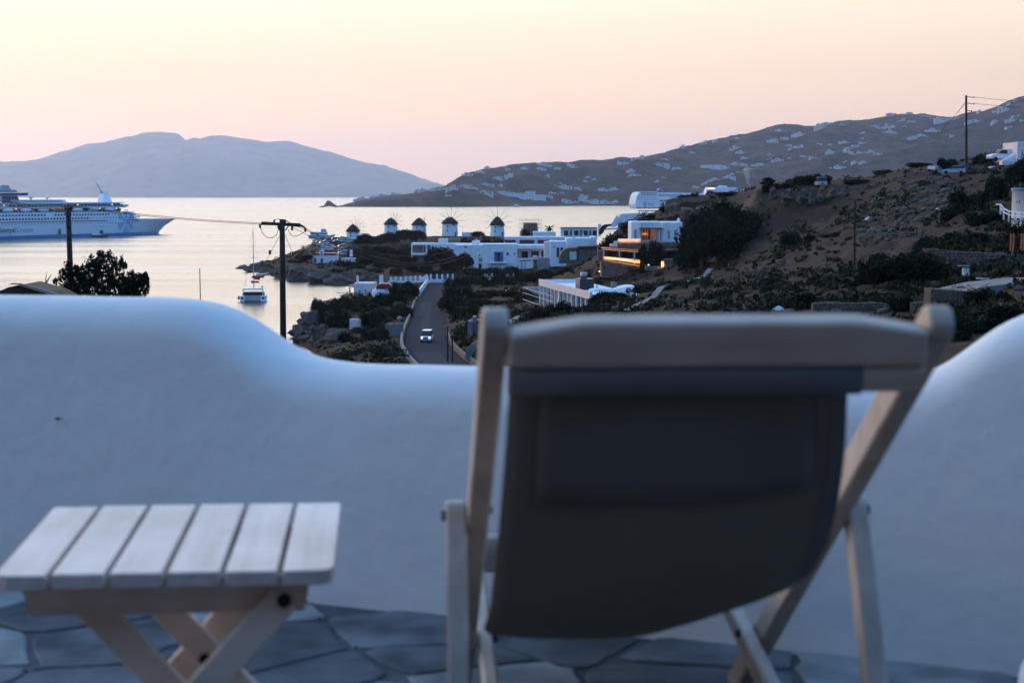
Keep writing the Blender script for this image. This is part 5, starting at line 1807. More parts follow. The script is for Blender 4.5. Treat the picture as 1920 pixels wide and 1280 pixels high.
# pink-white house and its outbuildings above the cove
B = Bld('cove_house', 'pale pink cottage with chimney overlooking the cove', 'house', 678, 557, 380)
B.block(663.5, 702, 531, 558, 380, 7, 'pinkwash_glow', sink=2.5)
B.shape([(668, 531), (672.5, 531), (672, 519), (671.4, 518), (670.2, 515.5), (669, 518), (668.3, 519)], 381, 0.7, 'whitewash', 'chimney')
B.bar((655, 535.5), (664, 534), 380, 379, 0.35, 'pinkwash_glow', 'porch_beam')
B.bar((656, 536), (656, 556), 380, 380, 0.25, 'dark_wood', 'porch_post')
B.win(672, 675.5, 543, 549, 380, 'grey_paint', name='window')
B.win(684, 687.5, 543, 549, 380, 'grey_paint', name='window')
B.bar((666, 551), (696, 550.5), 379.3, 379.3, 0.12, 'grey_paint', 'railing')
for x in (667, 674, 681, 688, 695):
    B.bar((x, 551), (x, 557), 379.3, 379.3, 0.1, 'grey_paint', 'railing')
B.shape([(701, 531), (702.5, 529), (704, 531)], 380.5, 0.8, 'pinkwash_glow', 'chimney')
B = Bld('round_oven_house', 'rounded white outbuilding with a red awning beside the pink cottage', 'house', 712, 566, 372)
B.block(696, 726, 541, 569, 372, 6, 'whitewash', sink=2, rnd=1.1)
B.shape([(704.5, 540.5), (708, 534), (716, 531.5), (728, 532), (733, 535), (733, 540.5)], 372.2, 4, 'red_paint', 'awning')
B.win(703, 706, 556, 566, 371.95, 'ship_navy', name='door')
B.bar((715, 540), (715, 516), 384, 384, 0.9, 'whitewash', 'chimney')

# white colonnade wall at the far end of the road
B = Bld('terrace_colonnade', 'white terrace wall with a row of stubby piers at the road end', 'wall', 790, 531, 488)
B.block(728, 806, 526.5, 533, 489, 0.6, sink=1.5, name='wall')
for i, x in enumerate(list(np.arange(731, 792, 9.2)) + [806, 817.5, 827.5, 837.5, 847]):
    y = 519.5 - 0.045 * (x - 728) if x < 800 else 514
    B.block(x, x + 3.4, y, 528, 488.4, 0.6, name='pier', sink=0.4)
B.block(808, 853, 523.5, 527.5, 489, 0.6, name='wall', sink=1.5)
for i, x in enumerate(np.arange(735, 788, 9.2)):
    B.block(x, x + 4.6, 520.5 - 0.045 * (x - 728), 527, 489.6, 0.15, 'grey_paint', 'screen', sink=0)
for x in (810.5, 821.5, 831.5, 841):
    B.block(x, x + 5, 515, 523, 489.6, 0.15, 'ship_navy', 'screen', sink=0)
B.shape([(786, 531), (788, 523), (796, 516.5), (800, 514), (803, 520), (803, 531)], 486, 2, 'whitewash', 'gable')
B.win(791.5, 796, 522.5, 527.5, 485.9, 'pinkwash_glow', name='window')

# ------------------------------------------------------------------ walls along the road
def road_wall(label, off, t0, t1, h, th, m, name='road_wall', stones=0):
    k = [i for i in range(200) if t0 <= ts[i] <= t1]
    V, F = [], []
    for q, i in enumerate(k):
        j0, j1 = max(i - 1, 0), min(i + 1, 199)
        t = Vector((rx[j1] - rx[j0], ts[j1] - ts[j0], 0)).normalized()
        s = Vector((t.y, -t.x, 0))
        c = Vector((rx[i], ts[i], rz_[i]))
        jz = 0.06 * noise.noise(Vector((i * 0.7, 0, 0)))
        for o, z in ((off, -1.6), (off, h + jz), (off + th, h + jz), (off + th, -1.6)):
            V.append(tuple(c + s * o + Vector((0, 0, z))))
    for i in range(len(k) - 1):
        for q in range(4):
            F.append((i * 4 + q, i * 4 + (q + 1) % 4, i * 4 + 4 + (q + 1) % 4, i * 4 + 4 + q))
    F += [(3, 2, 1, 0), tuple(len(V) - 4 + q for q in range(4))]
    b = MB(); b.add(V, F)
    return tag(b.build(name, M[m]), label, 'wall')
road_wall('tall white wall beside the far stretch of road', -3.9, 408, 486, 1.3, 0.45, 'whitewash')
road_wall('low grey kerb wall curving along the left of the road', -3.9, 176, 396, 0.55, 0.4, 'concrete')
road_wall('low stone wall on the right verge of the road', 3.5, 168, 262, 0.6, 0.5, 'stone_b')
B = Bld('verge_wall', 'pale garden wall below the shrubs at the right of the road', 'wall', 885, 650, 190)
B.shape([(872, 672), (874, 656), (884, 645), (897, 640), (905, 640), (905, 652), (893, 655), (884, 668), (880, 680)], 188, 0.5, 'concrete', 'wall')
B = Bld('stone_steps', 'grey stone steps and coping beside the left chair rail', 'steps', 890, 612, 230)
B.block(877, 886, 602, 622, 230, 3, 'concrete', 'step')
B.block(886, 893, 594, 622, 231, 3, 'concrete', 'step')
B.block(893, 902, 600, 622, 232, 3, 'concrete', 'step')

# ------------------------------------------------------------------ cars
mat('car_white', (0.72, 0.72, 0.72), 0.25, 0.03, 1, spec=0.5)
mat('car_silver', (0.42, 0.43, 0.45), 0.25, 0.03, 1, spec=0.5)
mat('car_dark', (0.05, 0.055, 0.065), 0.25, 0.05, 1, spec=0.5)
mat('car_blue', (0.06, 0.10, 0.19), 0.25, 0.05, 1, spec=0.5)
mat('car_red', (0.28, 0.03, 0.03), 0.25, 0.05, 1, spec=0.5)
mat('tyre', (0.02, 0.02, 0.02), 0.9, 0.1, 3)
mat('tail_lamp', (0.7, 0.04, 0.03), 0.3, 0.02, 1, emit=((1.0, 0.10, 0.05), 0.5))
def car_meshes(kind):
    # profile along x (front +x), half width 0.86
    body = [(-1.95, 0.30), (1.95, 0.30), (2.02, 0.55), (1.92, 0.78), (1.05, 0.92), (-1.85, 0.95), (-2.0, 0.6)]
    if kind == 'hatch':
        cab = [(1.0, 0.92), (0.25, 1.42), (-1.35, 1.46), (-1.85, 0.95)]
    elif kind == 'van':
        body = [(-2.2, 0.35), (2.0, 0.35), (2.1, 0.7), (2.0, 0.98), (1.35, 1.10), (-2.2, 1.10)]
        cab = [(1.35, 1.10), (0.75, 1.85), (-2.1, 1.95), (-2.2, 1.10)]
    else:
        cab = [(0.75, 0.92), (0.1, 1.38), (-0.95, 1.38), (-1.6, 0.94)]
    hw = 0.86 if kind != 'van' else 0.93
    b = MB(); b.prism(body, -hw, hw, axis='y')
    me_b = lambda m: b.mesh('body', m)
    c = MB()
    n = len(cab)
    vs = []
    for y in (-1, 1):
        for x, z in cab:
            vs.append((x, y * (hw - 0.02 - (0.16 if z > 1.2 else 0.0)), z))
    c.add(vs, [(i, (i + 1) % n, n + (i + 1) % n, n + i) for i in range(n)] + [tuple(range(n)), tuple(range(2 * n - 1, n - 1, -1))])
    r = MB()
    zt = max(z for _, z in cab)
    xs = [x for x, z in cab if z > 1.2]
    r.bb(min(xs) - 0.02, max(xs) + 0.02, -hw + 0.17, hw - 0.17, zt - 0.05, zt + 0.03)
    for x in (min(xs), max(xs), (min(xs) + max(xs)) / 2):
        pass
    w = MB()
    w.cyl((0, -0.1, 0), (0, 0.1, 0), 0.31, n=14)
    return b, c, r, w, hw
CARS = {}
for kind in ('hatch', 'saloon', 'van'):
    for cm in ('car_white', 'car_silver', 'car_dark', 'car_blue', 'car_red'):
        b, c, r, w, hw = car_meshes(kind)
        CARS[kind, cm] = (b.mesh('body', M[cm]), c.mesh('cabin_glass', M['dark_glass']), r.mesh('roof', M[cm]), w.mesh('wheel', M['tyre']), hw)
def car(kind, cm, p, rz, label, group=None, name='parked_car', wheels=True, tilt=0.0):
    mb_, mc, mr, mw, hw = CARS[kind, cm]
    t = thing(name, label, 'car', p, rz, group)
    t.rotation_euler = (0, tilt, rz)
    link('body', mb_, t)
    link('cabin_glass', mc, t)
    link('roof', mr, t)
    if wheels:
        for x in (-1.25, 1.3):
            for y in (-hw + 0.06, hw - 0.06):
                o = link('wheel', mw, t); o.location = (x, y, 0.31)
    return t
cr_ = random.Random(21)
PARK = [(594, 455, 2.9), (602, 454.5, 3.0), (611, 453.5, 3.0), (619, 454, 2.9), (592, 459.5, 0.2), (600, 460, 0.4), (607, 461.5, 0.3), (614, 459, 0.2), (602, 464, 0.2), (611, 465, 0.2), (618, 463, 0.1),
        (607, 469.5, 0.1), (616, 470, 0.15), (621, 466.5, 0.1), (629, 454.5, 0.5), (636, 452.5, 0.4), (643, 451, 0.5), (650, 451, 0.4), (631, 459, 0.3), (639, 457.5, 0.3), (647, 456.5, 0.4), (654, 456.5, 0.4),
        (642, 462.5, 0.4), (650, 461, 0.4), (642, 468, 0.3), (650, 466.5, 0.3), (640, 474.5, 0.3), (647, 473, 0.3), (653, 472, 0.3)]
cnames = {'car_white': 'white', 'car_silver': 'silver', 'car_dark': 'black', 'car_blue': 'dark blue', 'car_red': 'red'}
made = []
for i, (px, py, rz) in enumerate(PARK):
    cm = cr_.choice(['car_white', 'car_white', 'car_silver', 'car_silver', 'car_dark', 'car_blue'])
    kd = cr_.choice(['hatch', 'hatch', 'saloon'])
    # slope of the car park: farther cars stand higher in the picture
    d = interp([(450, 755), (456, 735), (462, 700), (468, 668), (476, 640)], py)
    p = gpx(px, d)
    row = 'back row' if py < 457 else 'middle rows' if py < 466 else 'front rows'
    side = 'left' if px < 624 else 'right'
    near = {'back row': 'by the sea edge', 'middle rows': 'in the middle of the lot', 'front rows': 'behind the chapel roof'}[row]
    nth = i % 3
    t = car(kd, cm, p, rz + cr_.uniform(-0.15, 0.15), '', 'cars in the headland car park')
    made.append((f'{cnames[cm]} {"hatchback" if kd == "hatch" else "saloon"} parked on the {side} side, {near}', px, t))
unique_labels(made)

# the van coming up the road with its headlights on
p = Vector((float(np.interp(245, ts, rx)) + 0.2, 245, float(np.interp(245, ts, rz_)) + 0.02))
v = car('van', 'car_white', p, math.radians(-93), 'white van driving up the road with headlights on', None, 'white_van')
v['category'] = 'van'
v.scale = (0.88, 0.88, 0.88)
for y in (-0.66, 0.66):
    b = MB(); b.lathe([(0.0, 0.06), (0.12, 0.05), (0.17, 0.0)], 12); b.v = [(2.08 + q[2], y + q[0], 0.82 + q[1]) for q in b.v]
    b.build('headlight', M['headlight'], v)
b = MB(); b.bb(2.06, 2.14, -0.45, 0.45, 0.62, 0.86); b.build('grille', M['car_dark'], v)
b = MB(); b.bb(2.04, 2.16, -0.9, 0.9, 0.38, 0.56); b.build('bumper', M['car_silver'], v)
for y in (-1.03, 1.03):
    b = MB(); b.bb(1.0, 1.15, y - 0.1, y + 0.1, 1.2, 1.45); b.build('mirror', M['car_dark'], v)

# round mirror and red marker on the left verge
B = Bld('traffic_mirror', 'round convex traffic mirror on a post left of the road', 'mirror', 749, 607, 262)
q = W(749, 597, 262) - B.o
b = MB(); b.lathe([(0.0, 0.08), (0.3, 0.05), (0.42, 0.0), (0.42, -0.05), (0, -0.06)], 18); b.v = [(x_ + q.x, -z_ + q.y, y_ + q.z) for x_, y_, z_ in b.v]; b.build('mirror_disc', M['galvanised'], B.t)
B.bar((749, 600), (749, 612), 262.2, 262.2, 0.08, 'galvanised', 'post')
B = Bld('marker_post', 'red marker post on the wall left of the road', 'post', 739, 606, 262)
B.bar((739, 600), (739, 608), 262, 262, 0.3, 'boat_red', 'post')
for i, (x0, x1, y0, y1, d) in enumerate(((655, 678, 598, 613, 300), (617, 640, 590, 606, 308), (722, 752, 607, 622, 262))):
    B = Bld('terrace_wall', ['pinkish plastered wall half hidden in the shrubs above the cove', 'broken pinkish wall leftmost on the cove slope', 'grey plastered wall below the round traffic mirror'][i], 'wall', (x0 + x1) / 2, y1, d)
    B.block(x0, x1, y0, y1, d, 1.2, 'pinkwash_glow' if i < 2 else 'concrete', 'wall', skew=0.3)
# hammock of cloth by the pink cottage
B = Bld('shade_cloth', 'white shade cloth slung beside the pink cottage porch', 'awning', 640, 549, 382)
B.shape([(629, 547), (634, 550), (641, 550.8), (648, 548.5), (652, 545), (648, 547), (641, 549), (634, 548.2)], 382, 2, 'whitewash', 'cloth')
# ------------------------------------------------------------------ villa on the slope, its lower veranda lit by warm lamps
def area_lamp(parent, loc, rot, sx, sy, energy, col=(1.0, 0.40, 0.08)):
    l = bpy.data.lights.new('lamp_light', 'AREA')
    l.shape = 'RECTANGLE'; l.size = sx; l.size_y = sy; l.energy = energy; l.color = col; l.spread = math.radians(90)
    o = bpy.data.objects.new('lamp_light', l); COL.objects.link(o)
    o.parent = parent; o.location = loc; o.rotation_euler = rot
    return o
B = Bld('hillside_villa', 'white villa with a warmly lit veranda on a stone base', 'villa', 1205, 515, 330)
DV = 338
B.block(1183, 1203, 415, 455, DV, 9, 'whitewash', sink=0.5, rnd=0.35)
B.block(1240, 1280, 416, 456, DV, 9, 'whitewash', sink=0.5, rnd=0.35)
B.block(1202.8, 1240.2, 415.5, 429, DV + 1.2, 8, 'whitewash', 'upper_wall', sink=0, rnd=0.2)
B.block(1202.8, 1240.2, 428, 455, DV + 3.0, 6, 'whitewash', 'recessed_wall', sink=0.5)
B.block(1199.5, 1243.5, 427.6, 429.4, DV - 1.6, 4.6, 'dark_wood', 'porch_roof', sink=0)
B.win(1189.5, 1193, 431, 448, DV, 'grey_paint', 'whitewash_old')
B.win(1252.3, 1255.2, 432, 448, DV, 'grey_paint', 'whitewash_old')
B.win(1264, 1269, 431, 449, DV, 'grey_paint', 'whitewash_old')
wd = B.win(1205, 1219, 431.5, 448, DV + 2.6, 'dark_glass', 'orange', 'sliding_door')
for x in (1209.6, 1214.3):
    B.bar((x, 431.5), (x, 448), DV + 2.5, DV + 2.5, 0.12, 'whitewash_old', 'door_stile', wd)
B.bar((1236, 429.5), (1236, 455), DV - 1.0, DV - 1.0, 0.3, 'whitewash_old', 'porch_post')
B.shape([(1270.5, 416), (1275.5, 416), (1275, 411), (1273, 408.5), (1271, 411)], DV + 2, 1.2, 'whitewash', 'chimney')
# upper lit parapet, stone base
b1 = B.block(1158.5, 1202, 447.5, 453.5, 331.5, 0.3, 'whitewash', 'lit_parapet', sink=0)
B.block(1158, 1202, 453.5, 469, 331.3, 8, 'stone_a', 'stone_base', sink=0.5)
B.block(1144, 1158, 457.5, 463, 330.8, 2, 'pinkwash_glow', 'planter_wall', sink=0)
B.block(1151, 1158, 452.5, 456.5, 331.2, 1, 'whitewash_old', 'table', sink=0)
B.block(1202, 1280, 455, 468, 331.6, 8, 'stone_b', 'terrace_wall', sink=0.5)
# veranda roof edge, posts, lit parapet and stone wall
B.shape([(1130.5, 465), (1213.5, 471), (1213.5, 473.2), (1130.5, 467)], 324, 7, 'orange', 'roof_edge')  # orange colour stands for warm lamplight on the wooden beam
B.shape([(1213.6, 471), (1275, 468), (1275, 470.5), (1213.6, 473.2)], 324.1, 7, 'dark_wood', 'roof_edge')
for x, y0, y1 in ((1131.8, 467, 487), (1161.5, 469, 492), (1189.5, 471, 496), (1210.8, 472.5, 499)):
    B.bar((x, y0), (x, y1), 323.6, 323.6, 0.26, 'whitewash_old', 'veranda_post')
B.shape([(1132, 466.5), (1280, 470), (1280, 500), (1132, 490)], 330.6, 0.3, 'stone_b', 'veranda_back_wall')
for x0, x1 in ((1141, 1156), (1167, 1184), (1193, 1207)):
    B.win(x0, x1, 472, 485, 330.55, 'dark_glass', 'dark_wood')
for pts in ([(1133, 481), (1161, 483.2), (1161, 488.2), (1133, 486)], [(1162.3, 483.4), (1189, 485.6), (1189, 492), (1162.3, 488.6)], [(1190.3, 485.8), (1210, 487.6), (1210, 499.5), (1203, 499), (1203, 494), (1190.3, 492.2)]):
    B.shape(pts, 324.2, 0.25, 'whitewash', 'lit_parapet')
B.shape([(1127.5, 487), (1203, 494.5), (1211, 500), (1211, 512), (1200, 523), (1128, 520)], 324.6, 6.5, 'stone_a', 'stone_wall')
B.shape([(1121, 470), (1131, 469), (1131, 487), (1122, 489)], 326.5, 3, 'stone_b', 'side_wall')
B.block(1245.5, 1262, 487.2, 509, 318, 2.2, 'stone_a', 'stone_pier', sink=1)
B.block(1245, 1262.5, 486, 487.3, 317.9, 2.4, 'concrete', 'pier_cap', sink=0)
B.block(1239.5, 1245.2, 489, 501, 318.3, 0.3, 'whitewash', 'lit_parapet', sink=0)
B.block(1211, 1245, 499.5, 502.5, 319, 6, 'concrete', 'paving', sink=0.6)
# lamp strips along the foot of the lit parapets
for p0, p1, d in (((1133, 487.4), (1210, 500.5), 323.6), ((1159, 454.3), (1201, 454.3), 330.7)):
    a, c = W(*p0, d) - B.o, W(*p1, d) - B.o
    m_ = MB(); m_.bar(a, c, 0.08, 0.08); st_ = m_.build('lamp_strip', M['lamp_warm'], B.t)
    L_ = (c - a).length
    mid = (a + c) / 2 + Vector((0, -0.30, 0.62 if L_ > 6 else 0.4))
    area_lamp(st_, mid, (math.radians(88), 0, math.atan2(0, 1)), L_, 0.25, 52 if L_ > 6 else 20).rotation_euler = (math.radians(88), math.asin((a.z - c.z) / L_), 0)
m_ = MB(); m_.bar(W(1131, 467.6, 323.7) - B.o, W(1213, 473.6, 323.7) - B.o, 0.07, 0.07); m_.build('lamp_strip', M['lamp_warm'], B.t)  # glowing bar added under the roof edge to brighten it
mid = W(1242, 495, 317.4) - B.o
m_ = MB(); m_.box(mid + Vector((0, 0.5, -0.7)), (0.5, 0.1, 0.08)); st_ = m_.build('lamp_strip', M['lamp_warm'], B.t)
area_lamp(st_, mid, (math.radians(80), 0, 0), 0.5, 0.5, 12)
mid = W(1212, 440, DV - 0.4) - B.o
area_lamp(wd, mid, (math.radians(95), 0, 0), 1.4, 0.3, 10)
# garden lamps: small glowing bulbs on stakes
for px, py, d, lab in ((1111, 487, 410, 'tiny garden lamp left of the villa stone wall'), (1107, 581, 236, 'glowing lamp at the right corner of the pink house'), (1124, 509, 330, 'tiny lamp at the foot of the villa wall'),
                       (948, 544, 400, 'tiny lamp among the dark shrubs behind the chair'), (1216, 496.5, 317, 'tiny lamp on the villa paving')):
    p = W(px, py, d)
    t = thing('garden_lamp', lab, 'lamp', p, 0, 'small garden lamps')
    m_ = MB(); m_.lathe([(0, -0.1), (0.1, -0.05), (0.12, 0.03), (0, 0.1)], 10); m_.build('bulb', M['lamp_point'], t)
    m_ = MB(); m_.cyl((0, 0, -1.2), (0, 0, -0.1), 0.04); m_.build('stake', M['black_metal'], t)

# white wall, gable and pergola on the shoulder left of the headland
B = Bld('shoulder_house', 'white house walls and pergola on the shoulder above the villa', 'house', 1185, 425, 415)
B.shape([(1161.5, 402.5), (1166, 400.8), (1200, 399.6), (1232, 398.8), (1232, 416), (1168, 421), (1161.5, 421)], 418, 5, 'whitewash', 'wall')
B.shape([(1143, 425), (1150, 414), (1156.5, 404), (1161.3, 409), (1161.3, 421), (1152, 426)], 417, 4, 'whitewash', 'gable')
B.shape([(1133, 428), (1155, 427), (1163, 423), (1169, 419.5), (1171, 409.5), (1173.5, 409.5), (1174, 421), (1166, 426), (1157, 430), (1134, 431.5)], 412, 0.8, 'whitewash', 'garden_wall')
for x in (1198, 1212, 1223):
    B.bar((x, 396), (x, 411), 410, 410, 0.2, 'whitewash_old', 'pergola_post')
B.bar((1196, 395.5), (1232, 395), 410, 410, 0.2, 'dark_wood', 'pergola_beam')
B.bar((1198, 409.5), (1212, 410), 410, 410, 0.12, 'whitewash_old', 'pergola_rail')
B = Bld('dark_tarpaulin', 'black tarpaulin bulging over the wall beside the white chimney', 'tarpaulin', 1135, 436, 405)
B.shape([(1122.5, 439), (1123.5, 430), (1128, 424), (1134, 421), (1147.5, 420), (1146, 423), (1138, 426), (1134, 430), (1131, 437), (1126, 440)], 405, 2.5, 'black_metal', 'sheet')
# stone retaining wall on top of the headland
B = Bld('headland_wall', 'reddish dry stone wall along the top of the headland', 'wall', 1290, 378, 383)
B.shape([(1247, 384), (1250, 375), (1262, 371.5), (1290, 369.5), (1325, 368), (1330, 376), (1300, 384), (1262, 396)], 382, 1.2, 'stone_a', 'wall')

# low house with colonnade; the pink of its parapet is painted-in evening glow
d0, d1 = 285.0, 246.0
A_, C_ = W(1010, 524, d0), W(1106.5, 548, d1)
zr = 13.15
along = Vector((C_.x - A_.x, C_.y - A_.y, 0)); LH = along.length; along.normalize()
t = thing('colonnade_house', 'low house with a roof parapet coloured by evening glow and tall white columns', 'house', (A_.x, A_.y, 9.0), math.atan2(along.y, along.x))
def lbx(x0, x1, y0, y1, z0, z1, m, name, parent=None):
    b = MB(); b.bb(x0, x1, y0, y1, z0 - 9.0, z1 - 9.0)
    o = b.build(name, M[m], parent or t)
    return o
lbx(0, LH, 0, 0.3, 12.0, zr, 'pinkwash_glow', 'roof_parapet')
lbx(0, LH, 0.31, 9.0, 12.2, 12.45, 'whitewash', 'roof')
lbx(0, 0.3, 0.31, 9.0, 12.46, zr - 0.1, 'whitewash', 'roof_parapet')
lbx(LH - 0.3, LH, 0.31, 7.0, 12.46, zr - 0.3, 'whitewash', 'roof_parapet')
lbx(0.2, LH, 2.6, 8.8, 7.5, 12.19, 'whitewash_old', 'back_wall')
ncol = 13
for i in range(ncol):
    x = 0.2 + i * (LH - 0.7) / (ncol - 1)
    lbx(x, x + (0.42 if i % 2 else 0.30), 0.05, 0.42, 7.6, 11.98, 'whitewash', 'column')
for i in range(0, 12, 1):
    x = 0.6 + i * (LH - 0.7) / (ncol - 1)
    if i % 3 != 1:
        lbx(x + 0.3, x + 1.2, 2.5, 2.6, 8.6, 11.2, 'blue_paint' if i % 2 else 'dark_glass', 'door')
for i in range(8):
    x = -1.5 + i * 1.9
    b = MB(); b.bar((x, -2.6, 11.6 - 9 - 0.08 * i), (x + 0.3, 0.4, 11.75 - 9), 0.1, 0.1); b.build('pergola_beam', M['whitewash_old'], t)
for z in (11.5, 10.6, 9.4):
    b = MB(); b.bar((-2.4, -2.4, z - 9), (LH * 0.6, -2.4, z - 9), 0.08, 0.08); b.build('pergola_rail', M['whitewash_old'], t)
for i in range(6):
    b = MB(); b.bar((-1.5 + i * 2.4, -2.4, -1.8), (-1.5 + i * 2.4, -2.4, 2.6), 0.1, 0.1); b.build('pergola_post', M['whitewash_old'], t)
# roof things: dark tank housing, chimneys, right-hand roof
lbx(LH * 0.50, LH * 0.50 + 3.2, 2.2, 4.6, 12.46, 14.3, 'grey_paint', 'tank_housing').data.materials[0] = M['ship_dark']
b = MB(); b.lathe([(0, -0.5), (0.55, -0.5), (0.6, 0), (0.55, 0.5), (0, 0.5)], 14, (LH * 0.5 + 1.0, 3.4, 14.6 - 9 + 0.2)); b.build('water_tank', M['galvanised'], t)
B = Bld('flat_roof_house', 'white flat roof with grey chimney right of the pink parapet', 'house', 1148, 552, 258)
B.shape([(1106, 545), (1124, 541), (1150, 543), (1176, 537.5), (1190, 537), (1182, 547), (1165, 553.5), (1140, 553.5), (1107, 551)], 258, 6, 'whitewash', 'roof')
B.block(1110, 1180, 553, 575, 259, 5, 'whitewash_old', 'wall')
B.block(1146, 1156.5, 528.5, 540.5, 262, 1.0, 'concrete', 'chimney', sink=0.4)
B.block(1117, 1121.5, 533, 542, 260, 0.5, 'whitewash_old', 'vent', sink=0.4)

# pale path winding down the slope, and its short piece by the chair
def path_strip(pts, w, label, dz=0.10):
    P_ = [gpx(px, d, dz) for px, d in pts]
    Q = []
    for i in range(len(P_) - 1):
        for k in range(14):
            q = P_[i].lerp(P_[i + 1], k / 14)
            Q.append(Vector((q.x, q.y, ground(q.x, q.y) + dz)))
    Q.append(P_[-1])
    b = MB()
    V, F = [], []
    for i, q in enumerate(Q):
        d = (Q[min(i + 1, len(Q) - 1)] - Q[max(i - 1, 0)]); d.z = 0; d.normalize()
        s = Vector((d.y, -d.x, 0)) * w / 2
        V += [q + s, q - s, q - s - Vector((0, 0, 0.4)), q + s - Vector((0, 0, 0.4))]
    for i in range(len(Q) - 1):
        for k in range(4):
            F.append((i * 4 + k, i * 4 + (k + 1) % 4, i * 4 + 4 + (k + 1) % 4, i * 4 + 4 + k))
    b.add(V, F)
    return tag(b.build('footpath', M['concrete']), label, kind='structure')
path_strip([(1334, 283), (1318, 272), (1300, 262), (1280, 250), (1262, 240), (1246, 230), (1232, 222), (1215, 212), (1195, 203), (1170, 194)], 0.9, 'pale concrete path winding down the brown slope', 0.40)
path_strip([(1006, 262), (990, 258), (978, 250), (962, 238), (950, 228)], 0.9, 'short pale path curving below the colonnade house', 0.40)

# ------------------------------------------------------------------ right hand hill: cars, white building with letter, fence, posts, walls
p = gpx(1785, 284, 0.05)
p.z = max(p.z, W(1785, 332, 284).z) + 0.5
hc = car('hatch', 'car_silver', p, math.radians(165), 'silver hatchback parked on the stony hilltop', None)
for y in (-0.74, 0.74):
    b = MB(); b.bb(-1.98, -1.9, y - 0.1, y + 0.1, 0.75, 1.15); b.build('tail_light', M['tail_lamp'], hc)
car('van', 'car_silver', gpx(1537, 331, 0.05), math.radians(90), 'grey van parked on the plateau above the rock face', None)['category'] = 'van'
car('saloon', 'car_dark', gpx(1815, 300, 0.05), math.radians(-20), 'dark saloon parked beyond the silver hatchback', None)
t = car('saloon', 'car_silver', gpx(1752, 306, 0.1), math.radians(40), 'pale wrecked car tilted on the rubble', None)
t.rotation_euler = (0.15, 0.3, math.radians(40))
pk = thing('pickup_truck', 'pale pickup truck parked beside the hilltop house', 'truck', gpx(1872, 300, 0.0), math.radians(195))
pk.location.z = W(1872, 303, 300).z
b = MB(); b.prism([(-2.5, 0.55), (2.4, 0.55), (2.5, 1.0), (2.3, 1.25), (1.0, 1.45), (-2.5, 1.3)], -0.95, 0.95, axis='y'); b.build('body', M['car_white'], pk)
b = MB(); b.prism([(1.0, 1.45), (0.35, 2.15), (-0.7, 2.15), (-0.85, 1.4)], -0.88, 0.88, axis='y'); b.build('cab_glass', M['dark_glass'], pk)
b = MB(); b.bb(-0.72, 0.37, -0.85, 0.85, 2.15, 2.22); b.build('roof', M['car_white'], pk)
b = MB(); b.bb(-2.5, -0.9, -0.95, 0.95, 1.32, 2.3); b.build('cargo_box', M['car_white'], pk)
for x in (-1.6, 1.6):
    for y in (-0.9, 0.9):
        b = MB(); b.cyl((x, y - 0.1, 0.42), (x, y + 0.1, 0.42), 0.42, n=14); b.build('wheel', M['tyre'], pk)
B = Bld('hilltop_house', 'pink-white house corner on the hilltop at the right edge', 'house', 1905, 300, 296)
B.block(1907, 1960, 266, 302, 296, 9, 'pinkwash_glow', sink=2)
B.win(1914.5, 1917.5, 280, 298, 296, 'grey_paint')
B.shape([(1878, 302), (1895, 294), (1903, 288), (1908, 286), (1908, 303), (1880, 304)], 297, 4, 'whitewash', 'low_wing')
B.block(1879, 1908, 301, 311, 294, 2, 'pinkwash_glow', 'garden_wall', sink=0.6)
B.block(1857, 1868, 312, 315, 292, 2.5, 'whitewash_old', 'low_slab', sink=1.2)

B = Bld('round_white_building', 'white rounded building with a dark letter at the right edge', 'building', 1915, 398, 175)
c = W(1940, 398, 178) - B.o
zt = W(1900, 352, 175).z - B.o.z
b = MB(); b.lathe([(2.45, -1.5), (2.45, zt - 0.35), (2.55, zt - 0.33), (2.55, zt), (0, zt)], 40, c); b.build('wall', M['whitewash'], B.t)
b = MB(); b.lathe([(2.57, zt - 0.32), (2.58, zt - 0.02)], 40, c); b.build('blue_band', M['blue_paint'], B.t)
tm = text_mesh('H', 0.62, M['ship_letter'], extrude=0.03)
o = link('lettering', tm, B.t); o.rotation_euler = (math.pi / 2, 0, -0.42); o.location = W(1912.5, 382, 174.4) - B.o + Vector((0.0, 1.35, 0))
# white post-and-rail fence below it
fn = Bld('picket_fence', 'pale wooden fence curving below the round white building', 'fence', 1885, 415, 165)
FP = [(1868, 383.5, 400, 172), (1876, 383, 402, 170), (1882, 391, 412, 168), (1891.5, 396, 416, 165), (1903, 398, 419, 163), (1914, 399, 421, 161), (1925, 400, 423, 160), (1940, 401, 425, 159)]
for x, y0, y1, d in FP[1:]:
    fn.bar((x, y0), (x, y1), d, d, 0.14, 'whitewash_old', 'post')
for q0, q1 in zip(FP, FP[1:]):
    fn.bar((q0[0], q0[1]), (q1[0], q1[1]), q0[3], q1[3], 0.11, 'whitewash_old', 'rail')
    if q0[0] > 1870:
        fn.bar((q0[0], q0[1] + 6.5), (q1[0], q1[1] + 6.5), q0[3], q1[3], 0.11, 'whitewash_old', 'rail')
for k in range(22):
    x = 1884 + k * 2.4
    y = interp([(1876, 404), (1891, 410), (1903, 412), (1925, 414), (1945, 415)], x)
    fn.bar((x, y), (x, y + 10), 164.5 - k * 0.2, 164.5 - k * 0.2, 0.05, 'dark_wood', 'picket')
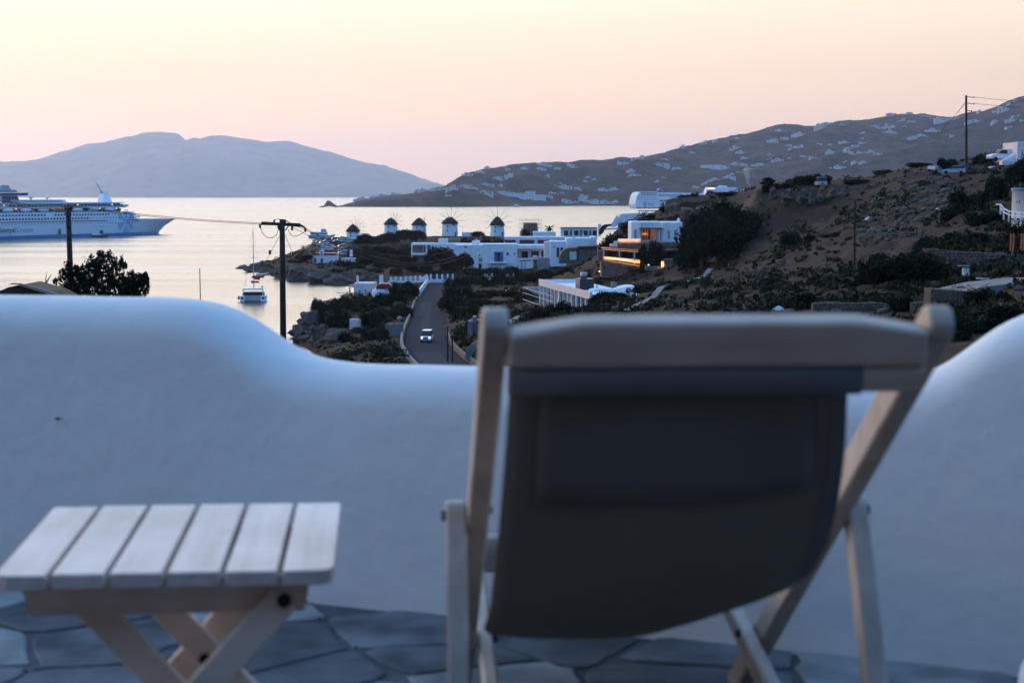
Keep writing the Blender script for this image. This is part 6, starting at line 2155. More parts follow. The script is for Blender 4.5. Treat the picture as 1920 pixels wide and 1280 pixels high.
# orange and dark striped posts
for i, x in enumerate((1894.5, 1899.5, 1914.5, 1919)):
    t = Bld('striped_post', ['leftmost orange striped post on the stone terrace', 'second orange striped post from the left on the terrace', 'third orange striped post from the left on the terrace', 'orange striped post cut by the right edge'][i], 'post', x, 477, 150, 'orange striped posts')
    s_ = 150 / FPX
    b = MB(); b.bb(-0.055, 0.055, -0.08, 0.08, -0.3, 39 * s_); b.build('post', M['orange'], t.t)
    for q in (-0.085, 0.065):
        b = MB(); b.bb(q, q + 0.02, -0.085, -0.06, -0.3, 39 * s_); b.build('stripe', M['ship_red'], t.t)

def stone_wall(name, label, outline, d, depth, m0='mortar', n=None, size=0.34, seed=1):
    """wall from a picture outline, its face laid with rough stones"""
    B = Bld(name, label, 'wall', sum(p[0] for p in outline) / len(outline), max(p[1] for p in outline), d)
    B.shape(outline, d, depth, m0, 'core')
    q = [W(x, y, d) - B.o for x, y in outline]
    poly = [(p.x, p.z) for p in q]
    x0, x1 = min(p[0] for p in poly), max(p[0] for p in poly)
    z0, z1 = min(p[1] for p in poly), max(p[1] for p in poly)
    def inside(x, z):
        c = False
        for i in range(len(poly)):
            (xa, za), (xb, zb) = poly[i], poly[i - 1]
            if (za > z) != (zb > z) and x < (xb - xa) * (z - za) / (zb - za) + xa:
                c = not c
        return c
    r = random.Random(seed)
    mb = MB()
    y = d - B.o.y
    z = z0 + size * 0.3
    while z < z1:
        x = x0 + r.uniform(0, size)
        hh = size * r.uniform(0.5, 0.85)
        while x < x1:
            ww = size * r.uniform(0.6, 1.5)
            if inside(x + ww * 0.5, z + hh * 0.5) and inside(x + ww * 0.5, z):
                e = r.uniform(0.03, 0.09)
                pts = []
                for k in range(6):
                    a = math.pi * 2 * k / 6 + r.uniform(-0.25, 0.25)
                    pts.append((x + ww / 2 + math.cos(a) * ww * 0.52, z + hh / 2 + math.sin(a) * hh * 0.56))
                cx_, cz_ = x + ww / 2, z + hh / 2
                vs = [(px_, y + 0.02, pz_) for px_, pz_ in pts] + [(cx_ + (px_ - cx_) * 0.75, y - e, cz_ + (pz_ - cz_) * 0.75) for px_, pz_ in pts]
                mb.add(vs, [(i, (i + 1) % 6, 6 + (i + 1) % 6, 6 + i) for i in range(6)] + [tuple(range(6, 12))], r.choice((0, 0, 1)))
            x += ww
        z += hh
    mb.build('stones', [M['stone_a'], M['stone_b']], B.t, 'stuff')
    return B
stone_wall('retaining_wall', 'long stone retaining wall under the orange posts', [(1735, 466), (1790, 471), (1850, 475), (1930, 478), (1990, 480), (1990, 550), (1850, 536), (1800, 530), (1775, 520), (1782, 490), (1760, 480), (1740, 474)], 146, 1.5, size=0.38, seed=2)
stone_wall('stone_pier_wall', 'tall rough stone wall below the heap of planks', [(1746, 542), (1790, 544), (1822, 548), (1822, 640), (1742, 640)], 118, 2.0, size=0.26, seed=3)
stone_wall('field_wall', 'dry stone field wall just above the chair back', [(1525, 569), (1560, 567), (1600, 569), (1640, 567), (1672, 571), (1672, 625), (1522, 625)], 132, 0.8, size=0.28, seed=4)
stone_wall('gate_pier', 'square stone pier between the field wall and tall stone wall', [(1711, 568), (1745, 567), (1745, 640), (1710, 640)], 126, 0.9, size=0.26, seed=5)
stone_wall('low_field_wall', 'low tumbled stone wall left of the field wall', [(1464, 582), (1494, 579), (1524, 578), (1524, 625), (1464, 625)], 140, 0.8, size=0.28, seed=6)
stone_wall('boundary_wall', 'shadowed stone wall at the right edge beside the white parapet', [(1822, 549), (1880, 551), (1960, 553), (1960, 640), (1822, 640)], 122, 1.5, size=0.3, seed=7)
B = Bld('work_platform', 'concrete slab with building rubble at the right edge', 'platform', 1890, 552, 124)
B.shape([(1800, 548), (1850, 537), (1930, 528), (1990, 527), (1990, 553), (1860, 551)], 123, 6, 'concrete', 'slab')
# heap of planks: timbers leaning at many angles
hp = W(1818, 546, 119.5)
t = thing('plank_heap', 'heap of old planks and poles on top of the tall stone wall', 'planks', hp)
pr = random.Random(8)
for k in range(16):
    a = pr.uniform(-1.1, 1.1)
    L_ = pr.uniform(0.5, 1.5)
    c = Vector((pr.uniform(-0.9, 1.1), pr.uniform(-0.3, 0.5), 0.12 + 0.02 * k))
    dv = Vector((math.cos(a), pr.uniform(-0.3, 0.3), math.sin(a) * 0.6)) * L_ / 2
    b = MB(); b.bar(c - dv, c + dv, 0.09, 0.04); b.build('plank', M[pr.choice(['dark_wood', 'chair_wood', 'table_wood_x', 'dark_wood'])], t)
b = MB(); b.bar((-1.35, -0.5, 0.08), (0.1, -0.5, -0.02), 0.12, 0.06); b.build('plank', M['orange'], t)
b = MB(); b.bar((0.6, 0.3, 0.95), (1.5, 0.3, 0.93), 0.35, 0.05); b.build('board', M['whitewash_old'], t)
B = Bld('site_bin', 'small pale bin with a flat lid against the retaining wall', 'bin', 1812, 512, 140)
B.block(1806.5, 1819, 502, 513, 140, 0.6, 'whitewash_old', 'bin', sink=0.2)
B.block(1800, 1820, 498.2, 500.2, 139.8, 1.0, 'concrete', 'lid', sink=0)
# plastic bags and pale litter on the slope
for px, d, s_, lab in ((1507, 152, 0.45, 'white plastic bag caught on the brown slope'), (1628, 262, 0.6, 'pale blue sack among the rubble'), (1462, 140, 0.5, 'small white cone at the foot of the slope'), (1757, 238, 0.35, 'white scrap lying on the dark slope')):
    p = gpx(px, d)
    b = MB()
    b.lathe([(s_, 0), (s_ * 0.9, s_ * 0.3), (s_ * 0.4, s_ * 0.6), (0.0, s_ * 0.7)], 9)
    b.v = [(x * (1 + 0.3 * math.sin(3 * y)), y * 0.7, z * (1 + 0.2 * math.cos(5 * x))) for x, y, z in b.v]
    o = b.build('litter_bag', M['whitewash_old']); o.location = p
    tag(o, lab, 'bag')

# ------------------------------------------------------------------ poles and cables
def cable(a, c, sag, r, label, n=24, name='power_cable'):
    pts = []
    for i in range(n + 1):
        t = i / n
        p = a.lerp(c, t); p.z -= sag * 4 * t * (1 - t)
        pts.append(p)
    b = MB(); b.tube([p - a for p in pts], r, 5)
    o = b.build(name, M['cable_black']); o.location = a
    return tag(o, label, 'cable', 'overhead power cables')
# centre pole
D1 = 82.0
top = W(529, 411, D1); bot = W(531.5, 700, D1)
t = thing('utility_pole', 'dark wooden utility pole with a broad cross arm rising over the cove', 'utility pole', bot)
b = MB(); b.tube([Vector((0, 0, -3)), (top - bot) * 0.5, top - bot], [0.17, 0.155, 0.135], 12); b.build('pole', M['pole_wood'], t)
def rp(px, py, dd=0.0):
    return W(px, py, D1 + dd) - bot
b = MB(); b.bar(rp(490, 419), rp(563, 421.5), 0.16, 0.16, bev=0.02); arm = b.build('cross_arm', M['pole_wood'], t)
b = MB(); b.bar(rp(492, 418, 0.22), rp(563, 423, 0.22), 0.13, 0.15, bev=0.02); b.build('cross_arm', M['pole_wood'], t)
b = MB(); b.bar(rp(562, 421.5), rp(571, 426.5), 0.10, 0.10); b.build('arm_end', M['black_metal'], arm)
for x0, x1 in ((524.5, 520), (535, 541)):
    b = MB(); b.bar(rp(x0, 432, -0.15), rp(x1, 424, -0.15), 0.06, 0.05); b.build('brace', M['black_metal'], t)
for px, py in ((487.5, 421), (523, 424), (547.5, 425.5), (572.5, 428)):
    b = MB()
    q = rp(px, py)
    b.lathe([(0.02, 0.05), (0.07, 0.0), (0.05, -0.04), (0.07, -0.08), (0.05, -0.12), (0.06, -0.16), (0.0, -0.2)], 10, q); b.build('insulator', M['insulator'], arm)
for px in (514, 534.5):
    b = MB(); b.cyl(rp(px, 419), rp(px, 412.5), 0.05, n=8); b.build('pin', M['black_metal'], arm)
def jumper(pts, label):
    b = MB(); P_ = [rp(*q) for q in pts]; b.tube(P_, 0.016, 5); b.build('jumper_wire', M['cable_black'], arm)
jumper([(488, 425), (492, 437), (500, 445), (510, 446), (518, 441), (523, 428)], '')
jumper([(540, 430), (545, 440), (552, 443.5), (560, 441), (568, 437), (572, 432)], '')
jumper([(514, 412.5), (520, 411), (529, 411.5), (535, 412), (541, 416), (547, 420)], '')
# guy wires with their insulators, down to the slope behind
for x1, y1, xi, yi in ((500, 487, 506, 473), (556, 492, 549, 476)):
    b = MB(); b.cyl(rp(527 if x1 < 529 else 533, 437), rp(x1, y1, 6), 0.012, n=5); gw = b.build('guy_wire', M['cable_black'], t)
    b = MB(); q = rp(xi, yi, 4); b.lathe([(0, -0.14), (0.07, -0.1), (0.07, 0.1), (0, 0.14)], 8, q); b.build('insulator', M['insulator'], gw)
# left pole
D2 = 74.0
top2 = W(127.5, 387, D2); bot2 = W(139, 690, D2)
t2 = thing('utility_pole', 'leaning wooden pole with a small terminal box in front of the cruise ship', 'utility pole', bot2)
b = MB(); b.tube([(bot2 - bot2) + Vector((0, 0, -3)), (top2 - bot2) * 0.5, top2 - bot2], [0.15, 0.13, 0.115], 12); b.build('pole', M['pole_wood'], t2)
def r2(px, py, dd=0.0):
    return W(px, py, D2 + dd) - bot2
b = MB(); b.bar(r2(121, 391), r2(135.5, 390.5), 0.14, 0.12); b.build('cross_arm', M['pole_wood'], t2)
b = MB(); b.bar(r2(122, 399), r2(133, 399), 0.10, 0.10); b.build('cross_arm', M['pole_wood'], t2)
for x, y in ((121.5, 387.5), (127.5, 385), (134.5, 387.5)):
    b = MB(); b.lathe([(0.0, 0.12), (0.05, 0.08), (0.06, 0), (0.04, -0.08)], 10, r2(x, y)); b.build('insulator', M['insulator'], t2)
b = MB(); q = r2(134, 540, -0.25); b.box(q, (0.34, 0.16, 0.30)); b.build('meter_box', M['whitewash_old'], t2)
for y in (404, 425, 446, 466):
    b = MB(); b.cyl(r2(126 + (y - 387) * 0.038, y), r2(130.5 + (y - 387) * 0.038, y), 0.15, n=10); b.build('pole_band', M['black_metal'], t2)
# spans
ends = [((128, 385), (-60, 352), 0.9), ((122, 387.5), (-60, 356), 0.9), ((134, 388), (-60, 366), 0.9)]
for i, (a, c, sg) in enumerate(ends):
    cable(W(*a, D2), W(c[0], c[1], 56), 0.25, 0.014, ['upper cable running left from the leaning pole', 'middle cable running left from the leaning pole', 'lower cable running left from the leaning pole'][i])
for i, (a, c) in enumerate((((134, 388), (488, 420)), ((128, 385), (491, 418)))):
    cable(W(*a, D2), W(*c, D1), 0.12, 0.013, ['lower cable between the leaning pole and the broad cross arm', 'upper cable between the leaning pole and the broad cross arm'][i])
for i, (a, c) in enumerate((((572, 428), (905, 452)), ((547, 425.5), (905, 462)), ((535, 414), (905, 441)))):
    cable(W(*a, D1), W(*c, 150), 1.9, 0.013, ['nearest cable running right from the broad cross arm', 'lowest cable running right from the broad cross arm', 'topmost cable running right from the broad cross arm'][i])
# tall pole on the right hilltop
D3 = 310.0
q0, q1 = W(1812.5, 303, D3), W(1811.5, 179, D3)
t3 = thing('utility_pole', 'tall dark pole with side brackets on the right hilltop', 'utility pole', q0)
b = MB(); b.cyl((0, 0, -2), q1 - q0, 0.26, 0.20, n=12); b.build('pole', M['pole_wood'], t3)
for y, L_ in ((181.5, 14), (193.5, 14), (207, 10)):
    a, c = W(1812, y, D3) - q0, W(1812 + L_, y + 1.5, D3) - q0
    b = MB(); b.cyl(a, c, 0.06, n=6); b.build('bracket', M['black_metal'], t3)
    b = MB(); b.lathe([(0, 0.2), (0.12, 0.1), (0.12, -0.1), (0, -0.2)], 8, c); b.build('insulator', M['insulator'], t3)
for i, (y, ye) in enumerate(((182, 190), (194, 200))):
    cable(W(1826, y, D3), W(2010, ye, 290), 0.4, 0.035, ['upper cable running right from the hilltop pole', 'lower cable running right from the hilltop pole'][i])
for i, (x, y) in enumerate(((1792, 211), (1786, 213))):
    cable(W(1811.5, 190 + 3 * i, D3), W(x - 30, y + 40, 340), 0.1, 0.03, ['upper stay wire falling left from the hilltop pole', 'lower stay wire falling left from the hilltop pole'][i])
# thin pole on the brown slope
D4 = 170.0
p4 = gpx(1603, D4)
t4 = thing('utility_pole', 'thin dark pole with a plain cross arm on the brown slope', 'utility pole', p4)
b = MB(); tp = W(1603, 374, D4) - p4; b.cyl((0, 0, -1), tp, 0.13, 0.11, n=10); b.build('pole', M['pole_wood'], t4)
b = MB(); b.bar(W(1590, 375, D4) - p4, W(1618, 374.5, D4) - p4, 0.12, 0.12); b.build('cross_arm', M['pole_wood'], t4)
# pair of short poles at the road side
D5 = 205.0
for i, x in enumerate((839.5, 848.5)):
    a = W(x, 690, D5)
    t5 = thing('roadside_pole', ['left of two dark poles beside the road', 'right of two dark poles beside the road'][i], 'pole', a)
    b = MB(); b.cyl((0, 0, -1), W(x - 0.5, 628, D5) - a, 0.14, 0.11, n=10); b.build('pole', M['pole_wood'], t5)
    if i == 0:
        b = MB(); b.bar(W(824, 613, D5) - a, W(856, 611, D5) - a, 0.12, 0.12); b.build('cross_arm', M['concrete'], t5)
        b = MB(); b.cyl(W(839, 628, D5) - a, W(839, 611, D5) - a, 0.10, n=8); b.build('pole_top', M['pole_wood'], t5)

# roof at the left edge, beyond the parapet, and a dead branch
B = Bld('neighbour_roof', 'low dark roof with a pale ridge at the left edge beyond the parapet', 'roof', 30, 556, 46)
B.shape([(-80, 566), (-40, 552), (0, 545), (16, 538.5), (34, 534.5), (60, 542), (85, 549), (110, 562)], 46, 2.2, 'dark_wood', 'roof_slope')
B.shape([(14, 533.2), (22, 531.2), (36, 531.8), (66, 539.2), (106, 551.5), (106, 553), (62, 541.2), (34, 533.6)], 45.8, 0.2, 'concrete', 'ridge_cap')
B.block(-200, 90, 566, 640, 46.2, 1.8, 'whitewash_old', 'wall', sink=4)
p = W(80, 560, 50)
b = MB()
def bp(px, py):
    return W(px, py, 50) - p
b.tube([bp(80, 575), bp(81, 545), bp(88, 528), bp(96.5, 514)], [0.05, 0.04, 0.025, 0.008], 6)
b.tube([bp(86, 530), bp(86, 520), bp(88.5, 508)], [0.02, 0.012, 0.005], 5)
o = b.build('dead_branch', M['bark']); o.location = p
tag(o, 'bare forked twig rising behind the parapet near the left roof', 'branch')
# ------------------------------------------------------------------ vegetation
def leaf_cloud(blobs, n, size, seed, squash=1.0, droop=0.0):
    """n small leaf faces spread through the blobs (cx,cy,cz,rx,ry,rz), denser towards their surface, with gaps."""
    r = np.random.RandomState(seed)
    vol = np.array([b[3] * b[4] * b[5] for b in blobs]) ** 0.67
    vol /= vol.sum()
    pick = r.choice(len(blobs), n, p=vol)
    B_ = np.array(blobs)[pick]
    d = r.normal(size=(n, 3))
    d /= np.linalg.norm(d, axis=1)[:, None]
    rad = 0.45 + 0.55 * r.rand(n) ** 0.6
    lump = 1 + 0.22 * np.sin(d[:, 0] * 7 + pick) * np.cos(d[:, 1] * 6 + 2 * pick) + 0.12 * r.normal(size=n)
    P = B_[:, :3] + d * (rad * lump)[:, None] * B_[:, 3:]
    # twigs: cluster the leaves
    a = r.normal(size=(n, 3)); a /= np.linalg.norm(a, axis=1)[:, None]
    b = np.cross(a, r.normal(size=(n, 3))); b /= np.linalg.norm(b, axis=1)[:, None]
    s = size * (0.6 + 0.8 * r.rand(n))[:, None]
    a *= s
    b *= s * 0.55
    if droop:
        a[:, 2] -= droop * s[:, 0]
    V = np.stack([P - a, P + b, P + a, P - b], 1).reshape(-1, 3)
    return V, np.arange(4 * n).reshape(-1, 4)
def leaf_mesh(name, blobs, n, size, seed, m, droop=0.0):
    V, F = leaf_cloud(blobs, n, size, seed, droop=droop)
    me = bpy.data.meshes.new(name)
    me.from_pydata(V.tolist(), [], F.tolist())
    me.materials.append(M[m])
    return me
def crown_blobs(kind, r):
    if kind == 'round':
        return [(r.uniform(-0.5, 0.5), r.uniform(-0.5, 0.5), r.uniform(0.45, 0.95), r.uniform(0.3, 0.5), r.uniform(0.3, 0.5), r.uniform(0.25, 0.4)) for _ in range(9)]
    if kind == 'bush':
        return [(r.uniform(-0.62, 0.62), r.uniform(-0.5, 0.5), r.uniform(0.1, 0.5), r.uniform(0.25, 0.42), r.uniform(0.25, 0.42), r.uniform(0.2, 0.38)) for _ in range(9)]
    return [(r.uniform(-0.2, 0.2), r.uniform(-0.2, 0.2), z, 0.3, 0.3, 0.22) for z in np.linspace(0.2, 1.3, 7)]
CR = {}
for kind in ('round', 'bush', 'tall'):
    for k in range(3):
        for m in ('leaf_dark', 'leaf_mid', 'leaf_dry'):
            if (kind == 'tall') and m == 'leaf_dry':
                continue
            r = random.Random(k * 7 + len(kind))
            CR[kind, k, m] = leaf_mesh('crown', crown_blobs(kind, r), 6500 if kind == 'round' else 4200, 0.052, k + 3, m)
tmb = MB(); tmb.tube([(0, 0, -0.3), (0.02, 0, 0.2), (-0.02, 0.02, 0.55)], [0.07, 0.055, 0.03], 8)
for q in ((0.3, 0.1, 0.75), (-0.28, -0.1, 0.7), (0.05, 0.3, 0.8), (0.1, -0.25, 0.72)):
    tmb.tube([(0, 0, 0.3), (q[0] * 0.5, q[1] * 0.5, 0.55), q], [0.035, 0.025, 0.012], 6)
TRUNK = tmb.mesh('trunk', M['bark'])
vr = random.Random(4)
def plant(kind, m, px, d, wpx, hpx, label, group, name=None, ybot=None, cat=None):
    """a tree or shrub standing at distance d whose crown is wpx wide and hpx tall in the picture"""
    p = gpx(px, d, -0.1)
    s = d / FPX
    H = hpx * s
    if ybot is not None:
        H = max(W(px, ybot - hpx, d).z - p.z, 0.55 * H)     # the top keeps its place, the foot stands on the ground
    tree = kind != 'bush'
    t = thing(name or ('evergreen_tree' if tree else 'shrub'), label, cat or ('tree' if tree else 'shrub'), p, vr.uniform(0, 6.28), group)
    full = {'round': 1.3, 'bush': 0.85, 'tall': 1.5}[kind]
    wide = {'round': 1.75, 'bush': 1.9, 'tall': 0.8}[kind]
    t.scale = (wpx * s / wide, wpx * s / wide, H / full)
    link('crown', CR[kind, vr.randrange(3), m], t)
    link('trunk', TRUNK, t)
    return t
G1 = 'dark trees below the windmills'
for px, d, w, h, yb, lab in ((688, 735, 34, 32, 468, 'dark round tree right of the leftmost windmill'), (712, 730, 34, 34, 470, 'dark tree between the first two windmills'),
                             (735, 738, 36, 32, 466, 'dark tree below the second windmill'), (757, 742, 36, 34, 462, 'bushy dark tree left of the third windmill'), (780, 745, 34, 30, 460, 'dark tree at the foot of the third windmill'),
                             (672, 728, 24, 24, 476, 'small dark tree beside the car park')):
    plant('round', 'leaf_dark', px, d, w, h, lab, G1, ybot=yb)
G2 = 'big pines in front of the balcony house'
for px, d, w, h, yb, lab in ((826, 545, 56, 52, 512, 'large dark pine left of the balcony house'), (866, 548, 52, 44, 514, 'dark pine hiding the side wing of the balcony house'), (848, 540, 50, 44, 516, 'dark pine between the two larger pines')):
    plant('round', 'leaf_dark', px, d, w, h, lab, G2, ybot=yb)
EX = [(672, 640, 50, 34, 498, 'leaf_dark', 'dense dark thicket left of the headland path'), (700, 650, 56, 36, 492, 'leaf_mid', 'broad olive thicket under the dark trees'), (726, 640, 60, 36, 494, 'leaf_dark', 'dark thicket below the second windmill'), (752, 645, 54, 32, 490, 'leaf_mid', 'olive thicket below the third windmill'),
      (690, 590, 60, 32, 512, 'leaf_dark', 'dark thicket above the shaded beach'), (725, 575, 60, 30, 512, 'leaf_mid', 'olive thicket halfway down to the colonnade'), (760, 590, 50, 32, 508, 'leaf_dark', 'dark thicket beside the half-built house'), (785, 540, 56, 30, 520, 'leaf_dark', 'dark hedge below the half-built house'),
      (655, 575, 40, 24, 512, 'leaf_dark', 'dark thicket right of the chapel annex'), (640, 545, 50, 18, 524, 'leaf_mid', 'olive shrub on the rocks below the chapel'), (570, 600, 40, 14, 488, 'leaf_dry', 'dry shrub left of the chapel'), (555, 580, 40, 12, 500, 'leaf_dry', 'dry shrub on the left headland rocks'),
      (812, 510, 44, 26, 530, 'leaf_dark', 'dark shrub left of the road end'), (890, 525, 50, 24, 524, 'leaf_dark', 'dark shrub at the corner of the balcony house')]
for px, d, w, h, yb, m, lab in EX:
    plant('bush', m, px, d, w, h, lab, 'thickets on the headland', ybot=yb)
G3 = 'shrubs on the headland slope'
for px, d, w, h, yb, m, lab in ((637, 583, 24, 26, 511, 'leaf_dark', 'round dark shrub in front of the chapel'), (680, 640, 40, 22, 492, 'leaf_dry', 'dry shrub below the leftmost trees'), (705, 620, 44, 24, 500, 'leaf_mid', 'olive shrub halfway down the headland'),
                                (735, 610, 44, 26, 500, 'leaf_dry', 'dry shrub left of the half-built house'), (760, 560, 46, 24, 516, 'leaf_mid', 'olive shrub below the half-built house'), (700, 540, 40, 20, 522, 'leaf_dark', 'dark shrub above the pink cottage'),
                                (740, 530, 30, 18, 518, 'leaf_dry', 'dry shrub above the white colonnade'), (670, 560, 40, 22, 520, 'leaf_dark', 'dark shrub near the shaded beach shelter'), (900, 770, 40, 14, 446, 'leaf_mid', 'low shrub between the two rightmost windmills'), (985, 765, 22, 14, 440, 'leaf_dark', 'dark shrub at the foot of the scaffolded stump'),
                                (925, 650, 60, 16, 458, 'leaf_mid', 'long shrub behind the balcony house roof'), (870, 655, 44, 14, 456, 'leaf_dry', 'dry shrub behind the balcony house wing')):
    plant('bush', m, px, d, w, h, lab, G3, ybot=yb)
G4 = 'shrubs above the cove and left of the road'
CO = [(600, 325, 40, 30, 592, 'leaf_dark'), (625, 330, 50, 34, 590, 'leaf_mid'), (655, 338, 50, 34, 586, 'leaf_mid'), (690, 335, 56, 40, 592, 'leaf_mid'), (722, 345, 56, 44, 590, 'leaf_mid'), (750, 372, 50, 44, 578, 'leaf_mid'), (770, 405, 36, 36, 558, 'leaf_dark'), (735, 395, 44, 40, 565, 'leaf_dry'),
      (610, 300, 44, 30, 610, 'leaf_dark'), (640, 305, 40, 26, 602, 'leaf_dark'), (700, 300, 60, 36, 616, 'leaf_dark'), (735, 310, 44, 30, 606, 'leaf_dry'), (760, 320, 30, 24, 596, 'leaf_dry'), (690, 270, 40, 26, 640, 'leaf_dark'), (715, 262, 30, 22, 632, 'leaf_dry'), (595, 345, 30, 20, 576, 'leaf_dark'), (650, 275, 40, 20, 640, 'leaf_dark')]
DESC = ['leftmost', 'broad', 'tall', 'low', 'dense', 'ragged', 'spreading', 'leaning', 'small', 'matted', 'sprawling', 'dusty', 'thin', 'squat', 'tangled', 'rounded', 'flat']
for i, (px, d, w, h, yb, m) in enumerate(CO):
    near = 'in front of the pink cottage' if px < 700 and d > 318 else 'beside the upper road' if px >= 735 and d > 315 else 'low on the cove slope' if d < 285 else 'midway down the cove slope'
    plant('bush', m, px, d, w, h, f'{DESC[i]} {"dark green" if m == "leaf_dark" else "dry" if m == "leaf_dry" else "olive"} shrub {near}', G4, ybot=yb)
G5 = 'shrubs right of the road'
RR = [(846, 420, 30, 40, 560, 'leaf_dark'), (852, 380, 40, 44, 582, 'leaf_dark'), (848, 340, 44, 46, 604, 'leaf_dark'), (868, 345, 40, 40, 612, 'leaf_dark'), (862, 305, 44, 40, 626, 'leaf_dark'), (880, 300, 40, 36, 630, 'leaf_mid'), (872, 450, 40, 36, 556, 'leaf_dark'), (895, 470, 44, 30, 546, 'leaf_mid'),
      (920, 455, 44, 34, 552, 'leaf_dark'), (950, 470, 44, 36, 545, 'leaf_dark'), (978, 450, 44, 34, 546, 'leaf_mid'), (1005, 440, 40, 30, 540, 'leaf_dark'), (1030, 445, 44, 32, 540, 'leaf_dark'), (1055, 440, 30, 24, 534, 'leaf_mid'), (915, 500, 50, 22, 524, 'leaf_dark'), (940, 505, 44, 22, 522, 'leaf_mid'),
      (965, 510, 40, 18, 516, 'leaf_dark'), (925, 380, 46, 26, 580, 'leaf_dry'), (965, 360, 50, 24, 580, 'leaf_dry'), (895, 380, 40, 26, 588, 'leaf_dark'), (990, 320, 40, 24, 586, 'leaf_dry'), (900, 330, 40, 30, 610, 'leaf_mid')]
for i, (px, d, w, h, yb, m) in enumerate(RR):
    w, h = w * 1.3, h * 1.1
    near = 'along the right verge of the road' if px < 885 else 'below the balcony house' if d > 430 else 'in the gardens behind the chair'
    plant('bush', m, px, d, w, h, f'{(DESC + ["bristly", "clipped", "wide", "narrow", "thick"])[i]} {"dark green" if m == "leaf_dark" else "dry" if m == "leaf_dry" else "olive"} shrub {near}', G5, ybot=yb)
# oleanders with pale flowers
for px, d, w, h, yb, lab in ((917, 440, 34, 34, 542, 'oleander with pale flowers left of the pergola'), (958, 436, 26, 30, 540, 'oleander with pale flowers below the balcony house')):
    t = plant('bush', 'leaf_mid', px, d, w, h, lab, 'flowering oleanders', 'oleander', yb)
    V, F = leaf_cloud([(-0.4, -0.3, 0.62, 0.25, 0.25, 0.12), (0.3, -0.35, 0.65, 0.2, 0.2, 0.12), (0.0, -0.4, 0.5, 0.3, 0.2, 0.15)], 140, 0.05, 5)
    me = bpy.data.meshes.new('blossom'); me.from_pydata(V.tolist(), [], F.tolist()); me.materials.append(M['flower']); link('blossom', me, t, 'stuff')
    t.rotation_euler = (0, 0, 0)
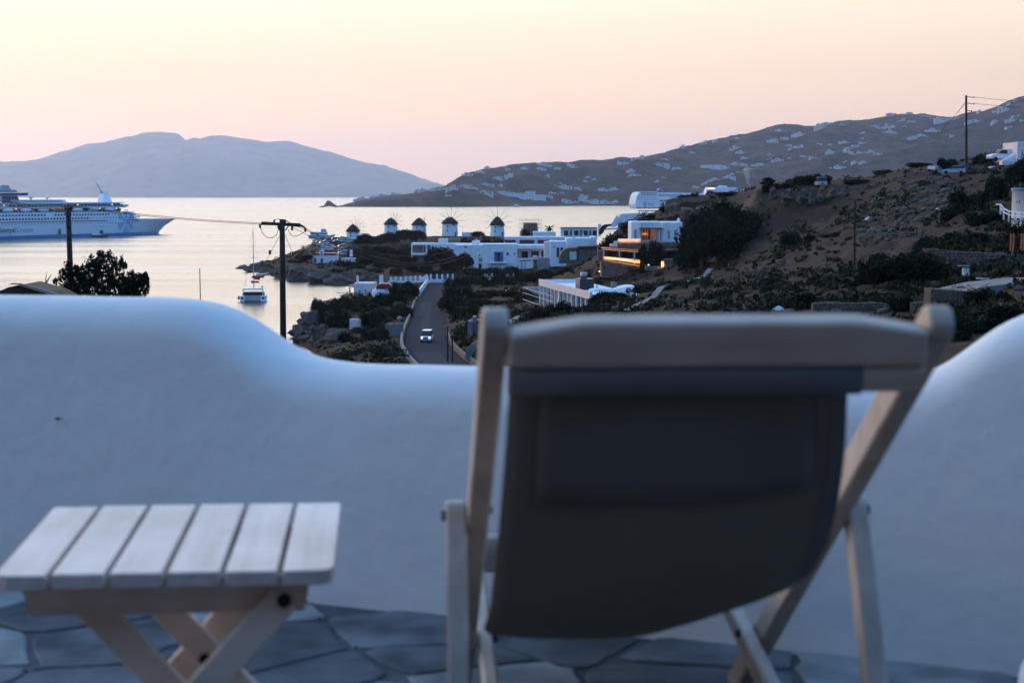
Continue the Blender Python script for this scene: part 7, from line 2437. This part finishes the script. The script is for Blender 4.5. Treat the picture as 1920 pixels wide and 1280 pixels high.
# right hand slope
G6 = 'dark trees and shrubs on the right slope'
RT = [('round', 'leaf_dark', 1318, 300, 95, 120, 505, 'left half of the great dark tree beside the villa'), ('round', 'leaf_dark', 1372, 302, 105, 140, 505, 'tallest dark tree right of the villa'), ('round', 'leaf_dark', 1345, 292, 110, 110, 510, 'great dark tree crowding the villa stone pier'), ('round', 'leaf_dark', 1405, 308, 55, 90, 490, 'dark tree at the foot of the rock face'),
      ('bush', 'leaf_dark', 1300, 306, 60, 50, 480, 'dark shrub overhanging the villa terrace'), ('bush', 'leaf_dark', 1225, 322, 50, 24, 470, 'dark creeper hanging over the villa parapet'), ('bush', 'leaf_dark', 1285, 385, 60, 24, 425, 'dark shrub behind the villa roof'), ('bush', 'leaf_dark', 1245, 400, 26, 22, 410, 'dark shrub at the left end of the headland'),
      ('bush', 'leaf_dark', 1360, 384, 90, 13, 374, 'low dark hedge on top of the headland'), ('bush', 'leaf_mid', 1180, 392, 50, 12, 424, 'reddish shrub below the pergola'), ('bush', 'leaf_mid', 1205, 398, 50, 14, 425, 'olive shrub under the right end of the white wall'), ('bush', 'leaf_dark', 1222, 400, 40, 16, 426, 'dark shrub between the white wall and the villa'), ('bush', 'leaf_dry', 1150, 386, 44, 30, 462, 'dry thicket left of the villa parapet'), ('bush', 'leaf_dark', 1136, 378, 36, 28, 470, 'dark thicket below the black tarpaulin'), ('bush', 'leaf_dry', 1168, 372, 40, 24, 456, 'dry thicket behind the villa parapet'),
      ('tall', 'leaf_dark', 1438, 333, 24, 50, 388, 'tall dark cypress at the edge of the rock face'), ('bush', 'leaf_dark', 1500, 336, 50, 30, 356, 'left half of the dark hilltop hedge'), ('bush', 'leaf_dark', 1530, 337, 50, 32, 356, 'right half of the dark hilltop hedge'), ('bush', 'leaf_dark', 1470, 334, 40, 16, 358, 'low dark shrub right of the cypress'),
      ('bush', 'leaf_dark', 1604, 333, 50, 18, 358, 'dark shrub beside the grey van'), ('bush', 'leaf_mid', 1660, 345, 60, 14, 332, 'low shrub on the hill crest left of the car'), ('bush', 'leaf_dark', 1775, 318, 50, 20, 314, 'rounded dark shrub behind the silver hatchback'), ('bush', 'leaf_dark', 1720, 338, 60, 14, 318, 'low shrub on the hill crest above the rubble'),
      ('bush', 'leaf_dark', 1838, 312, 40, 14, 300, 'dark shrub between the tall pole and the pickup'), ('round', 'leaf_dark', 1905, 240, 60, 60, 352, 'dark tree below the hilltop house'), ('bush', 'leaf_dark', 1870, 232, 60, 50, 375, 'dark shrub above the round white building'), ('bush', 'leaf_dark', 1820, 222, 100, 80, 430, 'wide dark thicket left of the round building'), ('bush', 'leaf_dark', 1780, 215, 80, 60, 450, 'dark thicket on the shaded slope'),
      ('bush', 'leaf_dark', 1850, 195, 90, 50, 455, 'dark hedge behind the pale fence'), ('bush', 'leaf_dark', 1900, 165, 70, 34, 470, 'dark hedge behind the orange posts'), ('bush', 'leaf_dark', 1810, 172, 100, 40, 470, 'dark hedge along the terrace behind the retaining wall'), ('bush', 'leaf_mid', 1740, 176, 60, 30, 466, 'shrub at the left end of the terrace'),
      ('round', 'leaf_dark', 1680, 150, 130, 110, 580, 'large dark tree left of the retaining wall'), ('round', 'leaf_dark', 1730, 145, 100, 90, 560, 'dark tree against the retaining wall'), ('round', 'leaf_dark', 1640, 150, 80, 70, 580, 'dark tree right of the thin pole'), ('round', 'leaf_mid', 1655, 158, 50, 60, 530, 'olive tree behind the thin pole'),
      ('bush', 'leaf_dark', 1520, 142, 80, 36, 580, 'dark shrub above the low field wall'), ('bush', 'leaf_dark', 1690, 128, 60, 60, 610, 'dark shrub between the field wall and the pier'), ('bush', 'leaf_dark', 1850, 114, 90, 70, 620, 'dark thicket beside the white parapet'), ('bush', 'leaf_dark', 1790, 112, 60, 50, 630, 'dark shrub below the tall stone wall'),
      ('bush', 'leaf_dark', 1125, 246, 44, 34, 576, 'dark rounded shrub at the corner of the pink parapet house'), ('bush', 'leaf_dark', 1165, 240, 60, 36, 590, 'dark shrub below the flat white roof'), ('bush', 'leaf_dark', 1050, 238, 50, 34, 596, 'dark shrub in front of the white columns'), ('bush', 'leaf_dry', 1015, 236, 50, 26, 596, 'dry shrub left of the white columns'), ('bush', 'leaf_dark', 1080, 234, 40, 24, 596, 'low dark shrub in front of the white columns'),
      ('bush', 'leaf_dark', 1690, 88, 130, 70, 670, 'near dark thicket right behind the chair post'), ('bush', 'leaf_mid', 1760, 82, 120, 60, 676, 'near olive thicket above the right chair post'), ('bush', 'leaf_dark', 1830, 86, 130, 70, 670, 'near dark thicket against the rising white parapet'), ('bush', 'leaf_dark', 1910, 90, 130, 70, 650, 'near dark thicket at the right edge above the parapet'), ('bush', 'leaf_mid', 1210, 262, 60, 26, 556, 'olive shrub beside the winding path'), ('bush', 'leaf_dry', 1265, 236, 60, 22, 560, 'dry shrub right of the winding path'), ('bush', 'leaf_dry', 1390, 200, 60, 20, 560, 'dry shrub on the open slope'), ('bush', 'leaf_dry', 1450, 170, 60, 22, 575, 'dry shrub above the chair back'), ('bush', 'leaf_mid', 1560, 260, 50, 16, 450, 'low shrub on the track'), ('bush', 'leaf_dark', 1490, 262, 70, 14, 448, 'dark shrub below the rock face')]
for kind, m, px, d, w, h, yb, lab in RT:
    plant(kind, m, px, d, w, h, lab, G6, ybot=yb)

# palm
p = W(1030, 443, 745); s = 745 / FPX
t = thing('palm_tree', 'single palm tree on the waterfront', 'palm', p)
b = MB(); b.tube([(0, 0, -1), (0.1, 0, 1.6), (0, 0, 3.9)], [0.35, 0.28, 0.24], 8); b.build('trunk', M['bark'], t)
for k in range(22):
    a = 2 * math.pi * k / 22 * 2.4; up = 1.2 - 1.7 * ((k * 7) % 22) / 22
    dirv = Vector((math.cos(a), math.sin(a), 0))
    b = MB()
    P_ = [Vector((0, 0, 3.9)) + dirv * (2.6 * q) + Vector((0, 0, up * 2.0 * q - 2.2 * q * q * (0.4 + 0.6 * (up < 0.6)))) for q in (0, 0.3, 0.6, 0.85, 1.0)]
    sd2 = Vector((-dirv.y, dirv.x, 0))
    ws = [0.08, 0.34, 0.38, 0.26, 0.03]
    V = []
    for q, w_ in zip(P_, ws):
        V += [q - sd2 * w_ - Vector((0, 0, w_ * 0.5)), q, q + sd2 * w_ - Vector((0, 0, w_ * 0.5))]
    b.add(V, [(i * 3 + j, i * 3 + j + 1, i * 3 + j + 4, i * 3 + j + 3) for i in range(4) for j in range(2)])
    b.build('frond', M['leaf_dark'], t)

# eucalyptus-like tree just beyond the parapet on the left: two crowns of drooping leaves against the water
def near_tree(label, px0, d, blobs_px, n, size, seed):
    base = W(px0, 640, d)
    t = thing('leafy_tree', label, 'tree', base, 0, 'leafy trees beyond the left parapet')
    bl = []
    for x, y, rx_, ry_ in blobs_px:
        q = W(x, y, d) - base
        bl.append((q.x, q.y, q.z, rx_ * d / FPX, rx_ * d / FPX, ry_ * d / FPX))
    r = random.Random(seed)
    core = list(bl)
    V1, F1 = leaf_cloud(core, int(n * 0.62), size, seed, droop=0.5)
    tips = []
    for q in core:
        for _ in range(5):
            a = r.uniform(-0.5, math.pi + 0.5)
            k = r.uniform(0.85, 1.35)
            tips.append((q[0] + math.cos(a) * q[3] * k, q[1] + r.uniform(-0.4, 0.4) * q[4], q[2] + math.sin(a) * q[5] * k, r.uniform(0.05, 0.13), 0.08, r.uniform(0.08, 0.2)))
    V2, F2 = leaf_cloud(tips, int(n * 0.38), size * 0.85, seed + 1, droop=0.8)
    me = bpy.data.meshes.new('crown')
    me.from_pydata(np.concatenate([V1, V2]).tolist(), [], np.concatenate([F1, F2 + len(V1)]).tolist())
    me.materials.append(M['leaf_dark'])
    link('crown', me, t)
    b = MB()
    b.tube([(0, 0, -2.5), (0.03, 0, 0.4), (0.0, 0, 1.2)], [0.13, 0.11, 0.08], 8)
    for q in bl:
        b.tube([(0, 0, 0.6), (q[0] * 0.5, q[1] * 0.5, 0.6 + (q[2] - 0.6) * 0.55), (q[0], q[1], q[2])], [0.045, 0.03, 0.012], 6)
        for _ in range(3):
            e = (q[0] + vr.uniform(-1, 1) * q[3], q[1], q[2] + vr.uniform(0.3, 1.15) * q[5])
            b.tube([(q[0], q[1], q[2]), e], [0.01, 0.004], 4)
    b.build('trunk', M['bark'], t)
near_tree('leafy dark tree around the leaning pole beyond the parapet', 180, 58, [(175, 500, 20, 20), (190, 490, 16, 14), (160, 520, 26, 22), (195, 525, 26, 24), (130, 510, 16, 12), (120, 525, 14, 22), (215, 515, 16, 24), (170, 545, 55, 22), (225, 498, 8, 10), (140, 535, 20, 24)], 5200, 0.065, 4)
near_tree('smaller leafy tree right of the leaning pole beyond the parapet', 250, 60, [(250, 530, 16, 14), (262, 522, 12, 10), (245, 548, 26, 18), (272, 538, 10, 16), (235, 540, 16, 14)], 2400, 0.062, 9)

# ------------------------------------------------------------------ scrub, stones and boulders scattered over the near land
def scatter(n, px0, px1, d0, d1, seed, ok):
    r = random.Random(seed)
    out = []
    tries = 0
    while len(out) < n and tries < n * 30:
        tries += 1
        px = r.uniform(px0, px1)
        d = math.exp(r.uniform(math.log(d0), math.log(d1)))
        q = gpx(px, d)
        if q.z < 0.5 or abs(q.x - float(np.interp(d, ts, rx))) < 4.6 and d < 525:
            continue
        if ok(q, r):
            out.append((q, r.random()))
    return out
def clumpy(s, lo):
    return lambda q, r: noise.noise(Vector((q.x * s, q.y * s, 2.0))) > lo
Vs, Fs, off = [], [], 0
for (q, u) in scatter(3400, 430, 2100, 90, 760, 1, lambda q, r: noise.noise(Vector((q.x * 0.05, q.y * 0.05, 2.0))) > -0.25 and (q.x / q.y < 0.055 or r.random() < 0.45)):
    w = 0.2 + 0.9 * u * u
    V, F = leaf_cloud([(q.x, q.y, q.z + 0.2 * w, w, w, 0.55 * w)], 40, 0.16 + 0.1 * u, int(u * 1e6))
    Vs.append(V); Fs.append(F + off); off += len(V)
me = bpy.data.meshes.new('scrub'); me.from_pydata(np.concatenate(Vs).tolist(), [], np.concatenate(Fs).tolist()); me.materials.append(M['leaf_dry'])
tag(link('dry_scrub', me), 'low dry scrub scattered over the brown slopes', 'scrub', kind='stuff')
Vs, Fs, off = [], [], 0
for (q, u) in scatter(3600, 430, 2100, 90, 760, 2, lambda q, r: noise.noise(Vector((q.x * 0.03, q.y * 0.03, 2.0))) > -0.05 and (q.x / q.y < 0.055 or r.random() < 0.34)):
    w = 0.3 + 1.5 * u * u * u
    V, F = leaf_cloud([(q.x, q.y, q.z + 0.25 * w, w, w, 0.7 * w)], int(36 + 60 * u * u), 0.15 + 0.1 * u, int(u * 1e6) + 1)
    Vs.append(V); Fs.append(F + off); off += len(V)
me = bpy.data.meshes.new('scrub'); me.from_pydata(np.concatenate(Vs).tolist(), [], np.concatenate(Fs).tolist()); me.materials.append(M['leaf_mid'])
tag(link('green_scrub', me), 'dark green scrub scattered over the slopes', 'scrub', kind='stuff')
def rock_pts(r, sx, sy, sz):
    """lumpy 26-point boulder"""
    V = []
    n1, n2 = 4, 7
    V.append((0, 0, sz * r.uniform(0.8, 1.1)))
    for i in range(1, n1):
        a = math.pi * i / n1
        for k in range(n2):
            b_ = 2 * math.pi * (k + 0.5 * (i % 2)) / n2
            f = r.uniform(0.72, 1.2)
            V.append((sx * f * math.sin(a) * math.cos(b_), sy * f * math.sin(a) * math.sin(b_), sz * f * math.cos(a)))
    V.append((0, 0, -sz))
    F = [(0, 1 + k, 1 + (k + 1) % n2) for k in range(n2)]
    for i in range(n1 - 2):
        for k in range(n2):
            F.append((1 + i * n2 + k, 1 + (i + 1) * n2 + k, 1 + (i + 1) * n2 + (k + 1) % n2, 1 + i * n2 + (k + 1) % n2))
    l0 = 1 + (n1 - 2) * n2
    F += [(len(V) - 1, l0 + (k + 1) % n2, l0 + k) for k in range(n2)]
    return V, F
def stones_stuff(name, label, spots, smin, smax, m, seed):
    r = random.Random(seed)
    b = MB()
    for q, u in spots:
        s = smin + (smax - smin) * u ** 3
        V, F = rock_pts(r, s * r.uniform(0.7, 1.3), s * r.uniform(0.7, 1.3), s * r.uniform(0.5, 0.9))
        a = r.uniform(0, 6.28)
        ca, sa = math.cos(a), math.sin(a)
        b.add([(q.x + x * ca - y * sa, q.y + x * sa + y * ca, q.z + z + s * 0.15) for x, y, z in V], F)
    return tag(b.build(name, M[m]), label, 'stones', kind='stuff')
mat('rubble_pale', (0.095, 0.078, 0.064), 0.95, 0.3, 0.8, 0.03, 4)
stones_stuff('loose_stones', 'loose grey stones strewn over the right hand slope', scatter(800, 1200, 2000, 100, 330, 5, clumpy(0.06, -0.15)), 0.10, 0.55, 'rock', 1)
stones_stuff('rubble', 'pale rubble spilling down below the parked hatchback', scatter(750, 1610, 1800, 225, 296, 6, lambda q, r: True), 0.12, 0.75, 'rubble_pale', 2)
stones_stuff('shore_stones', 'dark stones along the waterline', scatter(700, 440, 700, 285, 640, 7, lambda q, r: 0.5 < q.z < 2.2), 0.25, 1.3, 'rock', 3)
stones_stuff('slope_stones', 'stones scattered on the cove slope', scatter(500, 540, 900, 170, 460, 8, clumpy(0.08, 0.0)), 0.10, 0.5, 'rock', 4)
# big boulders one can tell apart
BO = [(1412, 321, 22, 30, 'rock_red', 'reddish boulder at the left end of the rock face'), (1424, 324, 16, 40, 'rock_red', 'tall reddish slab left of the cypress'), (1450, 326, 22, 36, 'rock', 'grey slab right of the cypress'), (1475, 320, 26, 34, 'rock', 'grey boulder in the middle of the rock face'),
      (1500, 317, 22, 34, 'rock', 'leaning grey slab in the rock face'), (1522, 315, 18, 46, 'rubble_pale', 'pale slab streaked down the rock face'), (1538, 316, 20, 50, 'rock_red', 'reddish slab right of the pale slab'), (1556, 318, 22, 30, 'rock_red', 'reddish boulder at the right end of the rock face'), (1578, 316, 26, 24, 'rock', 'grey boulder right of the rock face'),
      (1260, 378, 30, 40, 'rock_red', 'red-brown crag at the left end of the headland'), (1290, 372, 40, 22, 'rock_red', 'red-brown crag below the headland wall'), (1318, 368, 40, 26, 'rock', 'grey crag below the headland wall'), (1240, 392, 22, 22, 'rock_red', 'small crag left of the villa roof'), (1140, 352, 24, 26, 'rock', 'dark crag below the black tarpaulin'), (1155, 360, 30, 24, 'rock_red', 'brown crag left of the villa'),
      (560, 303, 30, 34, 'rock', 'dark shore crag at the tip of the cove'), (578, 312, 40, 44, 'rock', 'tall dark crag above the cove water'), (600, 292, 44, 40, 'rock', 'broad crag on the cove shore'), (630, 284, 50, 36, 'rock', 'crag below the broken pinkish wall'), (545, 288, 22, 16, 'rock', 'low rock awash beside the utility pole'),
      (600, 512, 50, 26, 'rock', 'big grey rock on the chapel shore'), (632, 503, 44, 24, 'rock', 'rounded grey rock below the dark chapel shrub'), (560, 526, 50, 30, 'rock', 'sloping rock at the water below the chapel'), (525, 548, 36, 20, 'rock', 'dark rock at the foot of the headland'), (548, 534, 24, 26, 'rock_red', 'pinkish rock face on the headland shore'), (455, 612, 30, 7, 'rock', 'low reef at the tip of the headland'), (470, 585, 34, 6, 'rock', 'flat rock awash before the headland')]
rr = random.Random(12)
for px, d, w, h, m, lab in BO:
    p = gpx(px, d)
    s = d / FPX
    b = MB()
    g = 0.9 if 1400 < px < 1600 else 1.0
    V, F = rock_pts(rr, w * s * 0.55 * g, w * s * 0.5 * g, h * s * 0.6 * g)
    b.add(V, F)
    o = b.build('boulder', M[m])
    sub = o.modifiers.new('sub', 'SUBSURF'); sub.levels = sub.render_levels = 2
    sub.subdivision_type = 'SIMPLE'
    tx = bpy.data.textures.new('crag', 'CLOUDS'); tx.noise_scale = max(0.4, w * s * 0.35); tx.noise_depth = 3
    dm = o.modifiers.new('disp', 'DISPLACE'); dm.texture = tx; dm.strength = min(w, h) * s * 0.45; dm.mid_level = 0.5
    o.location = (p.x, p.y, max(p.z, 0.1) + h * s * 0.15)
    o.rotation_euler = (rr.uniform(-0.2, 0.2), rr.uniform(-0.25, 0.25), rr.uniform(0, 6.28))
    tag(o, lab, 'rock', 'boulders and crags')

# ------------------------------------------------------------------ dry stone walls following the ground
def dry_wall(label, pts, h, seed, size=0.4):
    P_ = []
    for (xa, da), (xb, db) in zip(pts, pts[1:]):
        for k in range(10):
            t = k / 10
            P_.append(gpx(xa + (xb - xa) * t, da + (db - da) * t))
    r = random.Random(seed)
    b = MB()
    o = P_[0]
    L_ = 0
    for a, c in zip(P_, P_[1:]):
        n = max(1, int((c - a).length / size))
        for k in range(n):
            q = a.lerp(c, (k + r.random()) / n)
            for z in np.arange(0.0, h * r.uniform(0.7, 1.1), size * 0.6):
                V, F = rock_pts(r, size * 0.62, size * 0.5, size * 0.42)
                b.add([(x + q.x - o.x + r.uniform(-0.08, 0.08), y + q.y - o.y + r.uniform(-0.12, 0.12), zz + q.z - o.z + z) for x, y, zz in V], F, r.choice((0, 0, 1)))
    ob = b.build('dry_stone_wall', [M['stone_b'], M['stone_a']])
    ob.location = o
    return tag(ob, label, 'wall', kind=None)
dry_wall('tumbled dry stone wall across the open slope left of the thin pole', [(1335, 236), (1380, 228), (1430, 222), (1480, 224)], 1.0, 1)
dry_wall('dry stone wall along the track above the thin pole', [(1440, 270), (1520, 264), (1600, 258), (1700, 250)], 0.7, 2)
dry_wall('dry stone terrace wall below the rubble slope', [(1620, 214), (1680, 210), (1740, 206)], 0.8, 3)
dry_wall('dry stone wall climbing the crest towards the hatchback', [(1580, 322), (1640, 318), (1700, 312), (1745, 300)], 0.8, 4)
dry_wall('dry stone wall below the villa beside the winding path', [(1185, 300), (1215, 284), (1240, 268)], 1.0, 5)
dry_wall('dry stone wall above the chair back on the left of the slope', [(1230, 196), (1290, 190), (1350, 184)], 0.8, 6)
